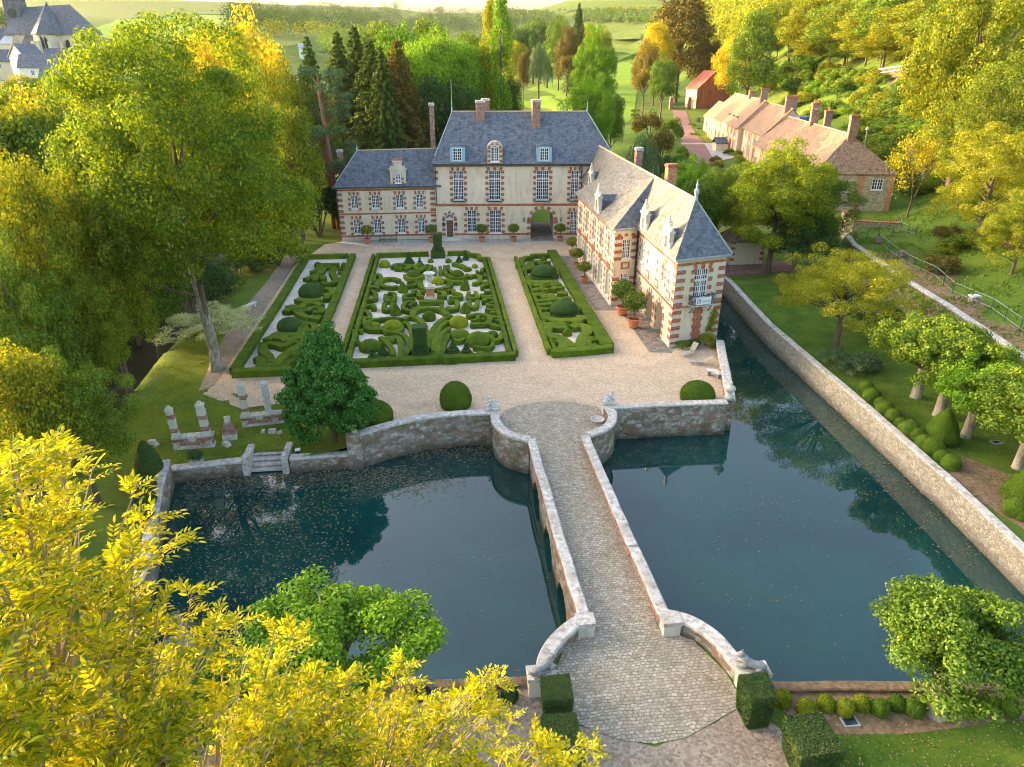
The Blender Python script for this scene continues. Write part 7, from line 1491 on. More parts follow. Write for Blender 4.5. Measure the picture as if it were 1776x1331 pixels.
tufts('grass_tufts', 'grass tufts on the near lawn at the bottom right', 5000, lambda: (lambda p: p if p and p[1] < 18.2 else None)(cl(1.7, 14.5, 36, 12, 18.3, .0)), .10, 'L_scrub')
for i in range(22):
    px, py = rd.uniform(1625, 1776), rd.uniform(300, 475)
    if py < 480-(px-1600)*.25: p = onhill(px, py, 50.); s_ = rd.uniform(2.2, 4.); tree('bu'+str(i % 2), p[0], p[1], s_*.8, s_*1.3, ['L_hill', 'L_scrub', 'L_brn'][i % 3], 'low shrub under the golden trees at the right edge', 'shrubs under the golden trees', name='shrub', cat='shrub', sink=.4)
# ------------------------------------------------ the golden ash in the foreground
def leaflets(name, B, D, N, L, wd):
    n = len(B); D = D/np.linalg.norm(D, axis=1, keepdims=True); S = np.cross(D, N); S /= np.linalg.norm(S, axis=1, keepdims=True)+1e-9; U = np.cross(S, D); L = L[:, None]; w = wd*L
    V = np.stack([B, B+D*L*.33+S*w+U*L*.06, B+D*L*.7+S*w*.8+U*L*.03, B+D*L-U*L*.12, B+D*L*.7-S*w*.8+U*L*.03, B+D*L*.33-S*w+U*L*.06], 1).reshape(-1, 3)
    me = bpy.data.meshes.new(name); me.vertices.add(6*n); me.vertices.foreach_set('co', V.astype(np.float32).ravel()); o = np.arange(n)[:, None]*6; q = np.concatenate([o+np.array([[0, 1, 2, 3]]), o+np.array([[3, 4, 5, 0]])], 1).ravel().astype(np.int32)
    me.loops.add(8*n); me.loops.foreach_set('vertex_index', q); me.polygons.add(2*n); me.polygons.foreach_set('loop_start', np.arange(0, 8*n, 4, dtype=np.int32)); me.polygons.foreach_set('loop_total', np.full(2*n, 4, dtype=np.int32)); me.update(calc_edges=True); return me
def ash():
    r = thing('ash_tree', 'golden yellow ash whose top branches fill the lower left foreground', 'tree', (-4.6, 3.2, 0)); rd = random.Random(8)
    poly = [(-120, 765), (60, 760), (95, 728), (150, 772), (250, 805), (300, 880), (270, 930), (330, 985), (300, 1030), (400, 1040), (415, 1075), (500, 1060), (560, 1130), (690, 1130), (720, 1175), (785, 1170), (830, 1120), (885, 1135), (860, 1200), (900, 1220), (1000, 1290), (1040, 1345), (960, 1400), (-120, 1450)]
    tips = []
    def add(px, py, far=0.):
        d = ray(px, py).normalized(); t = 4.3+max(0, px)*.0046+max(0, 1000-py)*.003+far; p = Vector((0, 0, HC))+d*t; tips.append(p)
    while len(tips) < 285:
        px, py = rd.uniform(-150, 1050), rd.uniform(720, 1440)
        if inside((px, py-26), poly):
            if px > 700 and py < 1330 and rd.random() < .25: continue
            add(px, py, rd.uniform(0, .6) if rd.random() < .6 else rd.uniform(.6, 2.4))
    for p in ((90, 740), (110, 745), (240, 800), (300, 900), (270, 860), (335, 985), (410, 1050), (510, 1062), (520, 1075), (610, 1140), (700, 1120), (710, 1140), (845, 1135), (870, 1140), (830, 1160), (855, 1185), (950, 1260), (1010, 1320), (20, 762)): add(p[0], p[1]+34, rd.uniform(0, .3))
    for _ in range(170):
        px, py = rd.uniform(430, 1040), rd.uniform(1180, 1420)
        if py > 1160+max(0, px-700)*.33: add(px, py+20, rd.uniform(.3, 2.2))
    # rest of the crown, out of frame: left, below and behind
    for i in range(150): a = rd.uniform(0, 6.28); q = Vector((-5.6+3.8*math.cos(a)*rd.random()**.5, 1.9+2.6*math.sin(a)*rd.random()**.5, rd.uniform(15.5, 21.5))); (tips.append(q) if (q-Vector((0, 0, HC))).length > 4.2 and not (q.y > 2.5) else None)
    K = 20; cen = rd.sample(tips, K)
    for it in range(5):
        G = [[] for _ in range(K)]
        for p in tips: G[min(range(K), key=lambda j: (p-cen[j]).length_squared)].append(p)
        cen = [sum(q, Vector())/len(q) if q else cen[j] for j, q in enumerate(G)]
    trunk = [Vector((-4.6, 3.2, -.1)), Vector((-4.5, 3.3, 5)), Vector((-4.2, 3.5, 10)), Vector((-4.0, 3.6, 14.5)), Vector((-3.9, 3.6, 17.5))]
    b = MB(); b.tube(trunk, [.36, .3, .24, .17, .09], 10); tw = MB(); B = []; D = []; N = []; L = []; rch = MB()
    for j, c in enumerate(cen):
        if not G[j]: continue
        s = trunk[3] if c.z < 19.5 else trunk[4]; s = trunk[2]+(trunk[3]-trunk[2])*rd.uniform(.3, 1) if rd.random() < .5 else s; node = c+(s-c)*.22+Vector((0, 0, -.25)); mid = s+(node-s)*.55+Vector((rd.uniform(-.3, .3), rd.uniform(-.3, .3), -.5))
        b.tube([s, mid, node], [.06, .04, .022], 7)
        for p in G[j]:
            m1 = node+(p-node)*.5+Vector((rd.gauss(0, .08), rd.gauss(0, .08), rd.uniform(-.02, .14))); tw.tube([node, m1, p], [.014, .010, .005], 5)
            ax = (p-m1).normalized()
            for q in range(rd.randint(9, 13)):
                a = rd.uniform(0, 6.28); u = ax.orthogonal().normalized(); v = ax.cross(u); d = (ax*rd.uniform(.25, 1.0)+(u*math.cos(a)+v*math.sin(a))*rd.uniform(.5, 1.)+Vector((0, 0, .12))).normalized(); base = p-ax*(rd.uniform(0, .16) if q < 6 else rd.uniform(.15, .9*(p-m1).length)); ln = rd.uniform(.15, .235)
                side = d.cross(Vector((0, 0, 1)))
                if side.length < .1: side = Vector((1, 0, 0))
                side.normalize(); nn = side.cross(d).normalized(); pr = None; bend = Vector((0, 0, -rd.uniform(.02, .10)))
                npair = 4
                for k in range(npair+1):
                    t = .28+.72*k/npair; pt = base+d*ln*t+bend*t*t
                    if k == npair: B.append(pt); D.append(d+bend*4); N.append(nn); L.append(rd.uniform(.06, .08))
                    else:
                        for e in (-1, 1): B.append(pt); D.append((d*.75+side*e+Vector((0, 0, rd.uniform(-.25, .15))))); N.append(nn+Vector((rd.gauss(0, .2), rd.gauss(0, .2), 0))); L.append(rd.uniform(.052, .074))
                tw.tube([base, base+d*ln+bend], [.0025, .0015], 3)
    b.build('trunk', M['bark'], r, smooth=True); tw.build('twigs', M['twig'], r)
    me = leaflets('crown', np.array([tuple(x) for x in B]), np.array([tuple(x) for x in D]), np.array([tuple(x) for x in N]), np.array(L), .17); me.materials.append(M['L_ash']); q = bpy.data.objects.new('crown', me); COL.objects.link(q); q.parent = r; q.location = -r.location
ash()
# ------------------------------------------------ farm row beyond the wing
def oh(px, py, **k): return onhill(px, py, **k)
FA = math.radians(10.); FX, FY = 57.0, 104.6
def ff(x, y): c, s = math.cos(FA), math.sin(FA); return (FX+x*c+y*s, FY-x*s+y*c)
FFm = lambda z=0.: frame(FX, FY, -FA, z)
def farmseg(label, y0, y1, x0, x1, zg, ze, zr, hips=(0, 0), wins=(), dorm=(), chims=(), wall='plaster_warm', roofm='tile', name='farm_building', group='farm row buildings'):
    r = thing(name, label, 'farm building', (*ff(x0, (y0+y1)/2), zg), group)
    wb = MB(); bb = MB(); sb = MB(); L = y1-y0; o = ff(x0, y1); F = frame(o[0], o[1], -FA-pi/2, zg); wb.M = bb.M = sb.M = F; H = ze-zg
    # west face: local x runs from far end to near end
    hh = [(L-(w[0]-y0)-w[2]/2, L-(w[0]-y0)+w[2]/2, w[1], w[1]+w[3]) for w in wins]; wall_face(wb, L, -1.5, H, hh, rev=.2)
    for h_ in hh:
        tall = h_[3]-h_[2] > 2
        if h_[2] < .3: b = MB(); b.M = F; b.box(h_[0], .12, h_[2], h_[1], .18, h_[3]); b.build('door', M['brownwood'], r)
        else: window(r, F, (h_[0]+h_[1])/2, h_[2], h_[1]-h_[0], h_[3]-h_[2], 4 if h_[1]-h_[0] > .9 else 2, 4, y=.12, sill=False)
        for e in (h_[0]-.32, h_[1]): bb.box(e, -.04, h_[2]-.2, e+.32, .01, h_[3]+.1)
        bb.box(h_[0]-.4, -.05, h_[3], h_[1]+.4, .01, h_[3]+.32)
    k = 0.
    while k < L: bb.box(k, -.045, -1, min(L, k+.5), .01, H-.25); k += 5.2
    bb.box(0, -.06, H-.3, L, .01, H-.02); bb.box(0, -.05, -.9, L, .01, .35)
    W_ = x1-x0
    wb.poly([(L, 0, -1.5), (L, W_, -1.5), (L, W_, H), (L, 0, H)]); wb.poly([(0, 0, -1.5), (0, 0, H), (0, W_, H), (0, W_, -1.5)]); wb.poly([(0, W_, -1.5), (0, W_, H), (L, W_, H), (L, W_, -1.5)])
    if not hips[0]: wb.poly([(L, 0, H), (L, W_, H), (L, W_/2, zr-zg-.1)])
    if not hips[1]: wb.poly([(0, 0, H), (0, W_, H), (0, W_/2, zr-zg-.1)])
    wb.take(bb, 1).build('wall', [M[wall], M['brick_orange']], r)
    e = .45; q = lambda x, y, z: (*ff(x, y), z); ya, yb = y0-(e if hips[0] else .15), y1+(e if hips[1] else .15); xm = (x0+x1)/2
    ra, rb = q(xm, y0+hips[0], zr) if hips[0] else q(xm, ya, zr), q(xm, y1-hips[1], zr) if hips[1] else q(xm, yb, zr)
    polys = [[q(x0-e, ya, ze-.1), ra, rb, q(x0-e, yb, ze-.1)], [q(x1+e, ya, ze-.1), q(x1+e, yb, ze-.1), rb, ra]]
    roof(r, polys, M[roofm], th=.14)
    if hips[0]: roof(r, [[q(x0-e, ya, ze-.1), q(x1+e, ya, ze-.1), ra]], M['tile_brown'], th=.14)
    if hips[1]: roof(r, [[q(x1+e, yb, ze-.1), q(x0-e, yb, ze-.1), rb]], M['tile'], th=.14)
    ridge(r, [ra, rb], .12, 'ridge')
    for (cx, cy, w, z0, z1, p) in chims:
        b = MB(); b.M = FFm(); b.box(cx-w/2, cy-.4, z0, cx+w/2, cy+.4, z1-.25); o2 = b.build('chimney', M['brick_old'], r); c = MB(); c.M = FFm(); c.box(cx-w/2-.08, cy-.48, z1-.28, cx+w/2+.08, cy+.48, z1); c.build('chimney_cap', M['brick'], o2)
        for i in range(p): u, v = ff(cx-w/2+w*(i+.5)/p, cy); c = MB(); c.lathe(u, v, [(.16, z1), (.13, z1+.5)], 8); c.build('chimney_pot', M['terracotta'], o2)
    for dy in dorm:
        F2 = frame(*ff(x0+1.0, dy+.65), -FA-pi/2, ze+.1); b = MB(); b.M = F2; b.box(0, 0, 0, 1.3, 2.2, 1.5); d = b.build('dormer', M['white'], r); b = MB(); b.M = F2; b.prism([(-.25, -.25), (1.55, -.25), (1.55, 3.), (-.25, 3.)], 1.5, 1.72); b.build('dormer_roof', M['tile_brown'], d); window(d, F2, .65, .25, .9, 1.1, 2, 2, y=-.05, sill=False)
    return r
W1 = [(y, 1.0, 1.2, 1.9) for y in (4, 9, 15, 20.5, 26, 31, 36)]+[(y, 3.9, 1.1, 1.3) for y in (4, 9, 15, 20.5, 26, 31)]
s1 = farmseg('near end of the long farm row, clay tiled with a hipped brown end', 0, 38, 0, 11.6, 3.0, 8.6, 13.6, (5.0, 0), W1, chims=[(5.8, 4.4, 1.2, 11, 16.4, 0), (5.8, 23., 1.3, 12, 17.0, 2), (9.0, 25.5, 1.2, 11, 15.6, 1)])
F = frame(*ff(0, 0), -FA, 3.0); b = MB(); b.M = F      # near gable face in flint rubble with brick piers
hh = [(3.2, 5.0, 2.9, 4.5), (8.4, 10.0, 3.2, 4.8)]; b.M = frame(*ff(0, -.3), -FA, 3.); wall_face(b, 11.6, -1.5, 5.5, hh, rev=.2); c = MB(); c.M = b.M
for x0, x1 in ((0, .6), (6.2, 7.2), (10.9, 11.6)):
    for i in range(16): w = .14*(i % 2); c.box(max(0, x0-w), -.05, -1.4+.43*i, min(11.6, x1+w), .01, -1.4+.43*(i+1)-.004)
c.box(0, -.05, 5.2, 11.6, .01, 5.48)
for h_ in hh: window(s1, b.M, (h_[0]+h_[1])/2, h_[2], h_[1]-h_[0], 1.6, 4, 3, y=.1)
b.take(c, 1).build('end_wall', [M['rubble'], M['brick_orange']], s1)
u, v = ff(5.8, 22.4); b = MB(); b.M = frame(u, v, -.3, 15.9); b.lathe(0, 0, [(.02, -.02), (.25, .02), (.42, .12)], 14); dsh = b.build('satellite_dish', M['white'], s1)
u, v = ff(8.2, 5.0); b = MB(); b.lathe(u, v, [(.05, 11.5), (.05, 14.2), (.3, 14.3), (.02, 14.7)], 8); b.build('vent_cowl', M['lead'], s1)
b = MB(); b.M = FFm(); b.box(6.4, 33, 10.5, 8.4, 37, 13.9); b.build('roof_box', M['slate'], s1)
farmseg('two storey middle part of the farm row with a higher eave', 38.2, 56, 1.6, 11.2, 3.5, 10.0, 15.0, (0, 0), [(y, 1.0, 1.2, 2.2) for y in (41, 45, 49, 53)]+[(y, 4.2, 1., 1.4) for y in (41, 45, 49, 53)], chims=[(6.4, 40, 2.2, 13, 17.2, 0)])
farmseg('far part of the farm row with three little white dormers', 56.2, 92, .6, 10.8, 4.0, 9.8, 15.4, (0, 4.5), [(y, .05 if i % 3 == 1 else 1.0, 1.3, 2.6 if i % 3 == 1 else 1.7) for i, y in enumerate((59, 63, 67.5, 72, 76.5, 81, 85.5, 89.5))]+[(y, 4.0, .9, 1.1) for y in (59, 63, 67.5, 85.5)], dorm=(64, 68.5, 73), chims=[(5.7, 58.5, 1.4, 13.5, 17.8, 0), (5.7, 70, 1.2, 14, 16.8, 0)])
farmseg('low end shed of the farm row near the gate', 92.4, 106, 2.0, 9, 4.6, 8.6, 12.4, (0, 0), [(94, .05, 1.6, 2.6), (98, .05, 1.6, 2.6), (102, .05, 1.6, 2.6)])
# red barn
p = oh(1206, 189); r = thing('red_barn', 'red gabled barn clad in red tiles at the far end of the farm row', 'barn', (p[0], p[1], p[2])); b = MB(); b.M = frame(p[0], p[1], .12, p[2]-.3)
Wb, Hb, Rb, Db = 13.5, 7.2, 13.2, 9.; b.poly([(0, 0, -1), (Wb, 0, -1), (Wb, 0, Hb), (Wb*.5, 0, Rb), (0, 0, Hb)]); b.poly([(Wb, 0, -1), (Wb, Db, -1), (Wb, Db, Hb), (Wb, 0, Hb)]); b.poly([(0, Db, -1), (0, 0, -1), (0, 0, Hb), (0, Db, Hb)], 1); b.poly([(0, Db, -1), (0, Db, Hb), (Wb*.5, Db, Rb), (Wb, Db, Hb), (Wb, Db, -1)]); Tm = b.M; b.build('wall', [M['tile_red'], M['plaster_warm']], r)
roof(r, [[tuple(Tm @ Vector(v)) for v in q] for q in (((-.4, -.5, Hb-.2), (Wb*.5, -.5, Rb+.1), (Wb*.5, Db+.5, Rb+.1), (-.4, Db+.5, Hb-.2)), ((Wb+.4, -.5, Hb-.2), (Wb+.4, Db+.5, Hb-.2), (Wb*.5, Db+.5, Rb+.1), (Wb*.5, -.5, Rb+.1)))], M['tile_red'])
b = MB(); b.M = Tm; b.box(-.12, 2, 0, -.02, 5, 3.4); b.build('door', M['brownwood'], r)
# drive, gate and beds
drv = [oh(*q)[:2] for q in ((1166, 192), (1190, 193), (1196, 212), (1206, 232), (1222, 250), (1238, 268), (1250, 285), (1208, 285), (1198, 268), (1184, 250), (1176, 232), (1170, 212))]
sheet('drive', drv, M['redroad'], .06, drape=True, step=3.)
sheet('drive_crossing', [oh(*q)[:2] for q in ((1180, 249), (1240, 249), (1262, 252), (1275, 275), (1240, 282), (1222, 251), (1182, 252))], M['pavelight'], .09, drape=True, step=3.)
for q, lab in (((1163, 190), 'brick gate pillar left of the drive gate'), ((1194, 190), 'brick gate pillar right of the drive gate beside the barn')):
    p = oh(*q); r = thing('gate_pillar', lab, 'gate pillar', p); b = MB(); b.box(p[0]-.6, p[1]-.6, p[2]-.3, p[0]+.6, p[1]+.6, p[2]+4.0); b.build('shaft', M['brick_old'], r); b = MB(); b.box(p[0]-.75, p[1]-.75, p[2]+4.0, p[0]+.75, p[1]+.75, p[2]+4.3, taper=.12); b.build('cap', M['coping'], r)
pa, pb = oh(1166, 190), oh(1191, 190); r = thing('drive_gate', 'dark iron gate closing the far end of the reddish drive', 'gate', ((pa[0]+pb[0])/2, (pa[1]+pb[1])/2, pa[2])); b = MB(); n = 26
for i in range(n+1):
    t = i/n; x, y, z = pa[0]+(pb[0]-pa[0])*t, pa[1]+(pb[1]-pa[1])*t, pa[2]+(pb[2]-pa[2])*t; b.tube([(x, y, z), (x, y, z+2.0+.5*math.sin(pi*t))], .05, 4)
for h_ in (.3, 1.7): b.tube([(pa[0], pa[1], pa[2]+h_), (pb[0], pb[1], pb[2]+h_)], .06, 4)
b.build('gate_leaf', M['iron'], r)
p = oh(1247, 262); r = thing('stone_well', 'small grey stone well house beside the farm row', 'well', p); b = MB(); b.box(p[0]-1.3, p[1]-1.2, p[2]-.3, p[0]+1.3, p[1]+1.2, p[2]+1.8); b.build('wall', M['plaster_pale'], r); roof(r, [[(p[0]-1.5, p[1]-1.4, p[2]+1.8), (p[0]+1.5, p[1]-1.4, p[2]+1.8), (p[0]+1.5, p[1], p[2]+3), (p[0]-1.5, p[1], p[2]+3)], [(p[0]-1.5, p[1]+1.4, p[2]+1.8), (p[0]-1.5, p[1], p[2]+3), (p[0]+1.5, p[1], p[2]+3), (p[0]+1.5, p[1]+1.4, p[2]+1.8)]], M['slate'])
rd = random.Random(9)
for i in range(46):
    q = rd.choice([(rd.uniform(1120, 1165), rd.uniform(196, 262)), (rd.uniform(1176, 1190), rd.uniform(255, 300)), (rd.uniform(1196, 1212), rd.uniform(208, 236)), (rd.uniform(1235, 1290), rd.uniform(268, 300)), (rd.uniform(1060, 1110), rd.uniform(195, 215))]); p = oh(*q); s = rd.uniform(1.5, 3.2)
    if q[0] > 1196 and q[1] < 240: s = 1.2
    tree('bu'+str(i % 2), p[0], p[1], s*.7, s, ['L_mid', 'L_brn', 'L_dark', 'L_scrub', 'L_yel', 'L_lime'][i % 6], 'low garden shrub in the beds along the drive', 'shrubs of the drive beds', name='shrub', cat='shrub')
# parked car behind the row
p = oh(1291, 153); r = thing('parked_car', 'pale grey car parked behind the farm row chimneys under the trees', 'car', p); F = frame(p[0], p[1], .2, p[2]); b = MB(); b.M = F; b.box(-2.2, -.9, .3, 2.2, .9, .95, taper=.1); b.build('body', M['lead'], r); b = MB(); b.M = F; b.box(-1.4, -.8, .95, 1.2, .8, 1.5, taper=.3); b.build('cabin', M['glass'], r)
for x in (-1.4, 1.4):
    for y in (-.9, .9): b = MB(); b.M = F @ Matrix.Translation((x, y, .34)) @ Matrix.Rotation(pi/2, 4, 'X'); b.lathe(0, 0, [(.34, -.1), (.34, .1)], 12); b.build('wheel', M['black'], r)
# little lodge and railings by the end of the moat
lx, ly = 39.6, 88.; r = thing('garden_lodge', 'small cream lodge with brick corners half hidden by trees beyond the moat', 'lodge', (lx, ly, .4)); wb = MB(); bb = MB(); sb = MB(); F = frame(lx-2.2, ly-1.8, 0, .2); wb.M = bb.M = sb.M = F
wall_face(wb, 4.4, -.5, 3.0, [(1.6, 2.7, 0, 2.2)]); wb.box(0, .01, -.5, 4.4, 3.6, 3.0); quoin(bb, sb, 0, 0, 2.9, .5, .36); quoin(bb, sb, 4.4, 0, 2.9, .5, .36, side=-1); wb.take(bb, 1).take(sb, 2).build('wall', [M['plaster_pale'], M['brick'], M['stone']], r)
T2 = lambda *q: [tuple(F @ Vector(v)) for v in q]; roof(r, [T2((-.4, -.4, 2.95), (4.8, -.4, 2.95), (2.2, 1.8, 5.2)), T2((4.8, -.4, 2.95), (4.8, 4, 2.95), (2.2, 1.8, 5.2)), T2((4.8, 4, 2.95), (-.4, 4, 2.95), (2.2, 1.8, 5.2)), T2((-.4, 4, 2.95), (-.4, -.4, 2.95), (2.2, 1.8, 5.2))], M['tile_brown']); b = MB(); b.M = F; b.box(1.6, .1, 0, 2.7, .2, 2.2); b.build('door', M['brownwood'], r)
sheet('lodge_terrace', [(35.2, 81.5), (46, 83), (46, 87), (35.2, 87)], M['redroad'], .05, drape=True)
def railing(pts, h, label, mat='iron', step=.28, rails=(.1, .95), name='iron_railing', postr=.014, rr=0, big=0, bigmat=None, cat='railing', zf=None):
    r = thing(name, label, cat, (pts[0][0], pts[0][1], (zf or hz)(*pts[0][:2]))); b = MB(); c = MB(); zf = zf or hz
    for (x0, y0), (x1, y1) in zip(pts, pts[1:]):
        L = math.dist((x0, y0), (x1, y1)); n = max(1, round(L/step))
        for i in range(n+1): t = i/n; x, y = x0+(x1-x0)*t, y0+(y1-y0)*t; z = zf(x, y); b = MB() if step > 2 else b; b.tube([(x, y, z-.1), (x, y, z+h)], postr, 4); (b.build('post', M[mat], r) if step > 2 and (i or (x0, y0) == tuple(pts[0][:2])) else None)
        m = max(2, round(L/1.5)); 
        for hr in rails: c.tube([(x0+(x1-x0)*i/m, y0+(y1-y0)*i/m, zf(x0+(x1-x0)*i/m, y0+(y1-y0)*i/m)+h*hr) for i in range(m+1)], rr or postr*1.3, 4)
    if step <= 2: b.build('baluster', M[mat], r)
    c.build('rail', M[bigmat or mat], r); return r
railing([(34.6, 79.4), (34.7, 92)], 1.3, 'dark iron railing on the moat wall behind the tower', step=.3, zf=lambda x, y: .3)
railing([(34.9, 79.6), (44.5, 81.2)], 1.3, 'dark iron railing in front of the little lodge terrace', step=.3)
fl = [(interp(XW, y)+2.6+.5*math.sin(y*.5), y) for y in (44, 50, 55, 60, 65, 70, 75, 79.5)]
railing(fl, 1.25, 'green post and pale rail fence along the top of the grass bank', 'greenfence', 3.2, (.25, .9), 'bank_fence', .06, bigmat='wire', cat='fence', rr=.025)
fq = [g(1484, 412, 4.6), g(1525, 400, 4.8), g(1548, 403, 4.9), g(1592, 392, 6.), g(1572, 352, 8.), g(1570, 322, 9.)]
railing(fq, 1.2, 'green fence climbing the slope beside the small retaining wall', 'greenfence', 2.6, (.25, .9), 'slope_fence', .055, bigmat='wire', cat='fence', rr=.025)
fq = [oh(*q)[:2] for q in ((1496, 136), (1530, 131), (1565, 126), (1605, 121))]; railing(fq, 1.8, 'pale fence high on the hillside above the thicket', 'wire', 4., (.4, .9), 'hill_fence', .10, bigmat='white', cat='fence')
W([g(1464, 366, 4.9), g(1484, 383, 4.9), g(1520, 384, 5.), g(1562, 386, 5.)], .5, 5.0, .5, 'brick capped flint wall holding the slope below the end of the farm row', 'slope_wall', 'rubble', .14, .07, capmat='brick')
p = oh(1688, 524); r = thing('stone_birdbath', 'small white stone table on the leafy bank below the fence', 'stone table', p); b = MB(); b.box(p[0]-.45, p[1]-.35, p[2]+.5, p[0]+.45, p[1]+.35, p[2]+.64); b.build('top', M['statue'], r)
for e in (-.3, .3): b = MB(); b.box(p[0]+e-.08, p[1]-.25, p[2]-.2, p[0]+e+.08, p[1]+.25, p[2]+.5); b.build('leg', M['statue_grey'], r)
for q, lab in (((1523, 424), 'rough boulder at the top end of the retaining wall'), ((1562, 447), 'smaller boulder beside the bank fence')): p = oh(*q); b = MB(); b.lathe(p[0], p[1], [(.5, p[2]-.2), (.62, p[2]+.3), (.4, p[2]+.7), (.05, p[2]+.8)], 7); tag(b.build('boulder', M['rock'], None, p), lab, 'boulder')
# ------------------------------------------------ church and village
def house(label, px, py, w, d, h, rh, rz, wall, roofm, z=None, name='village_house', wins=2, Y=None):
    """gabled house whose base front centre is seen at px,py; ridge along local x"""
    if Y: dd = ray(px, py); X = dd.x/dd.y*Y; z0 = zat(py, X, Y)
    else: X, Y, z0 = onhill(px, py)
    r = thing(name, label, 'house', (X, Y, z0), 'village houses'); F = frame(X, Y, rz, z0) @ Matrix.Translation((-w/2, 0, 0)); b = MB(); b.M = F
    hh = [(w*(i+.5)/wins-.5, w*(i+.5)/wins+.5, h*.5, h*.5+1.4) for i in range(wins)]; wall_face(b, w, -8, h, hh)
    for x, s in ((0, 1), (w, -1)): b.poly([(x, 0, -8), (x, 0, h), (x, d/2, h+rh), (x, d, h), (x, d, -8)])
    b.poly([(0, d, -8), (0, d, h), (w, d, h), (w, d, -8)]); b.build('wall', M[wall], r)
    for a in hh: window(r, F, (a[0]+a[1])/2, a[2], 1., 1.4, 2, 3, sill=False)
    e = .4; k = rh/(d/2)*e; roof(r, [[tuple(F @ Vector(v)) for v in q] for q in (((-e, -e, h-k), (w+e, -e, h-k), (w+e, d/2, h+rh), (-e, d/2, h+rh)), ((w+e, d+e, h-k), (-e, d+e, h-k), (-e, d/2, h+rh), (w+e, d/2, h+rh)))], M[roofm])
    q = F @ Vector((w*.8, d/2, 0)); b = MB(); b.box(q.x-.4, q.y-.4, z0+h, q.x+.4, q.y+.4, z0+h+rh+1.2); b.build('chimney', M['brick_old'], r); return r
house('white gabled house below the church with a little white dormer', 84, 146, 15, 8, 5.2, 3.6, .1, 'white', 'slate', Y=262); house('white fronted gable house beside the slate roofed one', 70, 138, 6, 10, 7., 3.6, .9, 'white', 'slate', Y=268)
house('brick house with a big slate roof right of the white house', 122, 142, 13, 9, 5.5, 4.6, .1, 'brick_old', 'slate', Y=270); house('low slate roofed house in front of the brick house', 116, 157, 14, 8, 3.2, 3.2, .1, 'plaster_pale', 'slate', Y=248); house('small grey roofed house at the foot of the maple crown', 150, 158, 9, 7, 3.2, 2.6, .4, 'plaster_pale', 'lead', Y=252)
house('red brick house left of the church with a steep slate roof', 3, 116, 15, 9, 9, 5., .5, 'brick', 'slate', Y=330, wins=4); house('slate roofed house at the far left edge below the church', 22, 132, 12, 8, 5, 3.5, .5, 'plaster_pale', 'slate', Y=290); house('small white house glimpsed between the treetops left of the spruces', 531, 105, 9, 7, 3, 2.5, .1, 'white', 'lead')
CY = 300.; dd = ray(90, 130); CX = dd.x/dd.y*CY; cz = zat(150, CX, CY); ca = -.105; v = Vector((CX, CY, cz-HC)); ks = v.dot(_fw)/FO; kz = ks*1.04
r = thing('church', 'old stone church with slate roofs and a slated tower above the village', 'church', (CX, CY, cz)); F = frame(CX, CY, ca, cz); cxl = lambda px: (px-90)*ks; czl = lambda py: (150-py)*kz
wb = MB(); wb.M = F; z1 = czl(72)
lan = lambda px, w, a, c: (cxl(px)-w/2, cxl(px)+w/2, czl(a), czl(c), w*.9)
wall_face(wb, cxl(160), -8, z1, [lan(130, 2.2, 112, 80), lan(148, 2.2, 112, 80), lan(70, 1.4, 118, 108)], rev=.8, x0=cxl(26)); x0, x1 = cxl(26), cxl(160); wb.poly([(x0, 0, -8), (x0, 0, z1), (x0, 12, z1), (x0, 12, -8)]); wb.poly([(x1, 0, -8), (x1, 12, -8), (x1, 12, z1), (x1, 0, z1)]); wb.poly([(x0, 12, -8), (x0, 12, z1), (x1, 12, z1), (x1, 12, -8)])
ap = [(cxl(80), .0), (cxl(84), -3.5), (cxl(97), -5.2), (cxl(112), -3.5), (cxl(118), 0)]
for a, c in zip(ap, ap[1:]): wb.poly([(*a, -8), (*c, -8), (*c, z1), (*a, z1)])
for p in ((26, 0), (44, -1.2), (84, -4.6), (97, -6.2), (112, -4.4), (122, -.8), (140, -.8), (158, -.8)): wb.box(cxl(p[0])-.6, p[1]-.4, -8, cxl(p[0])+.6, p[1]+2.4, z1-2.2)
wb.box(cxl(24), -3.4, -8, cxl(46), 0, czl(86)); wb.box(cxl(58), -4, -8, cxl(82), .0, czl(100)); wb.build('wall', M['plaster_pale'], r)
T3 = lambda *q: [tuple(F @ Vector(v)) for v in q]; zr = czl(28)
roof(r, [T3((x0, -.6, z1), (x1+.6, -.6, z1), (cxl(133), 6, zr), (x0+4, 6, zr-1)), T3((x1+.6, 12.6, z1), (x0, 12.6, z1), (x0+4, 6, zr-1), (cxl(133), 6, zr)), T3((x1+.6, -.6, z1), (x1+.6, 12.6, z1), (cxl(133), 6, zr)), T3((x0, 12.6, z1), (x0, -.6, z1), (x0+4, 6, zr-1))], M['slate'])
apx = (cxl(103), 3.0, czl(24)); av = [(cxl(78), .0), (cxl(83), -4.), (cxl(97), -5.9), (cxl(113), -4.), (cxl(128), 0)]
roof(r, [T3((*a, z1), (*c, z1), apx) for a, c in zip(av, av[1:])], M['slate'], name='apse_roof'); roof(r, [T3((cxl(56), -4.4, czl(98)), (cxl(83), -4.4, czl(98)), (cxl(80), .0, czl(74)), (cxl(61), .0, czl(74)))], M['slate'], name='chapel_roof')
roof(r, [T3((cxl(23), -3.7, czl(86)), (cxl(47), -3.7, czl(86)), (cxl(42), 0, czl(73)), (cxl(28), 0, czl(73)))], M['lead'], name='buttress_roof')
b = MB(); b.M = F; tc = cxl(40); sc_ = ks*13
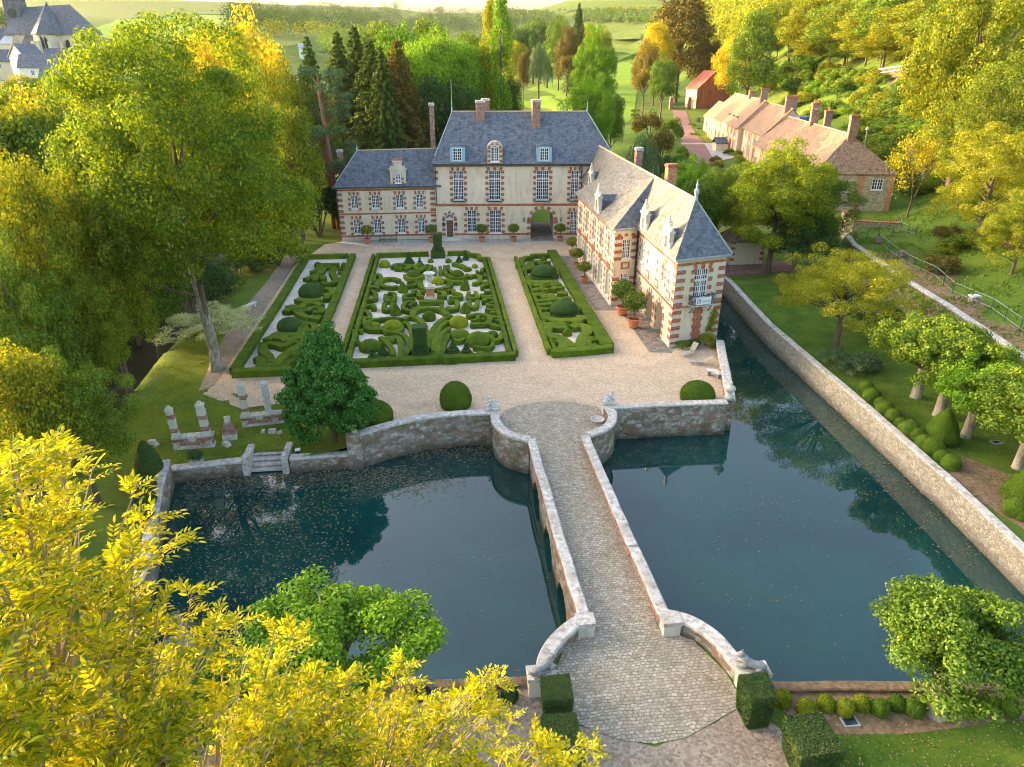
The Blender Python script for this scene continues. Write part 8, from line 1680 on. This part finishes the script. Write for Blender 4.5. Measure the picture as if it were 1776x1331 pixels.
def fr(za, sa, zb, sb_): 
    a = [(tc-sa, 6-sa), (tc+sa, 6-sa), (tc+sa, 6+sa), (tc-sa, 6+sa)]; c = [(tc-sb_, 6-sb_), (tc+sb_, 6-sb_), (tc+sb_, 6+sb_), (tc-sb_, 6+sb_)]
    for i in range(4): j = (i+1) % 4; b.poly([(*a[i], za), (*a[j], za), (*c[j], zb), (*c[i], zb)])
    b.poly([(*q, zb) for q in c])
fr(z1-1, sc_*1.35, czl(50), sc_*1.02); fr(czl(50), sc_*1.02, czl(21), sc_*.92); fr(czl(21), sc_*1.08, czl(19), sc_*1.08); fr(czl(19), sc_*.86, czl(5), sc_*.86); fr(czl(5), sc_*.86, czl(-12), sc_*.45); fr(czl(-12), sc_*.45, czl(-40), .1); b.build('tower', M['slate'], r)
b = MB(); b.M = F @ Matrix.Translation((tc, 6-sc_-.15, czl(41))) @ Matrix.Rotation(pi/2, 4, 'X'); b.lathe(0, 0, [(1.5, -.1), (1.5, .12), (1.2, .12)], 14); ck = b.build('clock_face', M['iron'], r)
for px, y_, w, a, c in ((100, -4.95, 1.9, 114, 80), (106, -4.4, 1.9, 114, 82)): b = MB(); b.M = F; x = cxl(px); b.poly([(x-w/2, y_, czl(a)), (x+w/2, y_, czl(a)), (x+w/2, y_, czl(c)), (x, y_, czl(c)+1.5), (x-w/2, y_, czl(c))]); b.build('lancet_window', M['glass'], r)
for px, a, c in ((130, 112, 80), (148, 112, 80), (70, 118, 108)): b = MB(); b.M = F; x = cxl(px); b.poly([(x-1.1, .7, czl(a)), (x+1.1, .7, czl(a)), (x+1.1, .7, czl(c)+1), (x-1.1, .7, czl(c)+1)]); b.build('lancet_window', M['glass'], r)
# ------------------------------------------------ meadows, ponds, distant woods
def phill(*q, **k): return [onhill(*p, **k)[:2] for p in q]
sheet('meadow', phill((900, 186), (905, 160), (960, 140), (1000, 124), (1060, 112), (1118, 84), (1122, 120), (1105, 160), (1098, 205), (1062, 240), (1000, 200)), M['meadow'], .12, drape=True, step=8.)
sheet('far_pond', phill((1050, 56), (1112, 54), (1112, 68), (1060, 70), d0=200, d1=2500), M['water'], .5, drape=True, step=30.)
sheet('left_field', phill((150, 56), (300, 26), (470, 24), (470, 60), (380, 75), (200, 75), d0=300, d1=2500), M['meadow'], .4, drape=True, step=30.)
sheet('field_between_woods', phill((430, 62), (560, 52), (600, 62), (560, 92), (440, 100), d0=200, d1=2500), M['lawn2'], .4, drape=True, step=20.)
def wood(name, label, spots, hgt, mat, leaf, per=90, rad=.45):
    P = []; N = []
    for (x, y, z) in spots:
        h = hgt*rd.uniform(.75, 1.2); m = per; d = rdir(m, .35); rr = rng.uniform(.6, 1.05, (m, 1)); lump = 1+.2*np.sin(d[:, :1]*5+x)+.15*np.sin(d[:, 1:2]*6+y); P.append(np.array([x, y, z+h*.55])+d*rr*lump*np.array([h*rad, h*rad, h*.5])); N.append(d)
    P = np.concatenate(P); N = np.concatenate(N); me = leaf_mesh(name, P, N+rdir(len(P))*.8, leaf); me.materials.append(M[mat]); return tag(link(name, me), label, 'wood', kind='stuff')
def spots(n, x0, x1, y0, y1, d0=250, d1=3300, cond=None):
    o = []
    while len(o) < n:
        px, py = rd.uniform(x0, x1), rd.uniform(y0, y1)
        if cond and not cond(px, py): continue
        o.append(onhill(px, py, d0, d1))
    return o
for k in ('gold', 'mid', 'scrub', 'hill', 'yel', 'dark'): pass
wood('far_wood', 'hazy dark wood on the ridge beyond the conifers', spots(700, 400, 900, 16, 66, 420), 23, 'L_dark', 2.0)
wood('far_wood', 'golden green wood on the slope beyond the farm gate', spots(560, 1050, 1340, 20, 92, 300, cond=lambda x, y: y < 92-(0 if x > 1125 else 62) or x > 1125), 17, 'L_hill', 1.5, 110)
wood('far_wood', 'pale distant wood on the far ridge under the sky', spots(500, 870, 1140, 27, 42, 1200), 15, 'L_mid', 3.5, 60)
wood('upper_wood', 'continuous wood covering the top of the right hillside', spots(460, 1280, 1776, -60, 62, 170, 900), 17, 'L_hill', 1.0, 170)
wood('far_trees', 'dark trees behind the village at the left edge', spots(50, -40, 28, 40, 75, 300, 900), 15, 'L_dark', 1.2)
wood('far_trees', 'wood along the valley floor behind the avenue', spots(240, 560, 900, 70, 110, 200, 900), 14, 'L_mid', 1.2, 120)
wood('far_trees', 'trees between the fields behind the maple top', spots(60, 430, 600, 52, 66, 300, 1500), 14, 'L_hill', 1.6)
# thicket on the slope behind the farm
n_ = 0; zone = [(1300, 135), (1400, 120), (1500, 135), (1610, 150), (1640, 230), (1660, 330), (1560, 345), (1530, 300), (1470, 250), (1380, 200)]
while n_ < 150:
    px, py = rd.uniform(1290, 1660), rd.uniform(110, 350)
    if not inside((px, py), zone): continue
    p = oh(px, py, d0=95.); s = rd.uniform(2.6, 4.6)*(1+.004*(p[1]-100)); tree(['bu0', 'bu1'][n_ % 2], p[0], p[1], s*rd.uniform(.75, 1.1), s*1.3, ['L_scrub', 'L_scrub', 'L_lime', 'L_yel', 'L_scrub', 'L_mid', 'L_hill'][n_ % 7], 'bushy shrub in the thicket on the slope behind the farm row', 'shrubs of the hillside thicket', name='shrub', cat='shrub', sink=.5); n_ += 1
sheet('hay_patch', phill((1498, 132), (1560, 118), (1612, 112), (1612, 138), (1540, 150), d0=95), M['scrub_soil'], .3, drape=True, step=3)
for i in range(26):
    p = oh(rd.uniform(1300, 1640), rd.uniform(80, 112), d0=110.); tree(['b0', 'b1', 'b2'][i % 3], p[0], p[1], rd.uniform(12, 18), rd.uniform(9, 13), ['L_hill', 'L_scrub', 'L_mid'][i % 3], 'leafy tree standing along the upper edge of the thicket', 'trees above the thicket')
wood('far_trees', 'dark wood closing the meadow behind the far willow', spots(150, 880, 1050, 62, 84, 200, 900), 16, 'L_mid', 1.1, 130)
# ------------------------------------------------ light, sky, camera
W_ = bpy.data.worlds.new('World'); SC.world = W_; W_.use_nodes = True; nt = W_.node_tree; nt.nodes.clear()
SUN_EL = math.radians(10.8); SUN_AZ = math.radians(-62.)      # azimuth from +Y towards +X
sky = nt.nodes.new('ShaderNodeTexSky'); sky.sky_type = 'NISHITA'; sky.sun_disc = False; sky.sun_elevation = SUN_EL; sky.sun_rotation = SUN_AZ
sky.air_density = .8; sky.dust_density = 5.; sky.ozone_density = .3
bg = nt.nodes.new('ShaderNodeBackground'); bg.inputs[1].default_value = .15; ou = nt.nodes.new('ShaderNodeOutputWorld')
nt.links.new(sky.outputs[0], bg.inputs[0]); nt.links.new(bg.outputs[0], ou.inputs[0])
ld = bpy.data.lights.new('sun', 'SUN'); ld.energy = 2.0; ld.angle = math.radians(.6); ld.color = (1., .66, .33)
lo = bpy.data.objects.new('sun', ld); COL.objects.link(lo); lo.location = (-60, 60, 60)
dv = Vector((math.sin(SUN_AZ)*math.cos(SUN_EL), math.cos(SUN_AZ)*math.cos(SUN_EL), math.sin(SUN_EL)))
lo.rotation_euler = dv.to_track_quat('Z', 'Y').to_euler()
cd = bpy.data.cameras.new('camera'); cd.sensor_width = 36.; cd.sensor_fit = 'HORIZONTAL'; cd.lens = FO/1776*36; cd.clip_start = .1; cd.clip_end = 12000
co = bpy.data.objects.new('camera', cd); COL.objects.link(co); co.location = (0, 0, HC); co.rotation_euler = (pi/2-PIT, 0, -YAW); SC.camera = co
SC.view_settings.view_transform = 'Standard'; SC.view_settings.look = 'None'; SC.view_settings.exposure = 2.62; SC.view_settings.gamma = 1.
SC.cycles.max_bounces = 6; SC.cycles.diffuse_bounces = 3; SC.cycles.glossy_bounces = 3; SC.cycles.transmission_bounces = 3; SC.cycles.transparent_max_bounces = 4; SC.cycles.caustics_reflective = False; SC.cycles.caustics_refractive = False
# ------------------------------------------------ air
hb = MB(); hb.box(-3100, -450, -20, 3100, 3500, 420)
hm = bpy.data.materials.new('haze'); hm.use_nodes = True; ht = hm.node_tree; ht.nodes.clear(); hv = ht.nodes.new('ShaderNodeVolumePrincipled'); ho = ht.nodes.new('ShaderNodeOutputMaterial')
hv.inputs['Color'].default_value = (.95, .93, .88, 1); hv.inputs['Density'].default_value = .00003; hv.inputs['Anisotropy'].default_value = .3; ht.links.new(hv.outputs[0], ho.inputs['Volume'])
tag(hb.build('haze', hm), 'thin evening haze lying over the whole valley', 'haze', kind='stuff')
SC.cycles.volume_bounces = 0; SC.cycles.filter_width = 1.05
